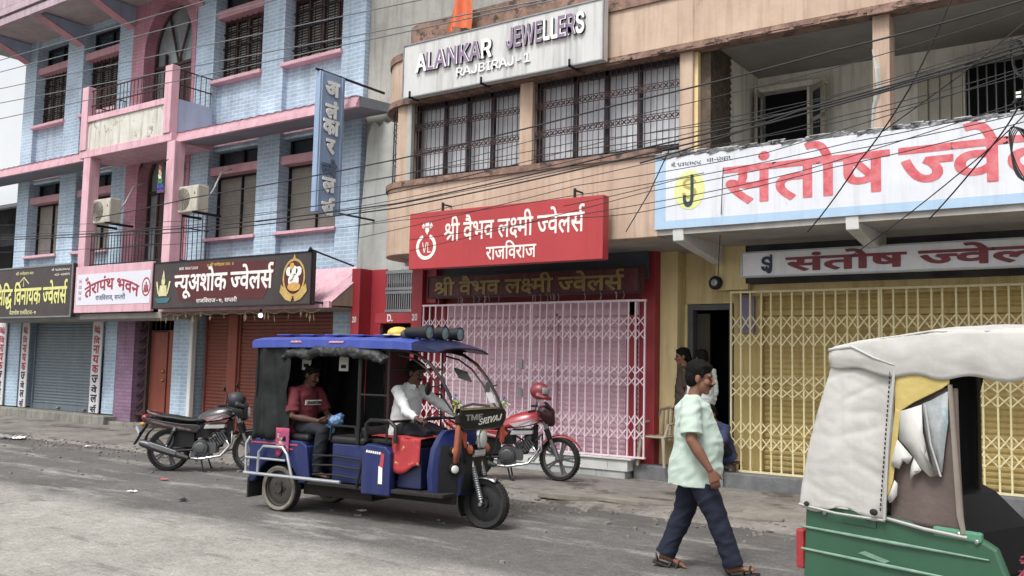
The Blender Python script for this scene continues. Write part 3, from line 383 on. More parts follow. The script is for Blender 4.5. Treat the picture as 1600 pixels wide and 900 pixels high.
'L1361':'92,0 92,67 334,329 359,357 382,383 401,406 418,428 431,449 442,470 450,490 454,511 456,533 454,558 448,580 438,599 424,616 408,630 389,642 367,650 344,655 319,657 292,655 269,649 247,640 228,627 212,611 200,593 190,571 185,547 183,521 94,521 98,562 107,600 124,634 146,665 173,690 205,710 241,725 279,734 321,737 363,734 401,725 437,710 467,690 494,666 515,637 531,605 540,571 543,534 542,508 537,482 529,457 518,431 501,403 479,373 453,339 419,300 379,257 220,87 220,82 556,82 556,0',
'L1373':'324,-10 281,-6 241,4 205,21 172,44 145,73 123,106 106,144 96,186 93,231 95,266 103,303 115,341 134,382 161,431 196,485 361,728 461,728 218,373 209,373 216,386 226,398 237,410 251,420 266,429 281,437 299,442 317,446 336,447 378,444 417,435 451,419 482,398 507,373 528,342 543,306 552,267 555,224 552,180 542,140 525,104 503,71 476,43 443,21 407,4 367,-6|324,70 351,72 376,79 398,90 418,105 435,123 448,145 458,169 465,195 467,224 465,253 458,280 448,304 435,325 418,343 398,358 376,369 351,375 324,377 297,375 272,369 250,358 229,344 213,326 199,305 189,281 183,254 181,226 183,196 189,169 199,145 213,123 229,105 250,90 272,79 297,72',
'L84':'315,0 139,0 139,82 309,82 365,86 414,97 456,116 492,142 521,174 543,213 560,258 569,309 572,365 569,421 560,471 544,516 521,554 493,586 459,612 418,630 371,642 318,646 135,646 135,728 324,728 392,723 452,708 506,684 553,651 591,609 622,560 644,501 658,437 662,365 658,293 644,228 622,170 590,119 551,78 503,44 448,20 385,5|181,728 181,0 88,0 88,728',
}
WORDS = {
'santosh':(4825,'D60@0 D6@676 D40@676 D79@1246 D59@1505 D190@2343 D57@2915 D75@3471 D54@3471 D60@4149 D181@4825'),
'santosh_big':(4715,'D60@0 D6@676 D40@676 D79@1246 D59@1505 D190@2233 D57@2805 D75@3361 D54@3361 D60@4039 D181@4715'),
'vaibhav':(8038,'D284@0 D68@707 D57@1226 D76@1782 D49@1782 D57@2485 D54@3301 D219@3979 D50@4439 D68@5037 D190@5556 D57@6128 D75@6684 D54@6684 D60@7362 D181@8038'),
'rajbiraj':(3635,'D52@0 D66@409 D32@668 D67@1410 D57@1669 D52@2225 D66@2634 D32@2893'),
'ashok':(6145,'D202@0 D51@358 D70@938 D9@938 D58@1702 D79@2382 D25@2641 D190@3663 D57@4235 D75@4791 D54@4791 D60@5469 D181@6145'),
'ashok_addr':(7585,'D52@0 D66@409 D32@668 D67@1410 D57@1669 D52@2225 D66@2634 D32@2893 L1392@3635 D113@4283 L1375@4834 D60@5363 D203@6039 D40@6347 D52@6917 D68@7326'),
'ashok_top':(7434,'D105@0 D284@859 D68@1566 D27@2085 D39@2648 D75@3371 D58@3371 D66@4051 D51@4310 D44@5150 D50@5705 D7@6303 D105@6835'),
'siddhi':(7958,'D67@0 D60@259 D67@935 D531@1194 D67@2245 D57@2504 D44@3060 D66@3615 D51@3874 D25@4454 D190@5476 D57@6048 D75@6604 D54@6604 D60@7282 D181@7958'),
'siddhi_addr':(8133,'D44@0 D75@555 D40@555 D66@1125 D30@1384 D79@2018 D25@2277 D52@3299 D66@3708 D32@3967 D67@4709 D57@4968 D52@5524 D66@5933 D32@6192 L1392@6934 D113@7582'),
'siddhi_top':(5716,'D284@0 D68@707 D27@1226 D39@1789 D75@2512 D58@2512 D66@3192 D51@3451 D44@4291 D50@4846 D7@5444'),
'terapanth':(4522,'D40@0 D75@570 D52@570 D66@979 D46@1238 D6@1806 D41@1806 D49@2708 D57@3411 D44@3967'),
'terap_addr':(6386,'D52@0 D66@409 D32@668 D67@1410 D57@1669 D52@2225 D66@2634 D32@2893 L1375@3635 D60@4164 D203@4840 D40@5148 D52@5718 D68@6127'),
'shri':(966,'D284@0 D68@707'),
'phone':(6896,'D50@0 D79@598 L1376@857 D115@1386 D114@1937 D110@2488 D108@3039 D114@3590 D108@4141 D106@4692 D114@5243 D111@5794 D114@6345'),
'phone2':(5607,'D106@0 D109@551 D107@1102 L1392@1653 D111@2301 D108@2852 D106@3403 D110@3954 D108@4505 D115@5056'),
'alankar':(4704,'L2@0 L281@690 L2@1255 L300@1945 L271@2699 L2@3371 L384@4061'),
'jewellers':(5775,'L266@0 L95@571 L459@1172 L95@2157 L281@2758 L281@3324 L95@3889 L384@4490 L397@5134'),
'rajbiraj_en':(6201,'L384@0 L2@644 L266@1333 L65@1904 L234@2559 L384@3000 L2@3643 L266@4333 L1392@4904 L1360@5552'),
'a':(764,'D9@0'),
'lam':(678,'D54@0 D6@678'),
'kaa':(1021,'D25@0 D66@762'),
'ra':(409,'D52@0'),
'jve':(1128,'D190@0 D57@572 D75@1128'),
'la':(678,'D54@0'),
'rs':(676,'D60@0 D181@676'),
'ja':(572,'D190@0'),
've':(556,'D57@0 D75@556'),
'siddhi_1':(1985,'D67@0 D60@259 D67@935 D531@1194'),
'vi':(815,'D67@0 D57@259'),
'na':(814,'D44@0 D66@555'),
'ya':(580,'D51@0'),
'ka':(762,'D25@0'),
'J':(571,'L266@0'),
'S':(642,'L397@0'),
'VL':(1255,'L456@0 L281@690'),
'tmf':(2139,'L411@0 L292@646 L137@1549'),
'srivaj':(3677,'L397@0 L384@642 L234@1285 L456@1726 L2@2416 L266@3106'),
'shirt':(4160,'L234@0 L300@441 L397@1194 L375@1836 L234@2475 L384@2916 L95@3559'),
'mob':(9375,'L292@0 L321@903 L65@1668 L1376@2322 L1374@2891 L1367@3539 L1359@4188 L1372@4836 L1366@5485 L1360@6133 L1361@6781 L1373@7430 L1373@8078 L1367@8727'),
'ek':(551,'D107@0'),
'num':(1297,'L1361@0 L1359@648'),
'Q':(990,'L84@0 L1376@722'),
}
def text(word, o, u, v, n, w, h, mat, parent, name='lettering', bold=0.0, depth=0.006, warp=None, loc=None, only=None):
    """flat or raised letters of one word, fitted into a w x h box at o spanned by u,v and standing out along n"""
    o, u, v, n = map(Vector, (o, u, v, n))
    def inside(p, poly):
        c = False; n_ = len(poly)
        for i in range(n_):
            (xa, ya), (xb, yb) = poly[i], poly[(i+1) % n_]
            if (ya > p[1]) != (yb > p[1]) and p[0] < xa+(p[1]-ya)/(yb-ya)*(xb-xa): c = not c
        return c
    def area(P): return sum(P[i][0]*P[(i+1) % len(P)][1]-P[(i+1) % len(P)][0]*P[i][1] for i in range(len(P)))/2
    V_, F_, lift = [], [], 0
    for i, item in enumerate(WORDS[word][1].split()):
        if only and i not in only: continue
        g, x = item.split('@'); x = int(x)
        cs = [[(int(p.split(',')[0])+x, int(p.split(',')[1])) for p in c.split()] for c in GLYPHS[g].split('|')]
        big = max(cs, key=lambda P: abs(area(P))); sg = 1 if area(big) > 0 else -1
        outers = [P for P in cs if area(P)*sg > 0]; holes = [P for P in cs if area(P)*sg <= 0]
        for P in outers:                       # one fill per outline, so that overlapping strokes never cancel out
            cu = bpy.data.curves.new(name, 'CURVE'); cu.dimensions = '2D'; cu.fill_mode = 'BOTH'; cu.extrude = 0.05
            for Q in [P]+[H for H in holes if inside(H[0], P)]:
                if area(Q)*(1 if Q is P else -1) < 0: Q = Q[::-1]
                sp = cu.splines.new('POLY'); sp.points.add(len(Q)-1); sp.use_cyclic_u = True
                for q, p in zip(sp.points, Q): q.co = (p[0]/1000, p[1]/1000, 0, 1)
            ob = bpy.data.objects.new(name, cu); COL.objects.link(ob)
            dg = bpy.context.evaluated_depsgraph_get()
            m1 = ob.evaluated_get(dg).to_mesh()
            k = len(V_); V_ += [(p.co.x, p.co.y, p.co.z + (.008*(lift % 3) if p.co.z > 0 else 0)) for p in m1.vertices]
            F_ += [tuple(j+k for j in f.vertices) for f in m1.polygons]; lift += 1
            ob.evaluated_get(dg).to_mesh_clear()
            bpy.data.objects.remove(ob); bpy.data.curves.remove(cu)
            if bold:                           # embolden: a stroke of half-width `bold` along the outline
                for Q in [P]+[H for H in holes if inside(H[0], P)]:
                    Q = [(x_/1000, y_/1000) for x_, y_ in Q]
                    for j in range(len(Q)):
                        a_, b_ = Vector(Q[j]), Vector(Q[(j+1) % len(Q)]); d_ = b_-a_
                        if d_.length < 1e-5: continue
                        d_.normalize(); n_ = Vector((-d_.y, d_.x))*bold; e_ = d_*bold*.6; zt = .05+.012*((j*7+lift) % 5)/5+.002
                        for poly in ([a_-n_-e_, b_-n_+e_, b_-n_*.0+e_*1.5, b_+n_+e_, a_+n_-e_, a_-e_*1.5],):
                            k = len(V_); q_ = len(poly)
                            V_ += [(p.x, p.y, -.05) for p in poly]+[(p.x, p.y, zt) for p in poly]
                            F_ += [tuple(range(k+q_, k+2*q_))]+[(k+i_, k+(i_+1) % q_, k+q_+(i_+1) % q_, k+q_+i_) for i_ in range(q_)]
    me = bpy.data.meshes.new(name); me.from_pydata(V_, [], F_)
    me.name = name
    xs = [p.co.x for p in me.vertices]; ys = [p.co.y for p in me.vertices]
    x0, x1, y0, y1 = min(xs), max(xs), min(ys), max(ys)
    for p in me.vertices:
        a, b = (p.co.x-x0)/(x1-x0), (p.co.y-y0)/(y1-y0)
        if warp: a, b = warp(a, b)
        p.co = o + u*(a*w) + v*(b*h) + n*((p.co.z+0.05)*10*depth)
    me.materials.clear(); me.materials.append(mat)
    ob = bpy.data.objects.new(name, me); COL.objects.link(ob); ob.parent = parent
    if loc is not None: ob.location = loc
    return ob
UX, UZ, NY = (1,0,0), (0,0,1), (0,-1,0)
def disc(mb, c, r, n=NY, d=0.004, seg=28, rz=None):
    n = Vector(n).normalized(); u = Vector((0,0,1)).cross(n).normalized() if abs(n.z) < .9 else Vector((1,0,0)); v = n.cross(u)
    rz = rz or r
    return mb.prism([(r*cos(2*pi*k/seg), rz*sin(2*pi*k/seg)) for k in range(seg)], c, u, v, n, d)
def ring(mb, c, r0, r1, d=0.005, seg=36, a0=0, a1=2*pi, sx=1.0):
    """flat ring facing -Y"""
    c = Vector(c); full = abs(a1-a0-2*pi) < 1e-6; k = seg if full else seg+1; vs = []
    for i in range(k):
        a = a0+(a1-a0)*i/seg
        for r in (r0, r1):
            for y in (0, -d): vs.append(c+Vector((r*sx*cos(a), y, r*sin(a))))
    fs = []
    for i in range(seg):
        a, b = 4*i, 4*((i+1) % k)
        fs += [(a+1, a+3, b+3, b+1), (a+2, a, b, b+2), (a+3, a+2, b+2, b+3), (a, a+1, b+1, b)]
    return mb.add(vs, fs)
# ------------------------------------------------------------------ palette of the street
m_blue = M_brick('blue_painted_brick', 'A3BED9', 'AECAE0', 'CCDCEA')
m_bluedk = M('blue_plaster', 'A6B8D2', 0.7, ns=1.5, amt=.35, streak='6F7F97', st=.4)
m_pinkbrick = M_brick('pink_painted_brick', 'C48295', 'CC8D9E', 'B57F8F', bump=.4)
m_mauvebrick = M_brick('mauve_painted_brick', '95728F', '9C7B99', '866782', bump=.4)
m_pink = M('pink_paint', 'DFB0BC', 0.6, 'C88E9D', ns=2, amt=.5, streak='9A6577', st=.45, bump=.12, bs=30)
m_pinkband = M('old_pink_paint', 'C9959F', 0.65, 'AA7882', ns=3, amt=.5, streak='7A5560', st=.4)
m_eave = M('weathered_pink_concrete', 'C2A9B4', 0.8, '9A8790', ns=2.2, amt=.7, streak='6F646B', st=.6, bump=.2, bs=20)
m_soffit = M('grey_soffit_plaster', 'B9B4AF', 0.85, '8F8B88', ns=1.2, amt=.7, streak='7A7672', st=.3)
m_stain = M('mildewed_white_panel', 'D5D3CC', 0.8, 'B9B4A4', ns=2, amt=.6, patch='8E8870', pt=.56, ps=3.5, streak='8A8368', st=.7)
m_tan = M('tan_plaster', 'CBAF98', 0.78, 'AE917B', ns=1.1, amt=.7, streak='7C604B', st=.5, patch='94745C', pt=.63, ps=1.9, bump=.15, bs=18)
m_tandk = M('rotten_brown_ledge', '9C7A68', 0.9, '5F4A42', ns=5, amt=.9, patch='3E3532', pt=.55, ps=6, bump=.6, bs=22)
m_ledgewhite = M('flaking_white_ledge', 'B9BABC', 0.9, '6D6C6C', ns=8, amt=.95, patch='3C3D42', pt=.52, ps=9, bump=.7, bs=25)
m_conc = M('old_grey_render', 'A7A79F', 0.9, '85857E', ns=.9, amt=.8, streak='68675F', st=.65, patch='6F6E66', pt=.62, ps=1.6, bump=.3, bs=10)
m_conc2 = M('pale_cracked_render', 'B7B9B6', 0.9, '97998F', ns=1.6, amt=.7, streak='77776E', st=.5, bump=.25, bs=14)
m_darkconc = M('mouldy_dark_render', '54565A', 0.92, '2B2C2E', ns=1.5, amt=.9, streak='1D1D1E', st=.6, bump=.4, bs=9)
m_red = M('red_wall_paint', 'A81E2D', 0.5, '8C1622', ns=2, amt=.5, streak='63121A', st=.3, spec=.45)
m_reddark = M('maroon_board_paint', '5E1A22', 0.6, '3E1217', ns=4, amt=.6, streak='8A7468', st=.3)
m_yellow = M('ochre_yellow_wall', 'ECD596', 0.75, 'D3B873', ns=1.2, amt=.6, streak='8D7335', st=.45, patch='A38745', pt=.66, ps=3)
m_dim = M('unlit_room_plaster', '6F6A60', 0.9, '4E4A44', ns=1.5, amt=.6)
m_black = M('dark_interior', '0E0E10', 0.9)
m_balc = M('cream_balcony_wall', 'F6F1E6', 0.85, 'DDD7C9', ns=.9, amt=.7, streak='6E675A', st=.55, patch='8D8472', pt=.64, ps=1.5)
m_ceil = M('dim_balcony_ceiling', 'A39D96', 0.9, '837D77', ns=1.2, amt=.7, patch='4A443F', pt=.66, ps=1.5)
m_wood = M('dark_brown_joinery', '4A2F2C', 0.55, '33201F', ns=8, amt=.6)
m_frame = M('black_window_steel', '22222A', 0.5, '3A2C2C', ns=6, amt=.4, metal=.3)
m_glass = M('dusty_window_glass', '3B444B', 0.12, '2A3136', ns=1.5, amt=.7, spec=.7)
m_pane = M('clear_dusty_glass', 'C8D2D6', 0.08, alpha=.08, spec=.8)
m_curtain = M('pale_lace_curtain', 'EEF0F4', 0.9, 'C9CDDA', ns=2.5, amt=.6)
m_curtainb = M('blue_patterned_curtain', 'A6A9C4', 0.9, '7B7EA6', ns=6, amt=.7)
m_blind = M('brown_bamboo_blind', '8D867D', 0.9, '736D65', ns=5, amt=.5)
m_shut = M('grey_blue_shutter_steel', '75838C', 0.5, '63717B', ns=1.5, amt=.6, streak='505C64', st=.4, metal=.2, spec=.5)
m_brown = M('brown_shutter_paint', '8A4A3A', 0.55, '733A2D', ns=1.5, amt=.5, streak='5A2C22', st=.45)
m_browndoor = M('brick_red_door_paint', '93452F', 0.5, '7E3726', ns=2, amt=.5, streak='5E281B', st=.35)
m_pinkgate = M('pale_pink_gate_enamel', 'F0D6E0', 0.45, 'DEBBC8', ns=6, amt=.5, spec=.5)
m_pinkshut = M('rose_shutter_enamel', 'E2B9C8', 0.5, 'D2A5B5', ns=1.2, amt=.5, streak='97687A', st=.35)
m_yelgate = M('yellow_gate_enamel', 'E8DAA2', 0.45, 'D2C07E', ns=6, amt=.5, spec=.5)
m_yelshut = M('mustard_shutter_enamel', 'CFB467', 0.5, 'B89D52', ns=1.2, amt=.5, streak='6F5C25', st=.4)
m_marble = M('white_marble_tile', 'DADBD8', 0.25, 'B9BDBB', ns=2.6, amt=.7, spec=.6)
m_step = M('rough_grey_step', '77787A', 0.9, '5A5B5C', ns=5, amt=.7, bump=.4, bs=30, streak='4A4A4A', st=.3)
m_stepL = M('worn_pale_plinth', '8F8D84', 0.9, '6A685F', ns=3, amt=.8, bump=.4, bs=20, streak='3E3D38', st=.6)
m_white = M('white_paint', 'DDDDDA', 0.55, 'C2C2BE', ns=2, amt=.5, streak='9A9A97', st=.3)
m_tube = M('grey_galvanised_steel', '9A9DA0', 0.4, '7B7E82', ns=8, amt=.5, metal=.7)
m_chrome = M('chrome', 'C9CCD0', 0.16, 'AEB2B6', ns=5, amt=.4, metal=1.0)
m_blackp = M('black_plastic', '17181A', 0.5, '222326', ns=5, amt=.5)
m_rubber = M('tyre_rubber', '1D1D1E', 0.85, '3A3835', ns=7, amt=.7, bump=.2, bs=50)
m_cable = M('weathered_cable_sheath', '2B2B2E', 0.7, '3A3A3C', ns=2)
m_cablepale = M('bare_aluminium_wire', '7E8286', 0.5, '6A6D70', ns=3, metal=.5)
# ------------------------------------------------------------------ road and pavement
def ground_material():
    m = bpy.data.materials.new('patched_asphalt'); m.use_nodes = True
    nt = m.node_tree; n, l = nt.nodes, nt.links; b = n['Principled BSDF']
    tc = n.new('ShaderNodeTexCoord')
    def noise_(sc, det=8, rough=.7, vec=None, scale3=None):
        k = n.new('ShaderNodeTexNoise'); k.inputs['Scale'].default_value = sc; k.inputs['Detail'].default_value = det; k.inputs['Roughness'].default_value = rough
        if scale3:
            mp = n.new('ShaderNodeMapping'); mp.inputs['Scale'].default_value = scale3; l.new(tc.outputs['Object'], mp.inputs[0]); l.new(mp.outputs[0], k.inputs['Vector'])
        else: l.new(vec or tc.outputs['Object'], k.inputs['Vector'])
        return k.outputs['Fac']
    def rng(x, a, b_, c=0., d=1.):
        r = n.new('ShaderNodeMapRange'); r.inputs[1].default_value = a; r.inputs[2].default_value = b_; r.inputs[3].default_value = c; r.inputs[4].default_value = d
        l.new(x, r.inputs[0]); return r.outputs[0]
    def mix(a, b_, f, mode='MIX'):
        x = n.new('ShaderNodeMix'); x.data_type = 'RGBA'; x.blend_type = mode
        for s, v in ((6, a), (7, b_)):
            if isinstance(v, str): x.inputs[s].default_value = (*hexc(v), 1)
            else: l.new(v, x.inputs[s])
        if isinstance(f, float): x.inputs[0].default_value = f
        else: l.new(f, x.inputs[0])
        return x.outputs[2]
    sep = n.new('ShaderNodeSeparateXYZ'); l.new(tc.outputs['Object'], sep.inputs[0])
    dark = mix('6B6967', '565452', rng(noise_(.7), .35, .7))
    dark = mix(dark, 'A5A29B', rng(noise_(1.0, 9, .75, scale3=(.5, 2.0, 1)), .52, .66, 0, .8))
    pale = mix('A8A49C', '8F8B83', rng(noise_(1.2), .35, .68))
    pale = mix(pale, '6F6B64', rng(noise_(1.0, 9, .75, scale3=(.8, 3.0, 1)), .57, .66, 0, .8))
    # the worn pale lane: y < edge(x) with a ragged border
    e = n.new('ShaderNodeMath'); e.operation = 'MULTIPLY_ADD'; e.inputs[1].default_value = 0.0; e.inputs[2].default_value = 6.2
    l.new(sep.outputs[0], e.inputs[0])
    d = n.new('ShaderNodeMath'); d.operation = 'SUBTRACT'; l.new(e.outputs[0], d.inputs[0]); l.new(sep.outputs[1], d.inputs[1])
    rag = rng(noise_(1.1, 9, .7), 0, 1, -.45, .45)
    d2 = n.new('ShaderNodeMath'); d2.operation = 'ADD'; l.new(d.outputs[0], d2.inputs[0]); l.new(rag, d2.inputs[1])
    col = mix(dark, pale, rng(d2.outputs[0], -.15, .45))
    # coarse aggregate, blotches, tyre-dark tracks and cracks
    col = mix(col, mix('000000', 'FFFFFF', rng(noise_(9, 6, .8), .38, .62)), .22, 'OVERLAY')
    col = mix(col, mix('000000', 'FFFFFF', rng(noise_(38, 4, .7), .36, .64)), .28, 'OVERLAY')
    col = mix(col, '4A4743', rng(noise_(1.0, 7, .7, scale3=(.12, 1.6, 1)), .56, .72, 0, .45))
    wv = n.new('ShaderNodeVectorMath'); wv.operation = 'MULTIPLY_ADD'; wv.inputs[1].default_value = (.7, .7, 0)
    kn = n.new('ShaderNodeTexNoise'); kn.inputs['Scale'].default_value = 1.6; kn.inputs['Detail'].default_value = 8; l.new(tc.outputs['Object'], kn.inputs['Vector'])
    l.new(kn.outputs['Color'], wv.inputs[0]); l.new(tc.outputs['Object'], wv.inputs[2])
    vc = n.new('ShaderNodeTexVoronoi'); vc.feature = 'DISTANCE_TO_EDGE'; vc.inputs['Scale'].default_value = .38; l.new(wv.outputs[0], vc.inputs['Vector'])
    ck = rng(vc.outputs['Distance'], .004, .012, 1, 0)
    cm = n.new('ShaderNodeMath'); cm.operation = 'MULTIPLY'; l.new(ck, cm.inputs[0]); l.new(rng(noise_(.8), .54, .7, 0, .6), cm.inputs[1])
    col = mix(col, '33302D', cm.outputs[0])
    ys = n.new('ShaderNodeMath'); ys.operation = 'ADD'; l.new(sep.outputs[1], ys.inputs[0]); l.new(rng(noise_(.9, 7), 0, 1, -.8, .8), ys.inputs[1])
    damp = n.new('ShaderNodeMapRange'); damp.inputs[1].default_value = 8.3; damp.inputs[2].default_value = 9.5; damp.inputs[4].default_value = .5; l.new(ys.outputs[0], damp.inputs[0])
    col = mix(col, '4B4845', damp.outputs[0])
    # grit
    grit = noise_(140, 2, .5); col = mix(col, 'FFFFFF', rng(grit, .3, .75, 0, .30), 'OVERLAY')
    v = n.new('ShaderNodeTexVoronoi'); v.inputs['Scale'].default_value = 75; l.new(tc.outputs['Object'], v.inputs['Vector'])
    col = mix(col, 'CFCAC0', rng(v.outputs['Color'], .90, .95, 0, .28))
    col = mix(col, '2E2C2A', rng(v.outputs['Color'], .10, .06, 0, .5))
    l.new(col, b.inputs['Base Color'])
    wet = rng(noise_(.45), .55, .75, .88, .42); l.new(wet, b.inputs['Roughness'])
    b.inputs['Specular IOR Level'].default_value = .35
    bu = n.new('ShaderNodeBump'); bu.inputs['Strength'].default_value = .55; bu.inputs['Distance'].default_value = .02
    l.new(noise_(55, 5), bu.inputs['Height']); l.new(bu.outputs[0], b.inputs['Normal'])
    return m
g = MB()
g.grid(lambda u, v: (-260+520*u, -120+320*v, 0), 4, 4)
tag(g.build('road', ground_material()), kind='structure')
m_apron = M('muddy_concrete_apron', '86807A', 0.7, '625D56', ns=1.3, amt=.9, patch='4D463D', pt=.53, ps=1.0, streak='B5AFA3', st=.35, bump=.5, bs=16)
g = MB()
def apron(u, v):
    x = -30+42*u; y0 = 9.62+0.10*noise.noise(Vector((x*.8, 0, 3)))+.012*(x+8)*(-.6)
    y = y0+(13.6-y0)*v
    z = 0.0 if v == 0 else (0.035+0.012*noise.noise(Vector((x*1.7, y*1.7, 0))) + 0.05*v)
    return (x, y + (0.05 if 0 < v < .04 else 0), z)
def apron_uv(u, v): return apron(u, 0 if v == 0 else (.03 if v < .051 else v))
g.grid(apron_uv, 160, 20)
tag(g.build('pavement', m_apron, smooth=60), kind='structure')
g = MB()                                        # loose gravel along the broken edge of the road
for k in range(1500):
    x = R_.uniform(-24, 1.5); y = 9.55-.012*(x+8)*.6+R_.gauss(0, .28 if k % 3 else 1.1)
    if y > 11.9 or y < 5: continue
    s_ = R_.uniform(.006, .02)*(1.6 if k % 17 == 0 else 1); z = .03 if y > 9.75 else .002
    u = Vector((R_.uniform(-1, 1), R_.uniform(-1, 1), 0)).normalized(); v = Vector((-u.y, u.x, 0))
    g.obox((x, y, z+s_*.3), u*s_*R_.uniform(.7, 1.4), v*s_, Vector((R_.uniform(-.2, .2), R_.uniform(-.2, .2), .7))*s_)
tag(g.build('gravel', M('road_gravel', '8E887E', .9, '5F5A53', ns=3, amt=.9)), 'loose grey gravel scattered along the road edge', 'gravel', kind='stuff')
# loose stones and slabs along the gutter
for i, (px, py, sx, sy, h) in enumerate([(905,765,.5,.18,.07),(1000,781,.55,.2,.06),(1120,790,.5,.2,.05),(1175,800,.4,.16,.06),(955,775,.3,.15,.05),(1225,795,.5,.25,.05)]):
    p = at(px, py, 10.4); mb = MB()
    k = 9; pts = [(sx*(.8+.3*R_.random())*cos(2*pi*j/k), sy*(.8+.3*R_.random())*sin(2*pi*j/k)) for j in range(k)]
    mb.prism(pts, (0,0,0), (1,0,0), (0,1,0), (0,0,1), h)
    yy = 10.0+0.22*(i % 3); xx = at(px, py, yy).x
    o = mb.build('stone_slab', M('gutter_stone', '8A8378', .9, '6A645A', ns=4, amt=.8, bump=.5, bs=20), loc=(xx, yy, 0.02), bevel=.012)
    o.rotation_euler = (0.03*(i-2), 0.04, R_.random()*.5)
    tag(o, ['flat grey stone slab in the gutter below the marble step', 'broken stone slab on the pavement left of the walking man', 'stone slab on the pavement behind the walking man',
            'small stone slab right of the walking man', 'short stone lying beside the gutter left of the walking man', 'wide stone slab near the rear of the green three wheeler'][i], 'stone')
# ------------------------------------------------------------------ blue and pink brick building on the left
BY = 12.6
blue = thing('brick_building', 'three storey blue brick building with pink trim, balconies and shuttered shops', 'building', (-19.1, BY, 0))
L0 = off(blue)
def corrug(mb, x0, x1, y, z0, z1, pitch=.075, amp=.012):
    n = max(2, int((z1-z0)/pitch)); rows = []
    for i in range(n):
        for a, dy in ((0, 0), (.35, -amp), (.7, -amp*.8), (.9, .2*amp)):
            rows.append((z0+(z1-z0)*(i+a)/n, y+dy))
    rows.append((z1, y))
    vs = []; 
    for z, yy in rows: vs += [(x0, yy, z), (x1, yy, z)]
    return mb.add(vs, [(2*i, 2*i+1, 2*i+3, 2*i+2) for i in range(len(rows)-1)])
w = MB()
# pilasters run through all storeys; recessed panels between them
pil = [(-25.69, -25.1), (-23.52, -22.75), (-21.13, -20.5), (-18.0, -17.33), (-15.67, -14.98), (-13.25, -12.62)]
for a, b in pil:
    w.box(a, b, BY, 13.4, 3.3, 10.25)
w.box(-25.69, -25.02, BY, 13.4, 0.3, 3.3); w.box(-21.0, -20.5, BY, 13.4, .3, 3.3)
w.box(-18.28, -17.55, BY, 13.4, 0.15, 3.3); w.box(-13.2, -12.55, BY, 13.4, .15, 3.3)
bays = [(-25.1, -23.52), (-22.75, -21.13), (-17.33, -15.67), (-14.98, -13.25)]
for a, b in bays:
    w.box(a, b, BY+.13, 13.4, 6.25, 7.76)      # below second-floor windows
    w.box(a, b, BY+.13, 13.4, 3.3, 4.22)       # below first-floor windows
    w.box(a, b, BY+.10, 13.4, 10.05, 10.25)
w.box(-25.69, -12.62, 13.4, 13.6, .1, 10.25)
w.box(-25.69, -25.55, 13.6, 20, .1, 10.25); w.box(-12.76, -12.62, 13.6, 20, .1, 10.25); w.box(-25.55, -12.76, 19.9, 20, .1, 10.25)
wall = w.build('wall', m_blue, blue, L0)
p = MB()                                       # pink bay round the arched doors
for z0, z1 in ((6.3, 10.25), (3.3, 6.3)):
    p.box(-20.5, -20.0, BY-.02, 13.0, z0, z1); p.box(-18.12, -17.99, BY-.02, 13.0, z0, z1)
    pts = []
    cx, rx = -19.06, .94; zs = z0+2.6; rz = 1.15 if z0 > 5 else .75
    prof = [(-20.0, z1), (-20.0, zs)] + [(cx-rx*cos(pi*k/16), zs+rz*sin(pi*k/16)) for k in range(17)] + [(-18.12, zs), (-18.12, z1)]
    half = len(prof)//2
    p.prism([(x, z) for x, z in prof[:half]] + [(cx, zs+rz), (cx, z1)], (0, BY-.02, 0), (1,0,0), (0,0,1), (0,1,0), .4)
    p.prism([(cx, z1), (cx, zs+rz)] + [(x, z) for x, z in prof[half:]], (0, BY-.02, 0), (1,0,0), (0,0,1), (0,1,0), .4)
p.build('arch_surround', m_pinkbrick, blue, L0)
q = MB(); q.box(-20.45, -19.75, BY-.02, 13.3, .15, 3.2)
q.build('ground_pillar', m_mauvebrick, blue, L0)
# pink bands: transom bars, base skirts
pb = MB()
for a, b in bays:
    pb.box(a, b, BY+.05, 13.3, 9.28, 9.46); pb.box(a, b, BY+.05, 13.3, 5.70, 5.88)
pb.each('transom_band', m_pinkband, blue, L0)
sk = MB()
for a, b in bays: sk.box(a, b, BY+.1, 13.0, 6.36, 6.62)
for a, b in pil: sk.box(a-.01, b+.01, BY-.015, 13.0, 6.36, 6.62)
sk.each('pink_skirting', m_pink, blue, L0)
si = MB()
for a, b in bays:
    si.box(a-.03, b+.03, BY-.07, 13.2, 7.76, 7.84); si.box(a-.03, b+.03, BY-.06, 13.2, 4.22, 4.29)
si.each('window_sill', m_pink, blue, L0, bevel=.01)
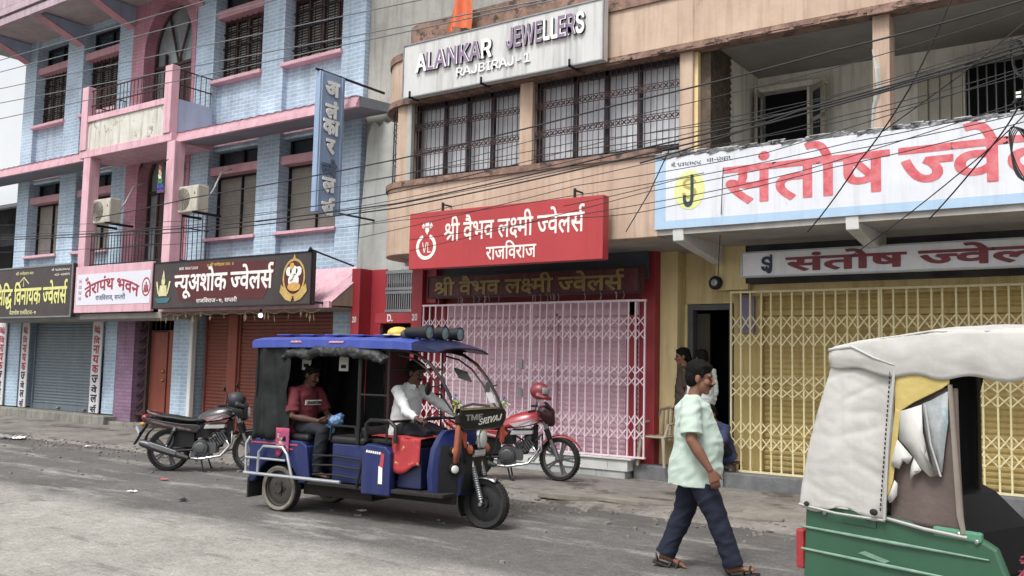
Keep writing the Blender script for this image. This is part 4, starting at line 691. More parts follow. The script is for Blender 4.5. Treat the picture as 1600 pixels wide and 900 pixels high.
# windows
def slat_window(a, b, z0, z1, style):
    wf = MB(); y = BY+.28
    fr = .055 if style == 'shut' else .035
    wf.box(a, a+fr, y, y+.1, z0, z1); wf.box(b-fr, b, y, y+.1, z0, z1); wf.box(a+fr, b-fr, y, y+.1, z0, z0+fr); wf.box(a+fr, b-fr, y, y+.1, z1-fr, z1)
    n = 4 if style == 'shut' else 2
    for k in range(1, n):
        x = a+(b-a)*k/n; wf.box(x-(.03 if n == 4 else .012), x+(.03 if n == 4 else .012), y-.002, y+.1, z0+fr, z1-fr)
    fo = wf.build('window_frame', m_wood if style == 'shut' else m_frame, blue, L0)
    s = MB()
    if style == 'shut':                          # louvred leaves
        for k in range(n):
            xa = a+(b-a)*k/n+.05; xb = a+(b-a)*(k+1)/n-.05
            for j in range(22):
                z = z0+.08+(z1-z0-.16)*j/22
                s.add([(xa, y+.09, z+.055), (xb, y+.09, z+.055), (xb, y+.03, z-.012), (xa, y+.03, z-.012)], [(0,1,2,3)])
        s.build('louvre', M('grey_brown_louvre', 'B3ABA4', .6, '7C746F', ns=5, amt=.7), fo)
        gm = MB()
        for k in range(9):
            x = a+(b-a)*(k+.5)/9; gm.box(x-.008, x+.008, y-.06, y-.045, z0, z1)
        for z in (z0+.35, z0+.8, z1-.3): gm.box(a, b, y-.045, y-.03, z-.012, z+.012)
        gm.build('window_grille', m_frame, fo)
    else:
        corrug(s, a+fr, b-fr, y+.06, z0+fr, z1-fr, .06, .004)
        s.build('blind', m_blind, fo)
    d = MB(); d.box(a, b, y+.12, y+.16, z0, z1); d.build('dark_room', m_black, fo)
for a, b in bays:
    slat_window(a, b, 7.84, 9.28, 'shut'); slat_window(a, b, 4.29, 5.70, 'blind')
    for z0, z1 in ((9.46, 10.05), (5.88, 6.30)):
        t = MB(); y = BY+.3
        t.box(a, b, y, y+.05, z0, z0+.05); t.box(a, b, y, y+.05, z1-.05, z1); x = (a+b)/2
        for xx in (a+.03, x, b-.03): t.box(xx-.03, xx+.03, y-.003, y+.05, z0+.05, z1-.05)
        fo = t.build('transom_frame', m_frame, blue, L0)
        gl = MB(); gl.box(a, b, y+.055, y+.07, z0, z1); gl.build('pane', m_glass, fo)
# arched doors
for z0, ztop, rz in ((6.35, 8.95, 1.1), (3.6, 5.9, .72)):
    d = MB(); y = BY+.3
    d.box(-19.55, -18.55, y, y+.06, z0, ztop-.35)
    for k in range(4): d.box(-19.5+.25*k, -19.3+.25*k, y-.015, y, z0+.1, ztop-.45)
    do = d.build('arched_door', m_wood, blue, L0)
    f = MB()
    for x in (-20.0, -19.6, -18.55, -18.17): f.box(x, x+.05, y-.03, y+.03, z0, ztop)
    f.box(-20.0, -18.12, y-.03, y+.03, ztop-.35, ztop-.28)
    cx, rx = -19.06, .92
    f.tube([(cx-rx*cos(pi*k/20), y, ztop+rz*sin(pi*k/20)) for k in range(21)], .035, 6)
    for aa in (60, 120): f.tube([(cx, y, ztop-.3), (cx+rx*.97*cos(radians(aa)), y, ztop+rz*.97*sin(radians(aa)))], .028, 6)
    f.build('door_frame', m_wood, do)
    gl = MB()
    gl.prism([(-20.0, z0), (-18.12, z0), (-18.12, ztop)]+[(cx+rx*cos(pi*k/16), ztop+rz*sin(pi*k/16)) for k in range(1, 16)]+[(-20.0, ztop)], (0, y+.05, 0), (1,0,0), (0,0,1), (0,1,0), .02)
    gl.build('fanlight', M('milky_fanlight_glass', '8E999C', .25, '5F686B', ns=1.5, amt=.8, spec=.6), do)
# roof eave with brackets
e = MB()
ey = 11.2
e.mat(0).box(-27.2, -12.3, ey, 13.6, 10.22, 10.34)
e.mat(1)
for x in (-25.6, -22.9, -20.6, -17.9, -15.4, -12.9):
    e.prism([(ey+.15, 10.2), (BY, 10.2), (BY, 9.72)], (x-.14, 0, 0), (0,1,0), (0,0,1), (1,0,0), .28)
e.build('eave_slab', [m_soffit, m_bluedk], blue, L0)
e = MB(); e.box(-27.25, -12.25, ey-.06, ey+.06, 10.02, 10.2); e.box(-27.25, -12.25, ey-.10, ey+.05, 10.25, 10.42)
e.box(-27.25, -12.25, ey-.06, ey+.2, 10.46, 11.6)
e.build('roof_parapet', m_eave, blue, L0)
e = MB()
for x in (-25.6, -22.9, -20.6, -17.9, -15.4): e.bar((x, ey+.12, 10.19), (x, BY, 9.70), .30, .03, side=(0,1,1))
e.each('bracket_trim', m_pinkband, blue, L0)
# sloping sunshades: second-floor level and above the shops
def sunshade(x0, x1, yf, zf, yb, zb, th, ridge, name):
    s = MB(); n = int((x1-x0)/ridge); vs = []
    for i in range(2*n+1):
        x = x0+(x1-x0)*i/(2*n); dz = .018*(i % 2)
        vs += [(x, yf, zf+th+dz), (x, yb, zb+dz)]
    s.add(vs, [(2*i, 2*i+2, 2*i+3, 2*i+1) for i in range(2*n)])
    s.box(x0, x1, yf-.03, yf+.05, zf-.02, zf+.06); s.box(x0, x1, yf+.0, yf+.06, zf+.065, zf+.12); s.box(x0, x1, yf+.02, yf+.07, zf+.125, zf+th+.005)
    o = s.build(name, m_pink, blue, L0)
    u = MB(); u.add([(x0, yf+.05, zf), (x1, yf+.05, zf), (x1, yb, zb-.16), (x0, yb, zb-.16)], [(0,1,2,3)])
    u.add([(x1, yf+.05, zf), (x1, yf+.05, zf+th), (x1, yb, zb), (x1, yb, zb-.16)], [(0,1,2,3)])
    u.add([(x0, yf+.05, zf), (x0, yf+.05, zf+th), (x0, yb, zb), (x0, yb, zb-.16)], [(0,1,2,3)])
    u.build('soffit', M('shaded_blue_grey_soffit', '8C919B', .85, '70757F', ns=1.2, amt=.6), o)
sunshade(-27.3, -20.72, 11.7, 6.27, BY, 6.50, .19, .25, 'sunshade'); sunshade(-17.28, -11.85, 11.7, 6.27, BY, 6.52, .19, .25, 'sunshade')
s = MB()
n = 60; vs = []
x0, x1 = -17.3, -12.2
for i in range(2*n+1):
    x = x0+(x1-x0)*i/(2*n); dz = .02*(i % 2); vs += [(x, 11.58, 2.72+dz), (x, BY, 3.46+dz)]
s.add(vs, [(2*i, 2*i+2, 2*i+3, 2*i+1) for i in range(2*n)])
s.box(x0, x1, 11.53, 11.6, 2.62, 2.72)
aw = s.build('shop_awning', m_pink, blue, L0)
s = MB(); s.prism([(11.6, 2.66), (12.6, 2.69), (12.6, 3.42), (11.6, 2.72)], (x1-.05, 0, 0), (0,1,0), (0,0,1), (1,0,0), .04)
s.box(x0, x1-.05, 11.6, 12.6, 2.62, 2.65)
s.build('awning_gable', M('dusty_tan_gable', 'A89684', .85, '8B7B6B', ns=2.5, amt=.6, streak='6A5D50', st=.4), aw)
s = MB(); s.box(-25.7, -17.3, 11.62, BY, 2.5, 2.62); s.box(-20.72, -17.28, 11.55, BY, 3.42, 3.6); s.box(-25.7, -20.7, 11.7, BY, 3.3, 3.42)
s.build('first_floor_slab', m_soffit, blue, L0)
# balcony on the second floor
b = MB()
b.box(-20.79, -17.21, 11.55, BY, 6.26, 6.44); b.box(-20.6, -17.4, 11.545, 11.7, 7.10, 7.24)
b.box(-20.75, -20.5, 11.52, 11.72, 6.44, 7.95); b.box(-17.5, -17.25, 11.52, 11.72, 6.44, 7.93)
bo = b.build('balcony', m_pink, blue, L0, bevel=.012)
b = MB(); b.box(-20.5, -17.5, 11.58, 11.68, 6.44, 7.10); b.build('balcony_panel', m_stain, bo)
b = MB(); b.box(-17.36, -17.27, 11.72, BY, 6.44, 7.22); b.box(-20.73, -20.64, 11.72, BY, 6.44, 7.22); b.each('balcony_cheek', m_bluedk, bo)
b = MB()
for z in (7.5, 7.86): b.tube([(-20.5, 11.62, z), (-17.5, 11.62, z)], .016, 6)
for k in range(22): x = -20.45+2.9*k/21; b.tube([(x, 11.62, 7.24), (x, 11.62, 7.86)], .009, 5)
for xx in (-17.32, -20.68):
    for z in (7.55, 7.88): b.tube([(xx, 11.72, z), (xx, BY, z)], .016, 6)
    for k in range(7): y = 11.78+.78*k/6; b.tube([(xx, y, 7.22), (xx, y, 7.88)], .009, 5)
b.build('balcony_railing', m_wood, bo)
# first-floor balcony columns, railing, slab
b = MB()
for x in (-20.6, -17.35): b.box(x, x+.28, 11.56, 11.82, 2.64, 6.26)
b.each('balcony_column', m_pink, blue, L0, bevel=.012)
b = MB()
for z in (3.75, 4.1, 4.45): b.tube([(-20.32, 11.7, z), (-17.35, 11.7, z)], .014, 5)
for k in range(26): x = -20.3+2.95*k/25; b.tube([(x, 11.7, 3.6), (x, 11.7, 4.45)], .009, 5)
for z in (3.75, 4.45): b.tube([(-17.2, 11.82, z), (-17.2, BY, z)], .014, 5)
for k in range(7): y = 11.85+.7*k/6; b.tube([(-17.2, y, 3.6), (-17.2, y, 4.9)], .009, 5)
b.build('lower_railing', m_frame, blue, L0)
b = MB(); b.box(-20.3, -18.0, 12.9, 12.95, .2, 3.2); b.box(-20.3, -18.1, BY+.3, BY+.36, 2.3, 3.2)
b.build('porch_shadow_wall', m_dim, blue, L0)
# ground floor: plinth, shutters, doors
b = MB(); b.box(-30, -20.3, 12.25, 13.3, 0, .27); b.build('plinth', m_stepL, blue, L0, bevel=.02)
b = MB(); b.box(-20.3, -18.9, 12.35, 13.0, 0, .16); b.build('threshold', m_stepL, blue, L0, bevel=.02)
def shutter(x0, x1, y, z0, z1, m, name='roller_shutter', locks=2):
    s = MB(); corrug(s, x0, x1, y, z0+.14, z1, .075, .014)
    s.box(x0, x1, y-.02, y+.02, z0, z0+.14); s.box(x0-.05, x0, y-.05, y+.05, z0, z1); s.box(x1, x1+.05, y-.05, y+.05, z0, z1)
    o = s.build(name, m, blue, L0)
    k = MB()
    for i in range(locks):
        x = x0+(x1-x0)*(.45+.42*i); k.box(x-.07, x+.07, y-.05, y-.02, z0+.05, z0+.09); k.ell((x, y-.06, z0+.06), .035, 8, 6)
    if locks: k.each('shutter_lock', m_tube, o, smooth=40)
shutter(-24.36, -21.5, 12.72, .28, 2.62, m_shut)
shutter(-29.0, -26.1, 12.72, .28, 2.62, m_shut, locks=0)
shutter(-17.35, -16.6, 12.85, .15, 2.62, m_brown, locks=0); shutter(-16.2, -13.25, 12.85, .15, 2.62, m_brown)
b = MB(); b.box(-16.55, -16.25, 12.75, 12.95, .1, 2.62); b.build('shutter_post', m_browndoor, blue, L0)
b = MB(); b.box(-17.57, -17.45, 12.5, 12.62, .1, 2.6); b.build('drain_pipe', m_white, blue, L0, bevel=.02)
b = MB(); b.box(-19.35, -18.75, 12.78, 12.84, .32, 2.25); b.box(-18.72, -18.3, 12.80, 12.86, .12, 2.3)
do = b.each('entrance_door', m_browndoor, blue, L0, bevel=.008)[0]
b = MB()
for z in (1.15, 1.35): b.ell((-18.85, 12.76, z), (.05, .03, .04), 8, 6)
b.each('handle', M('brass', 'B08A3C', .35, metal=.9), do)
b = MB()                                        # slanting bars of the entrance grille
xl, xr, zt = -20.0, -18.3, 3.0
for k in range(11):
    z = .1+.25*k; b.bar((xl, 12.72, z), (min(xl+.62, xr), 12.72, z+.4), .05, .02)
for k in range(7):
    x = xl+.26*k; b.bar((x, 12.73, .06), (x+.12, 12.73, .36), .04, .02)
b.box(xl-.04, xl, 12.68, 12.76, .05, 2.5); b.box(xl+.62, xl+.66, 12.68, 12.76, .3, 2.5); b.box(xl, xr, 12.68, 12.76, .33, .37); b.box(xl, xr, 12.68, 12.76, .05, .09)
b.tube([(-19.15-.86*cos(pi*k/14), 12.72, 2.3+.5*sin(pi*k/14)) for k in range(15)], .025, 6)
for k in range(9): x = -19.85+.18*k; b.box(x-.01, x+.01, 12.71, 12.73, 2.32, 2.5+.2*(1-abs(k-4)/5))
b.build('entrance_grille', M('rusty_dark_grille', '3A2624', .7, '5A3C33', ns=8, amt=.7), blue, L0)
# ------------------------------------------------------------------ tan jewellers' building
UY = 11.0
tan = thing('corner_building', 'tan plastered two storey building with rounded corner, barred windows and open upper balcony', 'building', (-5, UY, 0))
L1 = off(tan)
def plan(x_end, o=0.0, n=12, back=14.6):
    r = .85
    return [(-10.85-o, back)] + [(-10.0-(r+o)*sin(pi/2*k/n+0) if False else -10.0-(r+o)*cos(pi/2*k/n), 11.85-(r+o)*sin(pi/2*k/n)) for k in range(n+1)] + [(x_end, UY-o)]
def pathwall(mb, pts, th, z0, z1):
    rings = []
    for i, (x, y) in enumerate(pts):
        a = Vector(pts[max(i-1, 0)]); b = Vector(pts[min(i+1, len(pts)-1)]); t = (b-a).normalized(); nrm = Vector((-t.y, t.x))
        q = Vector((x, y))+nrm*th
        rings.append([(x, y, z0), (q.x, q.y, z0), (q.x, q.y, z1), (x, y, z1)])
    return mb.loft(rings)
w = MB(); pathwall(w, plan(-5.5), .25, 3.40, 4.50); pathwall(w, plan(-5.0), .25, 5.93, 6.62)
w.box(-5.0, 7, UY, UY+.25, 5.93, 6.62)
w.box(-10.24, -9.93, UY+.04, UY+.4, 4.5, 5.95); w.box(-7.80, -7.57, UY+.04, UY+.4, 4.5, 5.95); w.box(-5.22, -5.03, UY+.04, UY+.2, 4.4, 5.95)
wall = w.build('wall', m_tan, tan, L1, bevel=.012)
w = MB(); w.box(-10.02, -9.925, UY+.03, UY+.1, 4.5, 5.95); w.build('bare_concrete_patch', m_conc2, wall)
w = MB(); w.box(-5.03, -4.98, UY+.1, UY+.2, 4.4, 5.95); w.build('ochre_edge', m_yellow, wall)
w = MB(); w.box(-2.76, -2.57, UY+.04, UY+.3, 4.4, 5.95); w.box(1.2, 1.4, UY+.04, UY+.3, 4.4, 5.95); col = w.each('balcony_column', m_tan, tan, L1, bevel=.01)[0]
w = MB(); w.tube([(-2.77, UY+.05, 4.45), (-2.74, UY+.04, 4.75), (-2.68, UY+.03, 4.95), (-2.70, UY+.03, 5.2), (-2.76, UY+.05, 5.45)], [.02,.035,.045,.04,.01], 6, flat=.4)
w.build('broken_plaster', m_conc2, col)
w = MB()
pathwall(w, plan(7, .05), .22, 5.84, 5.935); pathwall(w, plan(-5.52, .04), .2, 4.49, 4.585)
pathwall(w, plan(7, .03), .3, 6.60, 6.72)
for k in range(150):
    x = -9.9+17*R_.random(); w.obox((x, UY-.05+.02*R_.random(), 5.85+.06*R_.random()), (.05+.12*R_.random(), 0, 0), (0, .02, .003), (0, .003, .02))
w.build('eroded_ledge', m_tandk, tan, L1)
w = MB(); pathwall(w, plan(7, -.3), .2, 6.72, 7.3); w.build('roof_kerb', m_tandk, tan, L1)
w = MB()                                        # slabs
w.prism([(x, y) for x, y in plan(7, -.02)] + [(7, 14.6)], (0, 0, 3.415), (1,0,0), (0,1,0), (0,0,1), .12)
w.build('first_floor_slab', m_soffit, tan, L1)
w = MB(); w.prism([(x, y) for x, y in plan(7, -.1)] + [(7, 14.6)], (0, 0, 5.97), (1,0,0), (0,1,0), (0,0,1), .12); w.build('balcony_ceiling', m_ceil, tan, L1)
w = MB(); w.box(-4.9, 7, UY+.28, 13, 4.3, 4.4); w.build('balcony_floor', m_conc, tan, L1)
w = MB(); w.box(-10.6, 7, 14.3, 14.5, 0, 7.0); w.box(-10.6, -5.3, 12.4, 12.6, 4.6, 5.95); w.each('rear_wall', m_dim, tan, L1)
w = MB(); w.box(-10.85, -10.6, 12.0, 14.5, 3.35, 7.0); w.box(6.8, 7, 11.3, 14.5, 0, 7); w.each('side_wall', m_conc2, tan, L1)
# barred windows with curtains
def barred_window(pts, z0, z1, curtain, nb, bands=True):
    """pts: plan polyline (x,y) of the glass; bars stand 8 cm proud of it"""
    P = [Vector((x, y, 0)) for x, y in pts]
    seg = [(P[i+1]-P[i]).length for i in range(len(P)-1)]; T = sum(seg)
    def pos(t):
        d = t*T
        for i, s in enumerate(seg):
            if d <= s or i == len(seg)-1: return P[i].lerp(P[i+1], d/s), (P[i+1]-P[i]).normalized()
            d -= s
    def pt(t, o, z):
        p, tg = pos(min(max(t, 0), 1)); n = Vector((tg.y, -tg.x, 0)); q = p+n*o; return (q.x, q.y, z)
    f = MB()
    K = 1 if len(P) == 2 else 10
    for z in (z0+.03, z1-.03):
        for k in range(K): f.bar(pt(k/K, 0, z), pt((k+1)/K, 0, z), .07, .06)
    for t in ((0, .28, .5, .72, 1) if K == 1 else (0, 1)): 
        p = pt(min(max(t, .012), .988), .0, 0); f.box(p[0]-.03, p[0]+.03, p[1]-.03, p[1]+.03, z0, z1)
    fo = f.build('window_frame', m_frame, tan, L1)
    c = MB()
    nv = 140
    c.grid(lambda u, v: (lambda q: (q[0], q[1], z0+(z1-z0)*v))(pt(u, -.16+.03*sin(u*T*38)+.012*sin(u*T*91+2), 0)), nv, 1)
    c.build('curtain', curtain, fo, smooth=180)
    gl = MB(); gl.grid(lambda u, v: pt(u, -.04, z0+(z1-z0)*v), K*2, 1); gl.build('pane', m_pane, fo)
    b = MB()
    for k in range(nb+1):
        t = k/nb; b.tube([pt(t, .085, z0-.02), pt(t, .085, z1)], .0065, 5)
    for z in (z0+.02, z0+.14, z1-.12, z0+(z1-z0)*.32, z0+(z1-z0)*.40, z0+(z1-z0)*.66, z0+(z1-z0)*.74):
        for k in range(K): b.tube([pt(k/K, .09, z), pt((k+1)/K, .09, z)], .0065, 5)
    if bands:
        for fz in (.36, .70):
            z = z0+(z1-z0)*fz
            for k in range(nb):
                q = pt((k+.5)/nb, .09, z); b.obox(q, (.03, 0, .03), (-.006, 0, .006), (0, .006, 0)); b.obox(q, (-.03, 0, .03), (.006, 0, .006), (0, .006, 0)); b.ell(q, .017, 6, 4)
    b.build('window_grille', M('rust_flecked_bars', '2C2A30', .6, '6A3B34', ns=14, amt=.8), fo)
barred_window([(-9.93, UY+.2), (-7.80, UY+.2)], 4.60, 5.84, m_curtain, 24)
barred_window([(-7.57, UY+.2), (-5.22, UY+.2)], 4.60, 5.84, m_curtain, 26)
r = .70
barred_window([(-10.0-r*cos(pi/2*k/8), 11.85-r*sin(pi/2*k/8)) for k in range(8)], 4.60, 5.84, m_curtainb, 9, False)
# open balcony: rear wall with shuttered window, cream doors, barred opening; lattice side screen
w = MB()
for a, b in ((-5.0, -4.8), (-4.13, -2.1), (-.7, 7)):
    w.box(a, b, 13.0, 13.15, 4.4, 5.97)
w.box(-4.8, -4.13, 13.0, 13.15, 5.72, 5.97); w.box(-4.8, -4.13, 13.0, 13.15, 4.4, 4.75); w.box(-2.1, -.7, 13.0, 13.15, 5.72, 5.97); w.box(-2.1, -.7, 13.0, 13.15, 4.4, 4.8)
w.box(-5.0, -4.87, UY+.2, 13.0, 4.4, 5.97)
w.build('balcony_rear_wall', m_balc, tan, L1)
w = MB()
for k in range(26):
    z = 4.3+.09*k; w.box(-5.0, -4.84, UY+.185, UY+.199, 4.4, 5.95) if k == 0 else w.bar((-4.855, UY+.2, z), (-4.855, 11.9, z-.6), .035, .02, side=(1,0,0))
w.build('lattice_screen', M('dark_brick_lattice', '6B5A4B', .85, '3A312A', ns=7, amt=.8), tan, L1)
w = MB()
w.box(-5.05, -3.85, 12.88, 13.0, 5.72, 5.80)
for x in (-4.84, -4.10): w.box(x-.04, x+.04, 12.94, 13.06, 4.75, 5.72)
wf = w.build('window_frame', m_balc, tan, L1, bevel=.01)
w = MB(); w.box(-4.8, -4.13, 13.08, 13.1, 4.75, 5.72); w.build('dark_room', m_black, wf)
for hx, sx in ((-4.80, -1), (-4.08, 1)):          # open leaves with two glass lights each
    l = MB(); ex, ey = hx+(sx*.26 if sx > 0 else .03), 12.68 if sx > 0 else 12.62
    for (t0, t1, z0, z1) in ((0, 1, 4.75, 4.83), (0, 1, 5.62, 5.70), (0, 1, 5.18, 5.24), (0, .18, 4.83, 5.62), (.82, 1, 4.83, 5.62)):
        a = Vector((hx, 12.93, 0)).lerp(Vector((ex, ey, 0)), t0); b_ = Vector((hx, 12.93, 0)).lerp(Vector((ex, ey, 0)), t1)
        l.bar((a.x, a.y, (z0+z1)/2), (b_.x, b_.y, (z0+z1)/2), z1-z0, .035, side=(.85, .5, 0))
    lo = l.build('window_leaf', M('cream_joinery', 'C2BAA8', .6, 'A39A87', ns=4, amt=.5), wf)
    l = MB(); l.bar((hx, 12.93, 5.2), (ex, ey, 5.2), .85, .008, side=(.85, .5, 0)); l.build('pane', m_glass, lo)
w = MB()
for k in range(4): w.box(-2.66+.14*k, -2.54+.14*k, 12.94, 13.0, 4.4, 5.66)
w.each('cream_door', M('cream_joinery', 'C2BAA8', .6, 'A39A87', ns=4, amt=.5), tan, L1, bevel=.008)
w = MB()
for k in range(13): x = -2.05+.105*k; w.tube([(x, 12.98, 4.8), (x, 12.98, 5.72)], .011, 5)
for z in (4.85, 5.67): w.tube([(-2.1, 12.98, z), (-.7, 12.98, z)], .012, 5)
wf = w.build('barred_opening', m_tube, tan, L1)
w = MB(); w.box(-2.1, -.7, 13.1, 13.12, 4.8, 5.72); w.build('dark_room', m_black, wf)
w = MB()
w.add([(-2.2, 13.0, 5.78), (-.6, 13.0, 5.78), (-.6, 12.5, 5.62), (-2.2, 12.5, 5.62)], [(0,1,2,3)])
w.build('window_hood', m_ceil, tan, L1, solid=.03)
# painted parapet of the right-hand shop
san = thing('painted_sign_band', 'long white painted parapet with big red Hindi lettering and yellow dollar emblem', 'sign', (-1, UY, 3.5))
w = MB(); w.box(-5.53, 7, UY-.012, UY+.25, 3.49, 4.44)
so = w.build('parapet', M('white_sign_paint', 'DCDFE6', .6, 'C9CCD6', ns=1.5, amt=.6, streak='A9A9B0', st=.4, patch='BDBABA', pt=.64, ps=2.5, bump=.2, bs=5), san, off(san), bevel=.006)
m_skyb = M('sky_blue_border', 'A9C8E4', .6, '98B8D8', ns=3, amt=.5, streak='8298B2', st=.3)
w = MB(); w.box(-5.532, -5.38, UY-.016, UY-.012, 3.492, 4.44); w.box(-5.38, 7, UY-.016, UY-.012, 3.492, 3.60); w.build('blue_border', m_skyb, so)
m_sred = M('brushed_red_lettering', 'CF4650', .55, 'E08088', ns=9, amt=.9)
m_dkgreen = M('dark_green_lettering', '2F4A4C', .6)
text('santosh_big', (-4.58, UY-.013, 3.735), UX, UZ, NY, 4.5, .69, m_sred, san, bold=.020, depth=.003, loc=off(san))
text('phone', (-5.30, UY-.013, 4.30), UX, UZ, NY, .42, .075, m_dkgreen, san, 'small_lettering', bold=.012, depth=.003, loc=off(san))
text('phone2', (-4.80, UY-.013, 4.31), UX, UZ, NY, .32, .06, m_dkgreen, san, 'small_lettering', bold=.012, depth=.003, loc=off(san))
w = MB(); disc(w, (-5.04, UY-.0125, 3.98), .215, d=.003, rz=.255); w.build('emblem_disc', M('lime_yellow_emblem', 'DDE08A', .6, 'CFD47A', ns=5), san, off(san))
text('S', (-5.14, UY-.016, 3.87), UX, UZ, NY, .2, .27, M('ochre_lettering', 'C0A24A', .6), san, 'emblem_letter', bold=.01, depth=.003, loc=off(san))
text('J', (-5.13, UY-.0195, 3.76), UX, UZ, NY, .15, .42, m_dkgreen, san, 'emblem_letter', bold=.02, depth=.003, loc=off(san))
w = MB()
for k in range(260):
    x = -5.5+12.3*R_.random()**1.1; h = .015+.03*R_.random(); w.obox((x, UY+.03-.045*R_.random(), 4.45+.035*R_.random()), (.03+.06*R_.random(), .01, .004), (0, .02, .01), (0, -.01, h*.6))
w.box(-5.53, 7, UY+.0, UY+.24, 4.43, 4.48)
w.build('flaking_ledge', m_ledgewhite, san, off(san))
w = MB()
for x in (-5.21, -3.0, -.7, 1.6):
    w.prism([(UY+.0, 3.485), (12.3, 3.485), (12.3, 3.16), (UY+.02, 3.33)], (x-.075, 0, 0), (0,1,0), (0,0,1), (1,0,0), .15)
w.each('cantilever_bracket', m_white, tan, L1, bevel=.01)
w = MB(); w.box(-5.5, 7, UY+.25, 12.3, 3.485, 3.50); w.build('cantilever_soffit', m_soffit, tan, L1)
# ground-floor walls of the two shops
w = MB()
w.box(-6.52, -6.25, 12.45, 12.9, 0, 3.42); w.box(-10.76, -10.52, 12.1, 12.9, 0, 3.42); w.box(-12.25, -12.04, 12.12, 13.2, 0, 3.37); w.box(-12.04, -11.66, 12.42, 13.2, 0, 3.37)
w.box(-11.66, -10.76, 12.15, 12.3, 2.36, 2.54); w.box(-10.52, -6.52, 12.5, 12.7, 2.68, 3.42); w.box(-10.52, -10.3, 12.2, 12.42, 2.7, 3.42)
w.box(-10.52, -10.2, 12.36, 12.5, .3, 2.68); w.box(-6.7, -6.52, 12.40, 12.55, .3, 2.68)
w.each('red_shop_wall', m_red, tan, L1, bevel=.008)
w = MB(); w.box(-10.3, -6.33, 12.36, 12.42, 3.0, 3.42); w.build('slate_fascia', M('slate_grey_board', '4D5560', .7, '3B424C', ns=2), tan, L1)
w = MB(); w.box(-11.66, -10.76, 13.6, 13.7, 0, 3.3); w.box(-11.67, -11.6, 12.3, 13.6, 0, 2.36); w.build('stair_hall', M('maroon_hall', '54262C', .8, '3A1A1F', ns=2), tan, L1)
w = MB()
for k in range(17): x = -11.62+.052*k; w.box(x-.011, x+.011, 12.40, 12.42, 2.56, 3.34)
for z in (2.6, 2.93, 3.0, 3.30): w.box(-11.66, -10.76, 12.39, 12.43, z-.025, z+.025)
fo = w.build('stair_grille', m_tube, tan, L1)
w = MB(); w.box(-11.66, -10.76, 12.75, 12.78, 2.54, 3.4); w.build('backing_plate', M('dusty_grey_sheet', '6A6966', .9, '4A4947', ns=3), fo)
text('Q', (-11.36, 12.147, 2.39), UX, UZ, NY, .13, .13, m_white, tan, 'door_number', bold=.03, depth=.003, loc=L1)
text('num', (-10.73, 12.097, 2.40), UX, UZ, NY, .12, .12, m_white, tan, 'door_number', bold=.03, depth=.003, loc=L1)
text('num', (-12.2, 12.117, 2.38), UX, UZ, NY, .10, .11, m_white, tan, 'door_number', bold=.03, depth=.003, loc=L1)
w = MB()
w.box(-6.34, -5.97, 12.62, 12.95, 0, 3.42); w.box(-5.97, -5.1, 12.9, 13.1, 2.64, 3.42); w.box(-5.30, -4.82, 12.45, 12.9, 2.80, 3.42); w.box(-5.97, -5.92, 12.86, 13.1, .26, 2.64); w.box(-4.82, 7, 12.62, 12.9, 2.72, 3.3)
w.each('ochre_shop_wall', m_yellow, tan, L1, bevel=.008)
w = MB(); w.box(-4.85, 7, 12.45, 12.62, 2.88, 3.45); w.build('dark_header', M('dark_grey_header', '4A4A4E', .85, '2C2C30', ns=2, amt=.9), tan, L1)  # mottled dark grey band above the gate
w = MB(); w.box(-5.91, -5.84, 12.88, 13.05, .26, 2.63); w.box(-5.84, -5.2, 12.88, 13.05, 2.55, 2.63); w.box(-5.27, -5.2, 12.88, 13.05, .26, 2.55)
fo = w.build('door_frame', M('slate_door_frame', '5E6168', .6, '484A50', ns=4), tan, L1)
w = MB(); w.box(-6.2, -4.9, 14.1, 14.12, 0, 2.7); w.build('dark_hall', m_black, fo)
w = MB(); w.box(-5.83, -5.62, 13.0, 13.05, .26, 2.5); w.build('door_leaf', M('dark_olive_door', '3F3A2C', .6, '2E2A20', ns=3), fo)
# marble step, grey step
w = MB()
for k in range(8):
    x = -11.0+.6*k
    w.box(x+.002, min(x+.598, -6.47), 12.05, 12.5, .17, .33)
w.box(-11.0, -6.40, 12.02, 12.6, .335, .36)
so = w.build('marble_step', m_marble, tan, L1, bevel=.004)
w = MB()
for k in range(6):
    x = -11.0+.8*k; w.box(x+.002, min(x+.798, -6.52), 12.07, 12.5, 0, .168)
w.build('step_riser', M('grey_white_marble', 'B9BCBA', .35, '9C9F9D', ns=2, amt=.7, streak='7E807E', st=.4), so, bevel=.004)
w = MB(); w.box(-6.46, 7, 12.22, 13.6, 0, .265); w.build('grey_step', m_step, tan, L1, bevel=.015)
# folding lattice gates
def folding_gate(x0, x1, y, z0, z1, nb, bands, mg, name, posts=()):
    mb = MB(); dx = (x1-x0)/nb
    xs = [x0+dx*(k+(R_.uniform(-.10, .10) if 0 < k < nb else 0)) for k in range(nb+1)]
    for k in range(nb+1):
        x = xs[k]; t_ = R_.uniform(-.006, .006)
        mb.bar((x-t_, y, z0), (x+t_, y, z1), .022, .024)
        if k in posts: mb.box(x-.045, x-.016, y-.02, y+.02, z0, z1)
    for (za, zb) in bands:
        h = (zb-za)/2
        for zz in (za, za+h):
            for k in range(nb):
                xa = xs[k]; xb = xs[k+1]; g_ = h*(.10+R_.uniform(-.04, .04))
                mb.bar((xa, y-.016, zz+g_), (xb, y-.016, zz+h-g_), .016, .005); mb.bar((xa, y+.016, zz+h-g_), (xb, y+.016, zz+g_), .016, .005)
    mb.box(x0-.02, x1+.02, y-.02, y+.02, z1, z1+.03)
    mb.box(x0-.02, x1+.02, y-.025, y+.025, z0-.025, z0)
    return mb.build(name, mg, tan, L1)
gt = folding_gate(-10.50, -6.25, 12.13, .39, 2.64, 30, ((2.06, 2.44), (1.38, 1.72), (.60, 1.0)), m_pinkgate, 'folding_gate', (16,))
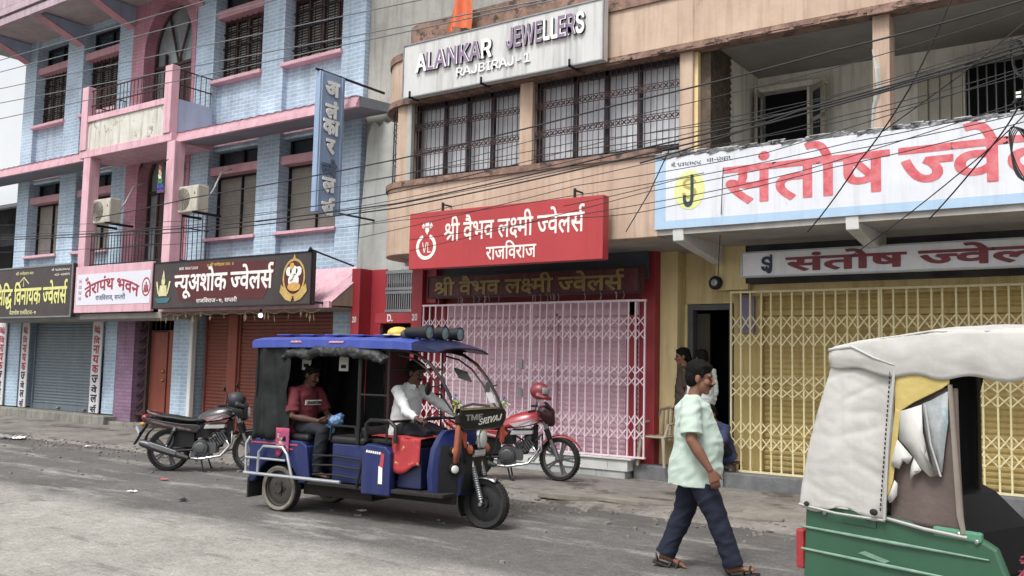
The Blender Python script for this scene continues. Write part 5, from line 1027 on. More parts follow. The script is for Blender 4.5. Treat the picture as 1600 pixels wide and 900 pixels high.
s = MB(); corrug(s, -10.2, -6.5, 12.45, .36, 2.68, .075, .013); s.box(-10.2, -6.5, 12.40, 12.44, 2.46, 2.7); s.box(-8.0, -7.93, 12.40, 12.46, .36, 2.5); s.build('roller_shutter', m_pinkshut, gt)
s = MB(); s.box(-8.45, -8.38, 12.09, 12.12, 1.18, 1.3); s.box(-8.45, -8.38, 12.09, 12.12, 1.62, 1.76); s.each('padlock', m_tube, gt)
gt = folding_gate(-5.08, .9, 12.5, .29, 2.75, 41, ((1.98, 2.45), (1.28, 1.62), (.55, .98)), m_yelgate, 'folding_gate', (14, 27))
s = MB(); corrug(s, -4.72, 1.3, 12.85, .27, 2.75, .075, .013); s.box(-5.14, -4.72, 12.75, 12.9, .27, 2.75); s.box(-4.72, 1.3, 12.80, 12.84, 2.45, 2.52); s.build('roller_shutter', m_yelshut, gt)
s = MB(); s.box(-5.05, -4.82, 12.7, 12.72, 2.2, 2.72); s.build('lilac_sticker', M('lilac_sticker', '8F86A8', .6), gt)
# round siren and small shelf by the doorway
o = thing('wall_siren', 'round dark siren mounted on the ochre wall above the doorway', 'siren', (-5.27, 12.42, 2.90)); o.scale = (.8, .8, .8)
w = MB(); w.lathe([(.0, -.10), (.09, -.10), (.125, -.06), (.125, -.02), (.06, .02), (0, .02)], axis='y', seg=20); w.build('horn', m_blackp, o, smooth=40)
w = MB(); w.lathe([(.0, -.125), (.06, -.115), (.06, -.1), (0, -.1)], axis='y', seg=16); w.build('centre_cap', m_tube, o, smooth=40)
# ------------------------------------------------------------------ neighbours
gb = thing('concrete_building', 'tall stained grey concrete wall rising behind the tan and blue buildings', 'building', (-11, 13.3, 0))
w = MB(); w.box(-12.61, -8.2, 12.72, 20, 3.0, 10.5); w.box(-12.61, -12.3, 12.72, 20, 0, 3.0); w.build('wall', m_conc, gb, off(gb))
w = MB()
prof = [(-12.5, 3.1), (-10.9, 3.1), (-10.9, 5.4)] + [(-10.9-.1*k-.04*R_.random(), 6.0+.22*R_.random()) for k in range(1, 14)] + [(-12.3, 5.9)]
w.prism(prof, (0, 12.45, 0), (1,0,0), (0,0,1), (0,1,0), .2); w.build('broken_render_strip', m_conc2, gb, off(gb))
w = MB(); w.box(-8.9, -7.6, 13.3, 14.5, 8.0, 11); w.build('dark_stair_head', m_tandk, gb, off(gb))
db = thing('old_building', 'dark mouldy old building beyond the left end of the blue brick house', 'building', (-31, 15, 0))
w = MB(); w.box(-38, -26.5, 15.5, 22, 0, 6.6); w.box(-38, -27.0, 14.6, 15.5, 3.1, 3.3)
wb = w.build('wall', m_darkconc, db, off(db))
w = MB(); w.add([(-38, 14.2, 6.2), (-26.2, 14.2, 6.2), (-26.2, 16, 6.9), (-38, 16, 6.9)], [(0,1,2,3)]); w.build('tin_roof', m_darkconc, db, off(db), solid=.05)
w = MB()
for k in range(5): w.box(-37+2.1*k, -35.8+2.1*k, 15.46, 15.5, 3.9, 5.3); w.box(-37+2.1*k, -35.8+2.1*k, 15.46, 15.5, .9, 2.5)
w.each('window', m_black, db, off(db))
# ------------------------------------------------------------------ shop signs
def sign(name, label, x0, x1, z0, z1, y, th, mface, mframe=None, group=None, fr=.03, z0r=None, z1r=None):
    o = thing(name, label, 'sign', ((x0+x1)/2, y, z0), group=group)
    b = MB(); a0, a1 = (z0 if z0r is None else z0r), (z1 if z1r is None else z1r)
    b.add([(x0,y,z0),(x1,y,a0),(x1,y+th,a0),(x0,y+th,z0),(x0,y,z1),(x1,y,a1),(x1,y+th,a1),(x0,y+th,z1)], [(3,2,1,0),(4,5,6,7),(0,1,5,4),(1,2,6,5),(2,3,7,6),(3,0,4,7)])
    b.build('board', mface, o, off(o), bevel=.008)
    if mframe:
        f = MB()
        f.bar((x0, y-.004, z0+fr/2), (x1, y-.004, a0+fr/2), fr, .02); f.bar((x0, y-.004, z1-fr/2), (x1, y-.004, a1-fr/2), fr, .02)
        f.box(x0, x0+fr, y-.015, y+.005, z0+fr, z1-fr); f.box(x1-fr, x1, y-.015, y+.005, a0+fr, a1-fr)
        f.build('frame', mframe, o, off(o))
    return o
# --- white board with broken English letters
m_board = M('rain_streaked_white_board', 'CFCFCD', .5, 'BDBDBB', ns=1, amt=.5, streak='8B8B8B', st=.75)
s = sign('shop_sign', 'rain streaked white board with broken purple English letters above the barred windows', -9.92, -6.23, 5.86, 6.74, 10.78, .12, m_board, m_tube, fr=.02)
m_purple = M('faded_purple_acrylic', '8E7596', .4, '7A6384', ns=5, amt=.5)
m_lshell = M('white_letter_shell', 'F4F4F4', .4); m_ldark = M('letter_return_shadow_black', '2A2730', .6)
def raised(word, x, z, w, h, keep, y=10.78):
    text(word, (x, y-.004, z), UX, UZ, NY, w, h, m_ldark, s, 'letter_return', bold=.035, depth=.035, loc=off(s))
    text(word, (x, y-.040, z), UX, UZ, NY, w, h, m_lshell, s, 'letter_shell', bold=.035, depth=.005, loc=off(s))
def partial(word, x, z, w, h, keep, y=10.78):
    ws = WORDS[word]
raised('alankar', -9.62, 6.23, 1.50, .30, None); raised('jewellers', -7.86, 6.29, 1.34, .32, None)
def letters_box(word, keep, x, z, w, h):
    """purple faces survive only on some letters: fit that run of letters inside the word's box"""
    wd, items = WORDS[word]; xs = [int(i.split('@')[1]) for i in items.split()]+[wd]
    lo, hi = xs[keep[0]], xs[keep[-1]+1]
    text(word, (x+w*(lo+20)/wd, 10.78-.046, z+.005), UX, UZ, NY, w*(hi-lo-30)/wd, h-.01, m_purple, s, 'letter_face', bold=.012, depth=.004, loc=off(s), only=set(keep))
letters_box('alankar', [1, 2, 3, 4, 5], -9.62, 6.23, 1.50, .30); letters_box('jewellers', [0, 1, 2, 3], -7.86, 6.29, 1.34, .32); letters_box('jewellers', [6, 7], -7.86, 6.29, 1.34, .32)
text('rajbiraj_en', (-8.80, 10.776, 6.04), UX, UZ, NY, 1.36, .14, m_lshell, s, 'small_lettering', bold=.008, depth=.02, loc=off(s))
b = MB()
for x in (-9.72, -8.3, -6.75): b.box(x-.012, x+.012, 10.72, 11.0, 5.84, 5.865); b.box(x-.012, x+.012, 10.72, 10.745, 5.84, 5.95)
b.build('bracket', m_frame, s, off(s))
# --- bright red sign with the ring logo
m_signred = M('vinyl_bright_red', 'BE3036', .42, 'AC2A30', ns=1, amt=.6, spec=.4, streak='8E2026', st=.25, bump=.25, bs=3)
s = sign('shop_sign', 'bright red sign with white Hindi lettering and diamond ring logo over the pink gate', -9.60, -6.155, 3.105, 3.975, 10.7, .16, m_signred)
m_letw = M('ivory_lettering', 'F1ECE4', .5)
text('vaibhav', (-8.90, 10.699, 3.47), UX, UZ, NY, 2.46, .41, m_letw, s, bold=.012, depth=.004, loc=off(s))
text('rajbiraj', (-8.10, 10.699, 3.18), UX, UZ, NY, .88, .27, m_letw, s, bold=.012, depth=.004, loc=off(s))
b = MB(); ring(b, (-9.25, 10.699, 3.44), .145, .20, a0=radians(112), a1=radians(428))
for q in ([(-.07, 0), (0, -.11), (.07, 0)], [(-.11, .01), (-.05, .01), (-.03, -.04)], [(.11, .01), (.05, .01), (.03, -.04)], [(-.11, .02), (-.075, .075), (-.05, .02)], [(-.045, .02), (-.03, .08), (.03, .08), (.045, .02)], [(.11, .02), (.075, .075), (.05, .02)]):
    b.prism(q, (-9.235, 10.699, 3.735), UX, UZ, NY, .004)
text('VL', (-9.33, 10.699, 3.35), UX, UZ, NY, .17, .16, m_letw, s, 'logo_letters', bold=.0, depth=.004, loc=off(s))
b.build('ring_logo', m_letw, s, off(s))
b = MB()
for x in (-9.02, -6.66): b.box(x-.015, x+.015, 10.78, 10.81, 3.97, 4.12); b.box(x-.012, x+.012, 10.8, 11.0, 4.08, 4.1)
b.build('bracket', m_frame, s, off(s))
# --- old maroon sign below it
s = sign('shop_sign', 'grimy maroon sign with dull gold Hindi letters directly above the pink gate', -10.27, -6.24, 2.76, 3.14, 11.95, .14, m_reddark, m_frame, fr=.025)
text('vaibhav', (-10.12, 11.949, 2.78), UX, UZ, NY, 3.62, .34, M('tarnished_gold_letters', '8F7A34', .5, '6F5C26', ns=6, amt=.6), s, bold=.022, depth=.012, loc=off(s))
b = MB()
for k in range(26): x = -10.1+3.7*R_.random(); b.tube([(x, 11.93, 2.78), (x+.02, 11.93, 2.72), (x+.03*R_.random(), 11.92, 2.62+.06*R_.random())], .003, 4)
b.build('thread_fringe', m_conc2, s, off(s))
# --- small white sign above the yellow gate
s = sign('shop_sign', 'small white sign with dark red Hindi letters just above the yellow gate', -4.70, 3.0, 2.91, 3.25, 11.9, .1, M('dusty_white_sign', 'DCDDE0', .5, 'C2C3C7', ns=1, amt=.6, streak='8C8D92', st=.3), m_tube, fr=.018)
m_dkred = M('oxide_red_letters', '7E2630', .5, '692028', ns=5)
text('santosh', (-4.09, 11.899, 2.965), UX, UZ, NY, 3.4, .26, m_dkred, s, bold=.03, depth=.012, loc=off(s))
m_navy = M('navy_letters', '1E2A44', .5)
text('S', (-4.42, 11.899, 2.98), UX, UZ, NY, .15, .2, m_navy, s, 'logo_letters', bold=.04, depth=.01, loc=off(s)); text('J', (-4.36, 11.899, 2.95), UX, UZ, NY, .09, .25, m_navy, s, 'logo_letters', bold=.03, depth=.012, loc=off(s))
# --- dark sign with seated deity emblem and elephant-headed medallion
m_dark = M('charcoal_flex', '443A3A', .4, '332C2D', ns=1.2, amt=.6, bump=.3, bs=3, streak='5A5250', st=.2); m_mar = M('maroon_flex', '5E2026', .45, '48191E', ns=1.5, amt=.5)
s = sign('shop_sign', 'charcoal and maroon sign with white Hindi lettering and golden medallion above brown shutters', -17.18, -12.42, 2.66, 3.62, 11.3, .1, m_dark, m_frame, fr=.02)
b = MB(); b.prism([(-16.25, 2.80), (-13.7, 2.80), (-13.5, 3.1), (-13.4, 3.5), (-15.9, 3.58), (-16.5, 3.3)], (0, 11.299, 0), UX, UZ, NY, .003); b.build('maroon_panel', m_mar, s, off(s))
text('ashok', (-16.44, 11.294, 2.85), UX, UZ, NY, 3.0, .62, m_letw, s, bold=.02, depth=.004, loc=off(s))
text('ashok_addr', (-15.7, 11.294, 2.74), UX, UZ, NY, 1.25, .12, m_letw, s, 'small_lettering', bold=.006, depth=.003, loc=off(s))
text('ashok_top', (-15.4, 11.294, 3.46), UX, UZ, NY, .8, .08, M('yellow_lettering', 'D9B84A', .5), s, 'small_lettering', bold=.006, depth=.003, loc=off(s))
text('mob', (-16.3, 11.294, 3.43), UX, UZ, NY, .6, .055, m_letw, s, 'small_lettering', bold=.006, depth=.003, loc=off(s))
m_gold = M('printed_gold', 'C9A74E', .45, '9C7A2C', ns=9, amt=.7); m_pale = M('printed_pale_gold', 'DAD5A0', .5, 'B9B06A', ns=9, amt=.6); m_teal = M('printed_teal', '2F6F7C', .5)
def medallion(cx, cz, y):
    b = MB(); ring(b, (cx, y, cz), .30, .345, sx=.86); b.prism([(-.04, .33), (0, .43), (.04, .33)], (cx, y, cz), UX, UZ, NY, .004)
    for sgn in (-1, 1):
        b.prism([(sgn*.02, -.36), (sgn*.33, -.12), (sgn*.36, -.26), (sgn*.2, -.40), (sgn*.05, -.44)], (cx, y-.005, cz), UX, UZ, NY, .004)
    o = b.build('medallion', m_gold, s, off(s))
    b = MB(); disc(b, (cx, y-.002, cz), .25, d=.002, rz=.28); b.build('medallion_field', m_mar, o)
    b = MB(); disc(b, (cx, y-.006, cz+.12), .10, d=.004, rz=.09); disc(b, (cx-.13, y-.006, cz+.11), .075, d=.004, rz=.085); disc(b, (cx+.13, y-.006, cz+.11), .075, d=.004, rz=.085); disc(b, (cx, y-.006, cz-.06), .14, d=.004, rz=.13)
    b.tube([(cx, y-.01, cz+.06), (cx-.03, y-.01, cz-.02), (cx-.08, y-.01, cz-.05), (cx-.1, y-.01, cz-.01)], [.035,.03,.024,.015], 8)
    b.build('white_figure', m_letw, o)
    b = MB(); disc(b, (cx+.02, y-.0105, cz-.17), .17, d=.003, rz=.08); disc(b, (cx-.05, y-.0105, cz+.21), .06, d=.003); b.build('gold_drapery', M('printed_amber', 'C98A2C', .5, 'E0B65A', ns=12, amt=.8), o)
medallion(-12.88, 3.16, 11.294)
b = MB(); c = (-16.82, 11.294, 3.12)
b.prism([(-.05, .16), (0, .34), (.05, .16)], c, UX, UZ, NY, .004); disc(b, (c[0], c[1], c[2]+.1), .065, d=.004, rz=.08); b.prism([(-.11, .02), (.11, .02), (.14, -.2), (-.14, -.2)], c, UX, UZ, NY, .004)
for sg in (-1, 1): b.prism([(sg*.13, -.16), (sg*.17, -.16), (sg*.25, .1), (sg*.2, .1)], c, UX, UZ, NY, .004)
o = b.build('deity_emblem', m_pale, s, off(s))
b = MB(); b.prism([(-.27, -.24), (.27, -.24), (.17, -.34), (-.17, -.34)], c, UX, UZ, NY, .004); b.build('lotus_base', m_teal, o)
b = MB(); b.tube([(-12.42, 11.25, 3.66), (-12.5, 11.3, 3.62)], .03, 6); b.tube([(-12.44, 11.28, 3.64), (-12.5, 12.4, 3.46)], .018, 6); b.tube([(-12.36, 11.3, 2.70), (-12.36, 11.55, 2.70)], .02, 6)
b.build('stay_rod', m_frame, s, off(s))
# --- white and pink sign between the columns
s = sign('shop_sign', 'white sign with arched red Hindi lettering and pink border between the pink columns', -20.38, -17.42, 2.63, 3.68, 11.42, .08, m_pink)
b = MB(); b.box(-20.3, -17.46, 11.414, 11.42, 2.80, 3.50); b.build('white_panel', M('pale_sign_white', 'D9D9E4', .5, 'CBCBD8', ns=1), s, off(s))
m_rl = M('crimson_lettering', 'A8283C', .5)
text('terapanth', (-19.95, 11.412, 3.05), UX, UZ, NY, 2.1, .36, m_rl, s, bold=.02, depth=.003, warp=lambda a, b: (a+.02*(b-.5)*(a-.5), b+.55*(1-(2*a-1)**2)-.35), loc=off(s))
m_sl = M('slate_blue_lettering', '5A6484', .5)
text('terap_addr', (-19.5, 11.412, 2.88), UX, UZ, NY, 1.15, .16, m_sl, s, 'small_lettering', bold=.01, depth=.003, loc=off(s))
text('shri', (-19.95, 11.412, 3.33), UX, UZ, NY, .13, .1, m_rl, s, 'small_lettering', bold=.01, depth=.003, loc=off(s))
b = MB(); ring(b, (-17.60, 11.412, 3.15), .17, .2, d=.003, sx=.75); b.prism([(-.03, -.12), (-.02, .1), (.02, .1), (.03, -.12)], (-17.6, 11.412, 3.15), UX, UZ, NY, .003)
for sg in (-1, 1): b.prism([(sg*.04, -.1), (sg*.09, -.12), (sg*.07, .04), (sg*.04, .04)], (-17.6, 11.412, 3.15), UX, UZ, NY, .003)
b.build('round_emblem', m_rl, s, off(s))
b = MB()
for k in range(4):
    z = 2.92+.13*k; b.box(-20.2, -20.1, 11.409, 11.412, z, z+.012); b.box(-20.2, -20.19, 11.409, 11.412, z, z+.08); b.box(-20.11, -20.1, 11.409, 11.412, z, z+.08); b.box(-20.17, -20.13, 11.409, 11.412, z+.03, z+.06)
b.build('small_symbols', M('faint_red_print', 'C98090', .5), s, off(s))
# --- dark sign with yellow letters, far left
s = sign('shop_sign', 'dark brown sign with tall yellow Hindi letters over the grey shutter', -24.3, -20.42, 2.54, 3.78, 11.38, .1, m_dark, m_tube, fr=.035)
text('siddhi', (-23.95, 11.374, 2.76), UX, UZ, NY, 3.33, .66, M('lemon_yellow_letters', 'E0DE7A', .5), s, bold=.022, depth=.004, loc=off(s))
text('siddhi_addr', (-23.2, 11.374, 2.62), UX, UZ, NY, 1.25, .13, m_pale, s, 'small_lettering', bold=.008, depth=.003, loc=off(s))
text('siddhi_top', (-23.0, 11.374, 3.58), UX, UZ, NY, .85, .09, m_pale, s, 'small_lettering', bold=.006, depth=.003, loc=off(s))
text('phone', (-21.35, 11.374, 3.62), UX, UZ, NY, .8, .07, m_letw, s, 'small_lettering', bold=.006, depth=.003, loc=off(s)); text('phone2', (-21.2, 11.374, 3.50), UX, UZ, NY, .65, .06, m_letw, s, 'small_lettering', bold=.006, depth=.003, loc=off(s))
b = MB(); b.prism([(-.02, -.12), (0, .14), (.02, -.12)], (-22.6, 11.374, 3.42), UX, UZ, NY, .003); b.bar((-22.85, 11.372, 3.36), (-22.6, 11.372, 3.52), .03, .003); b.bar((-22.35, 11.372, 3.36), (-22.6, 11.372, 3.52), .03, .003); b.build('crest', m_pale, s, off(s))
# --- vertical painted strips beside the grey shutter
def strip(x0, x1, label):
    s = sign('strip_sign', label, x0, x1, .3, 2.52, 12.52, .03, M('white_strip_board', 'D3D0D2', .55, 'BDB9BD', ns=2, amt=.5, streak='9B969C', st=.3))
    wds = [('siddhi_1', 1), ('vi', 1), ('na', 1), ('ya', 1), ('ka', 1), ('ja', 0), ('ve', 0), ('la', 0), ('rs', 0)]
    zt = 2.40
    for w_, red in wds:
        h = .20 if red else .19
        text(w_, (x0+.07, 12.518, zt-h), UX, UZ, NY, (x1-x0)-.15, h, m_rl if red else m_navy, s, 'lettering', bold=.03, depth=.003, loc=off(s)); zt -= .237
    return s
strip(-26.05, -25.62, 'tall white strip with red and navy letters, leftmost, left of the blue pilaster')
strip(-24.78, -24.42, 'narrow white strip with red and navy letters left of the grey shutter')
strip(-21.42, -21.0, 'tall white strip with red and navy letters right of the grey shutter')
# --- blade sign hanging between the buildings
s = thing('blade_sign', 'tall pale blue blade sign with white Hindi letters hanging between blue and tan buildings', 'sign', (-12, 10.95, 4.2))
b = MB(); b.box(-12.12, -12.0, 10.93, 11.53, 4.24, 6.74); b.build('board', M('dusty_pale_blue_sheet', '8FA9CB', .5, '7E97B8', ns=1.5, amt=.5, streak='6F83A2', st=.4), s, off(s), bevel=.012)
b = MB()
for y in (10.98, 11.46): b.box(-12.0, -11.985, y-.012, y+.012, 4.26, 6.72)
b.build('board_rib', M('pale_blue_rib', '9DB4D2', .5), s, off(s))
zz = 6.60
for w_, faded in (('a', 0), ('lam', 0), ('kaa', 0), ('ra', 0), ('jve', 1), ('la', 0), ('rs', 0)):
    h = .27 if w_ not in ('jve', 'rs', 'lam') else .33
    wd = dict(a=.34, lam=.30, kaa=.38, ra=.2, jve=.36, la=.30, rs=.30)[w_]
    for (mm, xo, dp, bd) in ((m_ldark, 0, .008, .06), (M('blue_ghost_lettering', '5F7190', .6) if faded else m_lshell, .012 if not faded else .002, .02, .045)):
        if faded and mm is m_ldark: continue
        text(w_, (-12.0+xo, 11.04+(.34-wd)/2, zz-h), (0,1,0), UZ, (1,0,0), wd, h, mm, s, 'raised_letter', bold=bd, depth=dp, loc=off(s))
    zz -= .345
b = MB(); b.tube([(-12.06, 11.5, 4.3), (-12.06, 12.6, 4.3)], .02, 6); b.build('hanger_rod', m_frame, s, off(s))
b = MB(); b.tube([(-12.06, 10.88, 6.76), (-12.06, 12.6, 6.76)], .025, 8)
for y in (11.0, 11.45): b.box(-12.09, -12.03, y-.02, y+.02, 6.72, 6.78)
b.build('hanger_rod', m_frame, s, off(s))
# ------------------------------------------------------------------ things fixed to the facades
def ac(x, z, label):
    o = thing('air_conditioner', label, 'air conditioner', (x, 11.86, z), group='outdoor air conditioner units on the balcony')
    b = MB(); b.box(-.40, .40, -.14, .14, 0, .56); b.build('casing', M('yellowed_white_casing', 'C6C1B2', .5, 'AAA493', ns=3, amt=.6, streak='7E7766', st=.4), o, bevel=.02)
    b = MB()
    for k in range(6): r = .05+.035*k; b.lathe([(r, -.155), (r+.006, -.155), (r+.006, -.145), (r, -.145)], c=(-.1, 0, .28), axis='y', seg=24, closed=True)
    for k in range(6): a = pi*k/6; b.bar((-.1-.23*cos(a), -.15, .28-.23*sin(a)), (-.1+.23*cos(a), -.15, .28+.23*sin(a)), .008, .006)
    b.build('fan_guard', M('grey_fan_guard', '77746C', .6), o)
    b = MB(); b.box(.22, .39, -.146, -.141, .06, .5); b.build('service_panel', M('yellowed_white_casing', 'C6C1B2'), o); 
    b = MB(); b.prism([(-.03, 0), (.03, 0), (0, .07)], (.3, -.147, .36), UX, UZ, NY, .003); b.build('red_sticker', m_rl, o)
    b = MB(); b.box(-.35, -.31, -.2, .5, -.05, 0); b.box(.31, .35, -.2, .5, -.05, 0); b.build('bracket', m_frame, o); b = MB(); b.tube([(.38, .12, .3), (.46, .2, .5), (.42, .4, .9), (.5, .6, 1.0)], .018, 6); b.build('hose', m_conc2, o, smooth=180)
ac(-20.05, 4.72, 'yellowed air conditioner unit beside the left pink balcony column')
ac(-16.82, 4.72, 'yellowed air conditioner unit right of the second pink balcony column')
# dry garland along the awning
b = MB()
pts = [(-17.3+4.9*k/60, 11.5, 2.60-.07*abs(sin(k*.52))) for k in range(61)]
b.tube(pts, .008, 4)
for k in range(34):
    x, y, z = pts[int(1+58*R_.random())]
    d = Vector((R_.uniform(-.25, .25), R_.uniform(-.1, .1), -1)).normalized(); L = R_.uniform(.07, .2)
    a = Vector((x, y, z)); m_ = a+d*L*.5; e_ = a+d*L; sd = Vector((R_.uniform(.3, 1), R_.uniform(-.6, .6), 0)).normalized()*R_.uniform(.012, .03)
    b.add([a, m_+sd, e_, m_-sd], [(0,1,2,3)])
tag(b.build('leaf_garland', M('dry_straw_leaf', 'B7A27A', .8, '7F6A45', ns=20, amt=.8)), 'withered leaf garland strung below the pink awning over brown shutters', 'garland')
o = thing('awning_lamp', 'small white lamp under the pink awning edge, lit', 'lamp', (-14.0, 11.5, 2.5)); b = MB(); b.ell((0,0,0), .045, 10, 8); b.build('bulb', M('lit_white_bulb', 'FFFFFF', .4, emis=2.0), o, smooth=180)
b = MB(); b.cyl((0,0,.04), (0,0,.12), .025, .025, 8); b.build('lamp_holder', m_blackp, o)
# rainbow flag hanging off the balcony column, saffron flag on the roof
o = thing('flag', 'small striped multicoloured flag hanging by the pink balcony column', 'flag', (-17.2, 11.4, 5.1))
b = MB(); b.tube([(0.02, .1, .75), (-.12, 0, .6)], .01, 5); b.build('flag_pole', m_wood, o)
for k, cc in enumerate(('8F3E6E', 'C9B24A', 'D8D5CC', '3E7A4A', '3E4A9A', '5A3E7A')):
    b = MB(); z1, z0 = .62-.1*k, .52-.1*k
    wv = lambda z: .04+.03*(1-z/.62)*2
    b.grid(lambda u, v: ((-.12+.06*(1-(z0+(z1-z0)*v)/.62))+ (u-.5)*2*wv(z0+(z1-z0)*v), .02*sin(u*9+v+k), z0+(z1-z0)*v), 6, 2)
    b.build('flag_stripe', M('flag_stripe_'+cc, cc, .8), o, smooth=180)
o = thing('flag', 'saffron orange flag drooping above the white lettered board', 'flag', (-9.05, 11.12, 6.5))
b = MB(); b.tube([(0.05, 0, 0), (0.05, 0, 1.9)], .015, 6); b.build('flag_pole', m_wood, o)
def fl(u, v):
    z = .42+v*1.25; wd = .30-.22*v
    return (.05-wd*.9+u*wd*1.6+.04*sin(v*5), -.06+.05*sin(u*13+v*3), z+.05*sin(u*4))
b = MB(); b.grid(fl, 30, 14); b.build('flag_cloth', M('saffron_cloth', 'E8703A', .8, 'C9531F', ns=3, amt=.5, patch='5A2A1A', pt=.63, ps=9), o, smooth=180)
b = MB()
for k in range(10): b.ell((.0+.3*R_.random(), .05*R_.random(), .24+.16*R_.random()), (.05+.05*R_.random(), .06, .05), 8, 5)
b.build('rubble', m_conc, o)
# ------------------------------------------------------------------ overhead cables
def cable(pts, r, label, mat=m_cable, sag=0.0, group='cables strung above the street'):
    P = []
    for i in range(len(pts)-1):
        a, b_ = Vector(pts[i]), Vector(pts[i+1]); n = 14
        for k in range(n+(i == len(pts)-2)):
            t = k/n; q = a.lerp(b_, t); q.z -= sag*4*t*(1-t); P.append(q)
    b = MB(); b.tube(P, r, 5); tag(b.build('power_cable', mat, smooth=180), label, 'cable', group)
pale = 'thin pale bare wire crossing in front of the blue building high up'
for (a, b_) in [((-20, 100), (430, -30)), ((-20, 118), (640, -55)), ((-20, 143), (760, -22)), ((-20, 165), (900, -10)), ((-20, 190), (960, -20))]:
    cable([at(*a, 9.3), at(*b_, 9.3)], .009, pale, m_cablepale, group='pale wires crossing the upper left')
thick = 'thick black cable rising to the right across both facades'
thin = 'thin dark cable rising to the right in front of the shop fronts'
for pts, th in [([(-20,372),(300,356),(620,318),(960,242),(1300,158),(1620,64)], 1), ([(-20,368),(300,352),(620,300),(960,217),(1300,150),(1620,50)], 0),
    ([(150,340),(300,309),(620,249),(960,165),(1300,80),(1620,-6)], 1), ([(-20,375),(300,362),(620,325),(960,252),(1300,166),(1620,70)], 1),
    ([(300,330),(620,275),(900,200),(1300,107),(1620,10)], 0), ([(400,347),(620,312),(960,235),(1300,152),(1620,58)], 0),
    ([(560,372),(900,290),(1200,238),(1600,110)], 0), ([(560,330),(900,262),(1267,200),(1620,112)], 0), ([(560,352),(900,280),(1300,185),(1620,100)], 0),
    ([(640,392),(1010,300),(1300,240),(1620,172)], 0), ([(640,375),(1010,318),(1250,268),(1620,150)], 0), ([(900,340),(1010,330),(1300,262),(1620,185)], 0),
    ([(880,322),(1060,280),(1330,222),(1620,160)], 0), ([(1000,255),(1250,173),(1420,128),(1620,70)], 1), ([(560,284),(900,222),(1250,173),(1620,78)], 0),
    ([(-20,395),(300,380),(620,345),(900,305),(1100,270)], 0), ([(-20,352),(300,345),(560,312),(760,268)], 0)]:
    cable([at(px, py, 9.0) for px, py in pts], .0095 if th else .0046, thick if th else thin, sag=.015, group='dark cables rising to the right')
cable([at(1050,225,9.6), at(1015,300,10.2), at(978,362,10.9)], .007, 'thin drop wire hanging down beside the red sign corner')
cable([at(1490,-10,9.0), at(1420,140,9.2), at(1344,250,9.6), at(1262,362,10.7)], .008, 'single slack wire falling diagonally across the red painted lettering', sag=.03)
cable([at(1600,150,9.0), at(1560,215,9.2), at(1452,342,10.6)], .008, 'slack wire falling from the right edge to the painted parapet', sag=.02)
cable([at(1610,170,9.0), at(1500,270,9.3), at(1330,400,11.5)], .006, 'thin wire falling towards the small white sign', sag=.02)
cable([at(1130,262,10.9), at(1127,330,10.95), at(1122,430,12.0)], .006, 'thin wire hanging straight down to the wall siren')
o = thing('cable_joint', 'taped black cable joint with white connector at the right edge', 'cable joint', at(1594,150,9.0)); b = MB()
b.tube([(-.05, 0, -.06), (0, 0, 0), (.02, 0, .05)], .02, 8); b.build('sleeve', m_blackp, o)
b = MB(); b.box(-.03, .01, -.03, .01, -.02, .0); b.box(-.03, .01, -.03, .01, .015, .035); b.build('connector', m_letw, o)
for (px, py, rr) in ((1596, 240, .22), (1592, 90, .16)):
    b = MB(); c = at(px, py, 9.0)
    for k in range(5):
        b.tube([(c.x+(rr*.55+.012*k)*cos(2*pi*j/28+.2*k)*.6, c.y+.02*k, c.z+(rr+.012*k)*sin(2*pi*j/28)) for j in range(28)], .0055, 5, closed=True)
    tag(b.build('cable_coil', m_cable, smooth=180), 'large loop of spare black cable over the red lettering at the right edge' if py > 200 else 'smaller loop of spare cable high at the right edge', 'cable coil')
cable([at(1380,205,9.6), at(1500,118,9.0), at(1620,20,8.9)], .006, thin, group='dark cables rising to the right')
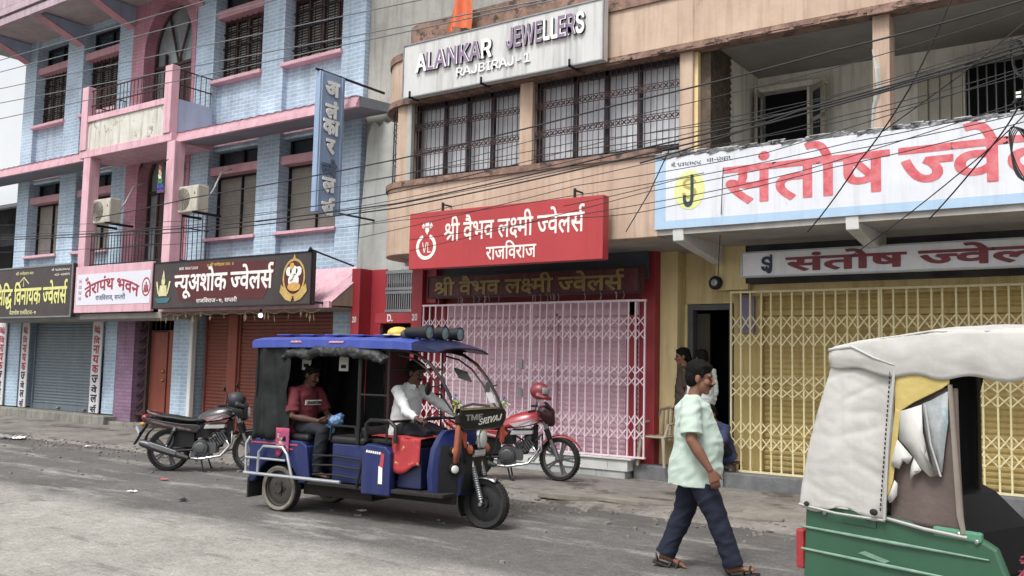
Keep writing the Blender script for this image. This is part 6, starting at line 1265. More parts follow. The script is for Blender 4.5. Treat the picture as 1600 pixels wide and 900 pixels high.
# ------------------------------------------------------------------ wheels shared by the vehicles
def wheel(root, name, x, y, r, w, spokes=None, rim_m=None, hub=.05, steer=0, wall=None, lean=0):
    """tyre and rim of one wheel, axle along y"""
    o = MB()
    o.lathe([(r-.36*w-.02, -w*.42), (r-.16*w, -w*.52), (r-.03*w, -w*.38), (r, -w*.15), (r, w*.15), (r-.03*w, w*.38), (r-.16*w, w*.52), (r-.36*w-.02, w*.42)], axis='y', seg=40, closed=True)
    for k in range(44):                           # tread blocks
        a = 2*pi*k/44; c = Vector((cos(a), 0, sin(a))); t = Vector((-sin(a), 0, cos(a)))
        for sg in (-1, 1): o.obox(c*(r-.004)+Vector((0, sg*w*.22, 0)), t*(.010), Vector((0, w*.13, 0)), c*.008)
    ty = o.build(name, m_rubber, root, (x, y, r), smooth=50)
    ty.rotation_euler = (lean, 0, steer)
    R = r-.36*w-.015
    o = MB()
    o.lathe([(R+.012, -w*.36), (R-.012, -w*.30), (R-.022, 0), (R-.012, w*.30), (R+.012, w*.36), (R-.004, w*.2), (R-.012, 0), (R-.004, -w*.2)], axis='y', seg=40, closed=True)
    o.lathe([(0, -w*.5), (hub, -w*.5), (hub, w*.5), (0, w*.5)], axis='y', seg=16)
    if spokes == 'disc':
        o.lathe([(hub, -w*.2), (R*.62, -w*.30), (R, -w*.05), (R, w*.05), (R*.62, w*.12), (hub, w*.3)], axis='y', seg=32, closed=True)
        for k in range(5): a = 2*pi*k/5; o.cyl((hub*1.0*cos(a)*1.5, -w*.36, hub*1.5*sin(a)), (hub*1.5*cos(a), -w*.2, hub*1.5*sin(a)), .012, seg=6)
    else:
        for k in range(spokes or 5):
            a = 2*pi*k/(spokes or 5)
            for da in (-.13, .13): o.bar((hub*.8*cos(a+da), 0, hub*.8*sin(a+da)), (R*cos(a+da*.8), 0, R*sin(a+da*.8)), .024, w*.3)
    rm = o.build('rim', rim_m or m_tube, ty, smooth=40)
    if wall:
        o = MB(); o.lathe([(R+.006, -w*.45), (r-.17*w, -w*.545), (r-.05*w, -w*.44), (r-.05*w, -w*.42), (R+.006, -w*.41)], axis='y', seg=40, closed=True); o.build('tyre_wall', wall, ty, smooth=40)
    return ty
# ------------------------------------------------------------------ electric rickshaw
er = thing('electric_rickshaw', 'blue three wheeled electric rickshaw with black tarpaulin sides carrying driver and passenger', 'rickshaw', (-8.16, 7.50, 0), radians(5.45))
m_eblue = M('rickshaw_blue_enamel', '172763', .4, '111D48', ns=2, amt=.5, spec=.35, coat=.1, patch='4A4F58', pt=.66, ps=6, streak='4F5566', st=.25)
m_enavy = M('rickshaw_navy_enamel', '1B2450', .4, '141A3A', ns=2, amt=.5, spec=.5)
m_roofb = M('rickshaw_roof_blue', '3D52B5', .45, '304293', ns=2, amt=.5, spec=.4, streak='6B7AB5', st=.3)
m_tarp = M('black_tarpaulin', '17191A', .65, '2A2D2F', ns=4, amt=.7, spec=.2, bump=.4, bs=12)
m_tarpg = M('grey_rolled_tarpaulin', '2A2D2E', .55, '191B1C', ns=6, amt=.8, spec=.4, bump=.5, bs=18)
m_chass = M('greasy_chassis', '1C1B1A', .8, '353029', ns=5, amt=.7)
m_print = M('red_floral_cloth', 'B82A30', .8, '97202A', ns=6, amt=.8, patch='D8B86A', pt=.60, ps=13)
m_cush = M('black_vinyl_cushion', '1F1E20', .5, '2E2B2A', ns=6)
def slab_path(mb, prof, ys):
    """sheet with thickness: prof gives (x, z_top, thickness, half_width) stations along the roof"""
    rings = []
    for x, z, t, hw in prof:
        rg = []
        for f in ys: rg.append((x, f*hw, z-.05*abs(f)**3))
        for f in reversed(ys): rg.append((x, f*hw*.985, z-.05*abs(f)**3-t))
        rings.append(rg)
    return mb.loft(rings)
b = MB(); YS = (-1, -.93, -.7, -.35, 0, .35, .7, .93, 1)
slab_path(b, [(-.44, 1.90, .05, .54), (-.40, 1.935, .085, .56), (.2, 1.945, .085, .57), (1.0, 1.945, .085, .57), (1.6, 1.935, .08, .56), (1.80, 1.92, .075, .55)], YS)
rf = b.build('roof', m_roofb, er, smooth=40)
b = MB()
for k in range(5): x = -.2+.35*k; b.box(x, x+.2, -.4, .4, 1.945, 1.957)
b.build('roof_rib', m_roofb, rf, bevel=.004)
b = MB(); b.prism([(-.05, 1.862), (.12, 1.862), (.10, 1.882), (-.03, 1.882)], (.22, -.572, 0), (1,0,0), (0,0,1), (0,-1,0), .004); b.prism([(0, 1.862), (.2, 1.862), (.22, 1.882), (.02, 1.882)], (.72, -.572, 0), (1,0,0), (0,0,1), (0,-1,0), .004); b.each('roof_decal', M('pink_white_decal', 'D7A7B4', .5, 'B9445C', ns=20, amt=.9), rf)
b = MB(); slab_path(b, [(1.78, 1.915, .07, .548), (1.90, 1.895, .06, .54), (2.03, 1.86, .035, .52), (2.09, 1.835, .015, .48)], YS); b.build('roof_peak', m_enavy, er, smooth=40)
b = MB(); b.box(-.36, 1.8, -.50, .50, 1.80, 1.845); b.build('roof_lining', m_black, er)
b = MB()                                          # roof frame and posts
for y in (-.49, .49):
    b.tube([(-.38, y, .75), (-.38, y, 1.83), (1.75, y, 1.80)], .018, 6); b.tube([(1.1, y, .8), (1.1, y, 1.8)], .020, 6)
    b.tube([(1.48, y, .85), (1.48, y, 1.8)], .013, 6); b.tube([(1.1, y, 1.32), (1.48, y, 1.32)], .011, 6)
    b.tube([(.62, y, 1.80), (.66, y, 1.45), (.58, y, 1.1), (.60, y, .8)], .012, 6) if y > 0 else None
    b.tube([(.72, y, .82), (.74, y, .98), (1.06, y, .98), (1.1, y, .82)], .014, 6)
b.tube([(1.22, -.5, .84), (1.22, -.5, 1.02), (1.27, -.5, 1.06), (1.52, -.5, 1.06), (1.60, -.5, 1.0), (1.60, -.5, .84)], .024, 8)
b.tube([(1.48, -.49, 1.05), (1.48, .49, 1.05)], .015, 6); b.tube([(1.48, -.49, 1.6), (1.48, .49, 1.6)], .012, 6); b.tube([(1.48, 0, .9), (1.48, 0, 1.8)], .012, 6)
b.build('tube_frame', m_blackp, er, smooth=40)
# tarpaulin: rear, near-side rear quarter, far side
def tarp(u, v):
    L = [(.10, -.525), (-.2, -.535), (-.39, -.50), (-.42, 0), (-.39, .50), (-.2, .535), (.35, .53)]
    t = u*(len(L)-1); i = min(int(t), len(L)-2); f = t-i
    x = L[i][0]+(L[i+1][0]-L[i][0])*f; y = L[i][1]+(L[i+1][1]-L[i][1])*f
    z = 1.86-(1.86-.78)*v
    w_ = .020*sin(u*37+v*2)+.012*sin(u*71+v*5)+.030*noise.noise(Vector((u*14, v*5, 1)))-.02*abs(noise.noise(Vector((u*9, v*9, 7))))
    nx, ny = (0, -1) if i < 2 else ((-1, 0) if i < 4 else (0, 1))
    edge = (.06*sin(v*3)+.03*sin(v*9) if i == 0 else 0)*(1-f)
    return (x+nx*w_+edge, y+ny*w_, z)
b = MB(); b.grid(tarp, 90, 14); b.build('tarpaulin', m_tarp, er, smooth=180, solid=.006)
b = MB()
for sy in (-1,):
    pts = [(.02, sy*.53, 1.70), (.2, sy*.54, 1.75), (.42, sy*.53, 1.72), (.55, sy*.54, 1.78), (.8, sy*.54, 1.765), (1.05, sy*.54, 1.765), (1.25, sy*.53, 1.74), (1.42, sy*.52, 1.67)]
    b.tube(pts, [.03, .045, .05, .06, .052, .062, .05, .03], 9)
    b.tube([(x+.05, y+.03, z+.045) for x, y, z in pts], [.03, .04, .035, .03, .045, .03, .04, .02], 8)
b.build('rolled_tarpaulin', m_tarpg, er, remesh=.014, smoothit=2, disp=(.05, .07))
b = MB(); b.box(.38, .66, .50, .515, .8, 1.8); b.build('far_curtain', m_tarp, er)
# body tub with wheel arches, benches, floor
def tub(y0, y1):
    P = [(-.43, .30), (-.43, .74), (-.40, .79), (.34, .79), (.42, .74), (.47, .40), (.40, .34)] + [(.33*cos(a), .25+.33*sin(a)) for a in [pi*k/12 for k in range(1, 12)]] + [(-.36, .30)]
    return P
b = MB()
for y0 in (-.52, .48): b.prism(tub(0, 0), (0, y0, 0), (1,0,0), (0,0,1), (0,1,0), .04)
b.box(-.43, -.39, -.48, .48, .30, .79); b.box(-.39, .36, -.48, .48, .70, .78)
b.box(.36, .42, -.48, .48, .40, .74)
b.build('rear_body', m_eblue, er, bevel=.015)
b = MB(); b.prism([(-.40, .735), (.30, .735), (.30, .752), (-.40, .752)], (0, -.523, 0), (1,0,0), (0,0,1), (0,-1,0), .003); b.prism([(-.1, .70), (.22, .685), (.24, .70), (-.08, .715)], (0, -.523, 0), (1,0,0), (0,0,1), (0,-1,0), .003); b.build('red_stripe', M('red_pinstripe', 'B53B4A', .5), er)
b = MB(); b.box(-.36, .38, -.46, .46, .785, .86); b.box(-.38, -.28, -.46, .46, .86, 1.3); b.build('rear_seat', m_cush, er, bevel=.03)
b = MB(); b.grid(lambda u, v: (-.02+.20*u, -.53-.01*sin(u*8), .92-.33*v*(.8+.2*sin(u*7))), 8, 6); b.build('seat_cloth', M('patchwork_cloth', 'B5384A', .85, '6B3F8A', ns=14, amt=.9, patch='D9B36A', pt=.58, ps=14), er, smooth=180, solid=.01)
b = MB(); b.box(.74, 1.16, -.47, .47, .38, .79); b.build('middle_bench', m_eblue, er, bevel=.015)
b = MB()
for z in (.46, .56, .66): b.tube([(.50, -.50, z-.015), (.78, -.50, z), (1.2, -.50, z-.02)], .011, 6)
b.tube([(1.12, -.51, .36), (1.2, -.51, .7)], .014, 6)
b.build('foot_guard', m_blackp, er)
b = MB(); b.box(.70, 1.18, -.48, .48, .79, .87); b.box(1.10, 1.18, -.46, .46, .87, .98); b.build('bench_cushion', m_cush, er, bevel=.03)
b = MB(); b.prism([(1.19, .30), (1.56, .30), (1.56, .74), (1.50, .80), (1.26, .82), (1.19, .78)], (0, -.53, 0), (1,0,0), (0,0,1), (0,1,0), .10); b.prism([(1.19, .30), (1.56, .30), (1.56, .74), (1.50, .80), (1.26, .82), (1.19, .78)], (0, .43, 0), (1,0,0), (0,0,1), (0,1,0), .10)
pn = b.each('side_panel', m_eblue, er, bevel=.015)[0]
b = MB(); b.prism([(1.42, .42), (1.47, .42), (1.47, .60), (1.42, .60)], (0, -.532, 0), (1,0,0), (0,0,1), (0,-1,0), .003)
for k in range(7): b.prism([(1.25+.028*k, .73-.002*k), (1.27+.028*k, .73-.002*k), (1.275+.028*k, .755-.002*k), (1.255+.028*k, .755-.002*k)], (0, -.532, 0), (1,0,0), (0,0,1), (0,-1,0), .003)
b.build('white_marking', m_letw, pn)
b = MB(); b.prism([(1.43, .60), (1.48, .58), (1.49, .72), (1.45, .74)], (0, -.5325, 0), (1,0,0), (0,0,1), (0,-1,0), .003); b.build('red_marking', M('red_pinstripe', 'B53B4A', .5), pn)
b = MB(); b.box(1.56, 1.86, -.40, .40, .38, .80); b.build('battery_box', m_enavy, er, bevel=.015)
b = MB(); b.box(1.22, 1.84, -.42, .42, .80, .88); b.build('driver_seat', m_cush, er, bevel=.03)
b = MB(); b.grid(lambda u, v: (1.52+.36*u, -.44-.012*sin(u*9)-.02*v, .90-.32*v-.05*sin(u*5)*v), 10, 8); b.grid(lambda u, v: (1.24+.64*u, -.44+.6*v, .895+.006*sin(u*12+v*7)), 10, 8); b.build('driver_seat_cloth', m_print, er, smooth=180, solid=.008)
b = MB(); b.box(.42, 2.20, -.50, .50, .33, .37); b.build('floor_plate', m_chass, er, bevel=.008)
b = MB()
b.box(-.42, 2.2, -.30, -.24, .25, .33); b.box(-.42, 2.2, .24, .30, .25, .33); b.box(.25, 1.2, -.35, .35, .20, .33); b.tube([(0, -.40, .25), (0, .40, .25)], .05, 8); b.ell((0, .1, .25), .12, 12, 8)
for y in (-.3, .3): b.tube([(-.4, y, .30), (0, y, .22), (.45, y, .31)], .022, 6)
b.build('chassis', m_chass, er)
# front apron: leg shield and nose
b = MB()
rings = []
for z, x0, x1, hw in ((.34, 1.98, 2.22, .43), (.55, 1.96, 2.26, .44), (.80, 1.99, 2.24, .43), (.93, 2.03, 2.16, .38), (.99, 2.05, 2.12, .32)):
    rings.append([(x0, -hw, z), (x0+.06, -hw-.005, z), (x1, -hw*.55, z), (x1+.03, 0, z), (x1, hw*.55, z), (x0+.06, hw+.005, z), (x0, hw, z), (x0-.02, 0, z)])
b.loft(rings); ap = b.build('front_apron', m_eblue, er, smooth=35)
b = MB(); rings = []
for z, x0, x1, hw in ((.36, 2.08, 2.235, .37), (.60, 2.09, 2.28, .375), (.84, 2.10, 2.25, .35)):
    rings.append([(x0, -hw-.045, z), (x1, -hw*.6, z), (x1+.03, 0, z), (x1, hw*.6, z), (x0, hw+.045, z), (x0-.02, 0, z)])
b.loft(rings); b.build('nose_panel', m_blackp, ap, smooth=30)
n_ = Vector((.75, -.66, 0))
for z, nm, mm, ro in ((.79, 'indicator', M('amber_lens', 'C98A1E', .25, spec=.6), .05), (.61, 'fog_lamp', M('clear_lamp_lens', 'D8DAD6', .15, spec=.7), .052)):
    b = MB(); c = Vector((2.20, -.31, z)); b.tube([c-n_*.02, c+n_*.035, c+n_*.045], [ro*1.15, ro*1.15, ro], 18); lo = b.build(nm, M('lamp_bezel_black', '1A1A1C', .3), ap, smooth=40)
    b = MB(); b.ell(c+n_*.042, ro*.8, 14, 8, ax=(Vector((0,0,1)), Vector((.66,.75,0)), n_*.35)); b.build('lens', mm, lo, smooth=180)
# dash panel with lettering, windscreen
b = MB(); nx = .02
poly = [(-.38, .995), (.38, .995), (.46, 1.08), (.47, 1.17), (.43, 1.20), (-.43, 1.20), (-.47, 1.17), (-.46, 1.08)]
b.prism(poly, (2.29, 0, 0), (0,1,0), (0,0,1), (1,0,0), .06)
dp = b.build('dash_panel', M('gloss_black_panel', '0F1012', .2, spec=.6), er, bevel=.018)
b = MB(); b.prism([(y*.92, 1.1+(z-1.1)*.80) for y, z in poly], (2.35, 0, 0), (0,1,0), (0,0,1), (1,0,0), .004); b.build('panel_recess', m_blackp, dp)
text('tmf', (2.356, -.36, 1.10), (0,1,0), UZ, (1,0,0), .32, .06, M('silver_lettering', 'B9BDC2', .3, metal=.5), dp, bold=.03, depth=.003)
text('srivaj', (2.356, -.12, 1.045), (0,1,.08), UZ, (1,0,0), .44, .065, m_letw, dp, bold=.02, depth=.003, warp=lambda a, b: (a+.08*b, b))
b = MB(); b.box(2.27, 2.33, -.42, .30, 1.205, 1.222); b.build('dash_top_trim', m_chrome, dp)
b = MB(); b.tube([(2.26, -.3, 1.23), (2.24, -.05, 1.255), (2.26, .25, 1.23)], .014, 6); b.build('wiper', m_blackp, dp)
arc = [(1.62, 1.80), (1.80, 1.76), (1.97, 1.66), (2.12, 1.50), (2.23, 1.33), (2.30, 1.19)]
b = MB()
for y in (-.45, .45):
    b.tube([(x, y, z) for x, z in arc], .018, 8); b.tube([(x-.06, y*.97, z-.05) for x, z in arc[:5]]+[(2.27, y*.97, 1.17)], .011, 6)
b.tube([(1.64, -.45, 1.795), (1.64, .45, 1.795)], .016, 6); b.tube([(2.28, -.45, 1.2), (2.28, .45, 1.2)], .014, 6)
ws = b.build('windscreen_frame', m_blackp, er, smooth=40)
b = MB(); b.grid(lambda u, v: (lambda i, f: (arc[i][0]+(arc[i+1][0]-arc[i][0])*f, -.44+.88*u, arc[i][1]+(arc[i+1][1]-arc[i][1])*f))(min(int(v*5), 4), v*5-min(int(v*5), 4)), 4, 15)
b.build('windscreen', M('windscreen_glass', 'DDE3E4', .03, alpha=.10, spec=.9), ws, smooth=180)
b = MB(); b.obox((2.205, .37, 1.31), (.0, .055, .0), (.03, .0, -.055), (.004, 0, .002)); b.build('permit_sticker', M('white_paper', 'DEDEDC', .7), ws)
b = MB()
for y in (-.44, .44): b.tube([(1.9, y, 1.70), (2.02, y, 1.62), (2.1, y, 1.5)], .012, 5)
b.build('copper_trim', M('brown_orange_trim', '8A5530', .5, '5F3A22', ns=12), ws)
# front wheel, fork, fender, headlamp
wheel(er, 'front_wheel', 2.40, 0, .255, .11, 'disc', M('dark_steel_rim', '3A3A3C', .5, metal=.6), .05)
b = MB()
for y in (-.085, .085): b.tube([(2.20, y, .86), (2.28, y, .62)], .028, 10); b.tube([(2.27, y, .65), (2.40, y, .255)], .019, 10)
b.box(2.16, 2.30, -.12, .12, .72, .76); b.cyl((2.40, -.12, .255), (2.40, .12, .255), .02, seg=10)
b.build('front_fork', m_chrome, er, smooth=40)
b = MB()
for y in (-.085, .085):
    pp = [(2.285+.105*k/30, y, .62-.33*k/30) for k in range(31)]; b.tube(pp, [.031 if k % 2 else .024 for k in range(31)], 10)
b.each('fork_spring', m_tube, er, smooth=40)
b = MB(); b.grid(lambda u, v: (2.40+(.285+.0*v)*cos(radians(60+100*u)), -.075+.15*v, .255+(.285-.03*abs(2*v-1)**2)*sin(radians(60+100*u))), 14, 6); b.build('front_fender', m_chrome, er, smooth=180, solid=.006)
b = MB(); b.grid(lambda u, v: (2.40+.29*cos(radians(160+52*u)), -.085+.17*v, .255+(.29-.02*abs(2*v-1)**2)*sin(radians(160+52*u))), 10, 6); b.build('mud_flap', m_blackp, er, smooth=180, solid=.008)
b = MB(); b.prism([(-.075, -.10), (.075, -.10), (.085, .04), (.07, .11), (-.07, .11), (-.085, .04)], (2.30, 0, .905), (0,1,0), (0,0,1), (1,0,0), .05); hl = b.build('headlamp', m_chrome, er, bevel=.02)
b = MB(); b.ell((2.35, 0, .90), (.02, .068, .09), 14, 8); b.build('lens', M('ribbed_headlamp_glass', 'C9CCC4', .15, '9FA39A', ns=25, spec=.8), hl, smooth=180)
b = MB(); b.box(2.31, 2.318, -.10, .10, .74, .79); b.build('number_plate', M('plain_white_plate', 'C9CACC', .5), er)
b = MB()
for y in (-.44, .44): b.tube([(2.31, y*.9, 1.0), (2.30, y*.55, .70), (2.22, y*.4, .62)], .014, 6)
b.each('panel_stay', m_blackp, er)
b = MB(); b.ell((2.29, -.16, .80), (.04, .03, .05), 10, 6); b.ell((2.29, .16, .80), (.04, .03, .05), 10, 6); b.each('turn_signal', M('orange_lens', 'C7602A', .25, spec=.6), er, smooth=180)
b = MB(); b.tube([(2.10, 0, .95), (2.02, 0, 1.10)], .03, 8); b.tube([(1.80, -.33, 1.08), (1.90, -.24, 1.11), (2.02, -.08, 1.10), (2.02, .08, 1.10), (1.90, .24, 1.11), (1.80, .33, 1.08)], .014, 8)
b.tube([(1.84, -.30, 1.12), (1.93, -.32, 1.22), (2.05, -.3, 1.14), (2.14, -.2, 1.05)], .007, 5); b.tube([(1.84, -.30, 1.1), (2.0, -.36, 1.18), (2.14, -.25, 1.0)], .007, 5)
hb = b.build('handlebar', m_blackp, er, smooth=40)
b = MB()
for s_ in (-1, 1): b.cyl((1.74, s_*.385, 1.065), (1.84, s_*.30, 1.085), .019, seg=10)
b.each('grip', m_rubber, hb)
for s_, x in ((-1, 1.98), (1, 2.12)):
    b = MB(); y = s_*.42; b.tube([(x+.12, y*1.05, 1.45), (x, y*1.1, 1.42)], .008, 5); b.ell((x-.02, y*1.1, 1.41), (.018, .055, .07), 12, 8); b.build('mirror', m_blackp, er, smooth=180)
# decorations
fl_m = [M('plastic_leaf_green', '3E7A35', .5, '5A9A40', ns=20), M('plastic_yellow_petal', 'E0CC45', .5), M('plastic_blue_petal', '3A4FA8', .5), M('plastic_white_petal', 'DDDDD5', .5)]
for (x, y, z) in ((2.31, -.47, 1.27), (2.31, .47, 1.25)):
    b = MB()
    for k in range(40):
        i = (0, 0, 1, 0, 2, 0, 3, 1)[k % 8]; b.mat(i)
        d = Vector((R_.uniform(-1, 1), R_.uniform(-1, 1), R_.uniform(-.5, 1.0))).normalized()
        c = Vector((x, y, z+(.05 if i == 2 else 0)))+d*R_.uniform(.01, .065); u = d.orthogonal().normalized()*R_.uniform(.010, .020); v = d.cross(u).normalized()*.012
        b.add([c-u, c+v+d*.02, c+u, c-v], [(0,1,2,3)])
    b.tube([(x-.02, y, z-.09), (x, y, z)], .008, 5)
    b.build('flower_bunch', fl_m, er)
b = MB()
for dx, dy in ((0, 0), (.02, -.02), (-.02, .015), (.01, .03)):
    b.tube([(2.30+dx, -.40+dy, 1.17), (2.31+dx, -.42+dy, 1.0), (2.29+dx, -.41+dy, .82), (2.28+dx, -.42+dy, .68)], [.012, .02, .022, .012], 6, flat=.5)
b.build('tassel', M('brick_orange_tassel', '9A4F3A', .8, 'B8653F', ns=20), er, smooth=180)
b = MB(); b.box(2.26, 2.31, -.32, -.24, .82, .98); b.build('orange_ribbon', M('orange_ribbon', 'D0562A', .6, 'A8401E', ns=9), er, bevel=.02)
b = MB(); b.box(2.32, 2.35, .36, .44, .84, 1.03); b.build('orange_ribbon', M('orange_ribbon', 'D0562A'), er, bevel=.02)
for x in (.18, .72):                              # hanging white hand grips
    b = MB(); y = -.30; b.tube([(x, y, 1.81), (x, y, 1.72)], .01, 5); b.prism([(-.055, -.14), (.055, -.14), (.055, .0), (.035, .03), (-.035, .03), (-.055, 0)], (x, y, 1.70), (.95,.3,0), (0,0,1), (.3,-.95,0), .02); ho = b.build('hand_grip', M('grey_white_plastic', 'B5B3AC', .5), er, bevel=.006)
    b = MB(); b.prism([(-.03, -.11), (.03, -.11), (.03, -.07), (-.03, -.07)], (x, y, 1.70), (.95,.3,0), (0,0,1), (.3,-.95,0), .022); b.build('grip_slot', m_black, ho)
b = MB(); b.ell((1.24, -.02, 1.985), (.115, .15, .075), 16, 8); b.box(1.12, 1.36, -.16, .12, 1.945, 1.975); b.build('yellow_horn_box', M('yellow_plastic', 'E0BC35', .45, 'C9A426', ns=6), er, bevel=.02, smooth=40)
for k, y in enumerate((-.36, -.10, .16)):
    b = MB(); x = 1.80+.02*k; b.lathe([(0, -.20), (.05, -.20), (.055, -.05), (.075, .06), (.075, .09), (.066, .09), (.05, .05), (0, .05)], c=(x, y, 1.985), axis='x', seg=20); b.cyl((x-.04, y, 1.93), (x-.04, y, 1.90), .02, seg=8)
    so = b.build('spotlight', m_blackp, er, smooth=40)
    b = MB(); b.lathe([(0, .075), (.065, .07), (.07, .085), (0, .1)], c=(x, y, 1.985), axis='x', seg=20); b.build('lens', M('teal_spot_glass', '6F8E98', .1, '3A5560', ns=14, spec=.9), so, smooth=40)
b = MB(); b.ell((1.58, -.30, 1.965), (.10, .07, .06), 12, 7); b.build('roof_speaker', M('grey_speaker', '4A4B50', .6), er, smooth=180)
# near-side rails
b = MB()
b.tube([(-.44, -.57, .40), (.95, -.57, .40)], .018, 8); b.tube([(-.44, .57, .40), (.95, .57, .40)], .018, 8)
b.tube([(-.44, -.56, .57), (.16, -.56, .57)], .013, 8); b.tube([(-.44, -.55, .40), (-.45, -.55, .72), (-.42, -.52, .80)], .014, 8)
for y in (-.57,): b.tube([(-.24, y, .40), (-.23, y, .64), (-.16, y, .71), (.12, y, .71), (.19, y, .64), (.27, y, .40)], .016, 8)
b.tube([(-.47, -.55, .40), (-.47, .55, .40)], .018, 8)
b.build('side_rail', M('painted_silver_rail', 'B5BAC0', .4, '8C9096', ns=8, metal=.5), er, smooth=40)
b = MB(); b.box(-.44, -.42, -.52, -.30, .12, .34); b.box(-.44, -.42, .30, .52, .12, .34); b.each('rear_mud_flap', m_rubber, er)
for y in (-.43, .43): wheel(er, 'rear_wheel', 0, y, .25, .12, 'disc', M('dusty_steel_rim', '55524C', .6, metal=.5), .05, wall=M('dusty_pale_tyre_wall', '857E71', .9, '57524A', ns=5, amt=.9))
b = MB(); b.grid(lambda u, v: (1.9+.16*u, .1+.1*v, 1.62-.10*v-.04*u), 3, 3); b.build('rear_view_mirror', m_blackp, er, solid=.02)
# ------------------------------------------------------------------ motorcycles
def motorcycle(label, loc, rz, body, accent, tank2, lean, steer, group='motorcycles parked by the shops', rim=None, cowl=True, cowl_m=None):
    r = thing('motorcycle', label, 'motorcycle', loc, rz); r.rotation_euler = (lean, 0, rz)
    R = .305; WB = 1.24
    mb_, ma, mt2 = body, accent, tank2
    wheel(r, 'rear_wheel', 0, 0, R, .115, 5, rim or M('grey_alloy_rim', '6F7072', .45, '545557', ns=4, metal=.6), .055)
    wheel(r, 'front_wheel', WB, 0, R, .10, 5, rim or M('grey_alloy_rim', '6F7072'), .05, steer=steer)
    b = MB(); b.tube([(WB*.72, 0, .86), (.62, 0, .80), (.2, 0, .72), (-.12, 0, .74)], .022, 8); b.tube([(WB*.74, 0, .78), (.78, 0, .38), (.40, 0, .30), (.30, 0, .62)], .022, 8)
    for y in (-.11, .11): b.tube([(.42, y, .33), (0, y, .30)], .018, 8)
    b.build('frame', m_blackp, r, smooth=40)
    for y in (-.15, .15):
        b = MB(); b.tube([(0, y, .33), (.14, y, .66)], [.024, .024], 10); o = b.build('shock_absorber', m_chrome, r, smooth=40)
        b = MB(); b.tube([(.03+.09*k/20, y, .40+.21*k/20) for k in range(21)], [.034 if k % 2 else .026 for k in range(21)], 10); b.build('spring', m_blackp, o, smooth=40)
    # engine
    b = MB(); b.lathe([(0, -.15), (.105, -.15), (.12, -.12), (.12, .12), (.105, .15), (0, .15)], c=(.50, 0, .36), axis='y', seg=20); b.box(.50, .72, -.10, .10, .28, .44)
    for k in range(7):
        t = .03*k; c = Vector((.66+.030*k, 0, .42+.020*k)); b.obox(c, (.008, 0, .006), (0, .085, 0), (-.045, 0, .065))
    b.ell((.50, -.155, .36), (.085, .015, .085), 16, 8); b.box(.36, .62, -.12, .12, .20, .30); b.ell((.80, 0, .60), (.07, .09, .06), 10, 7)
    for k in range(6): b.cyl((.50+.10*cos(k*1.05), -.15, .36+.10*sin(k*1.05)), (.50+.10*cos(k*1.05), -.165, .36+.10*sin(k*1.05)), .010, seg=6)
    b.build('engine', M('cast_alloy_engine', '6C6E70', .45, '4A4B4D', ns=7, metal=.6), r, smooth=40)
    b = MB(); b.tube([(.84, -.06, .50), (.92, -.09, .40), (.80, -.13, .25), (.5, -.15, .20), (.30, -.16, .22)], .02, 8); b.build('exhaust_pipe', m_chrome, r, smooth=180)
    b = MB(); b.tube([(.34, -.17, .215), (.22, -.175, .25), (-.05, -.18, .335), (-.30, -.185, .415), (-.36, -.185, .43)], [.03, .045, .056, .058, .04], 12); mo = b.build('muffler', m_blackp if False else M('dull_muffler', '55565A', .4, metal=.6), r, smooth=50)
    b = MB(); b.obox((-.02, -.232, .355), (.20, 0, -.063), (0, .006, 0), (.01, 0, .032)); b.build('heat_shield', m_chrome, mo, bevel=.008)
    # tank, seat, side panels, tail
    b = MB(); rings = []
    for x, z, w_, h in ((.40, .73, .06, .06), (.48, .77, .115, .10), (.62, .80, .15, .135), (.76, .83, .165, .145), (.89, .85, .135, .12), (.98, .85, .08, .08)):
        rings.append([(x, w_*sin(2*pi*k/14)*(1 if cos(2*pi*k/14) < 0 else .95), z+h*cos(2*pi*k/14)*(1 if cos(2*pi*k/14) > 0 else .6)) for k in range(14)])
    b.loft(rings); tk = b.build('fuel_tank', mb_, r, smooth=180, sub=1)
    b = MB()
    for sg in (-1, 1): b.add([(.52, sg*.142, .80), (.86, sg*.150, .87), (.93, sg*.125, .83), (.80, sg*.164, .79), (.60, sg*.155, .755)], [(0,1,2,3,4)])
    b.build('tank_stripe', mt2, tk, solid=.01)
    b = MB(); rings = []
    for x, z, w_, h in ((-.24, .795, .08, .03), (-.1, .80, .12, .04), (.12, .785, .125, .045), (.22, .755, .115, .045), (.4, .745, .09, .04), (.50, .77, .06, .03)):
        rings.append([(x, w_*sin(2*pi*k/12), z+h*cos(2*pi*k/12)) for k in range(12)])
    b.loft(rings); b.build('seat', m_cush, r, smooth=180, sub=1)
    b = MB()
    for sg in (-1, 1):
        b.prism([(-.36, .80), (-.28, .70), (.10, .62), (.44, .58), (.52, .66), (.46, .70), (.2, .71), (-.15, .76)], (0, sg*.12, 0), (1,0,0), (0,0,1), (0, sg, 0), .025)
    b.each('side_panel', mb_, r, bevel=.01)
    b = MB()
    for sg in (-1, 1): b.prism([(-.26, .735), (.10, .655), (.36, .61), (.36, .635), (.1, .685), (-.28, .765)], (0, sg*.147, 0), (1,0,0), (0,0,1), (0, sg, 0), .004)
    b.build('panel_decal', ma, r)
    b = MB()
    for sg in (-1, 1): b.prism([(.54, .64), (.84, .655), (.86, .71), (.56, .70)], (0, sg*.10, 0), (1,0,0), (0,0,1), (0, sg, 0), .03)
    b.each('engine_cowl', M('silver_plastic', 'B4B6B8', .4, '97999B', ns=4), r, bevel=.008)
    b = MB(); b.tube([(-.06, -.12, .80), (-.26, -.11, .86), (-.33, 0, .875), (-.26, .11, .86), (-.06, .12, .80)], .014, 8); b.build('grab_rail', ma, r, smooth=180)
    b = MB(); b.ell((-.36, 0, .775), (.05, .055, .045), 12, 8); b.build('tail_light', M('red_tail_lens', 'A81E26', .25, spec=.6), r, smooth=180)
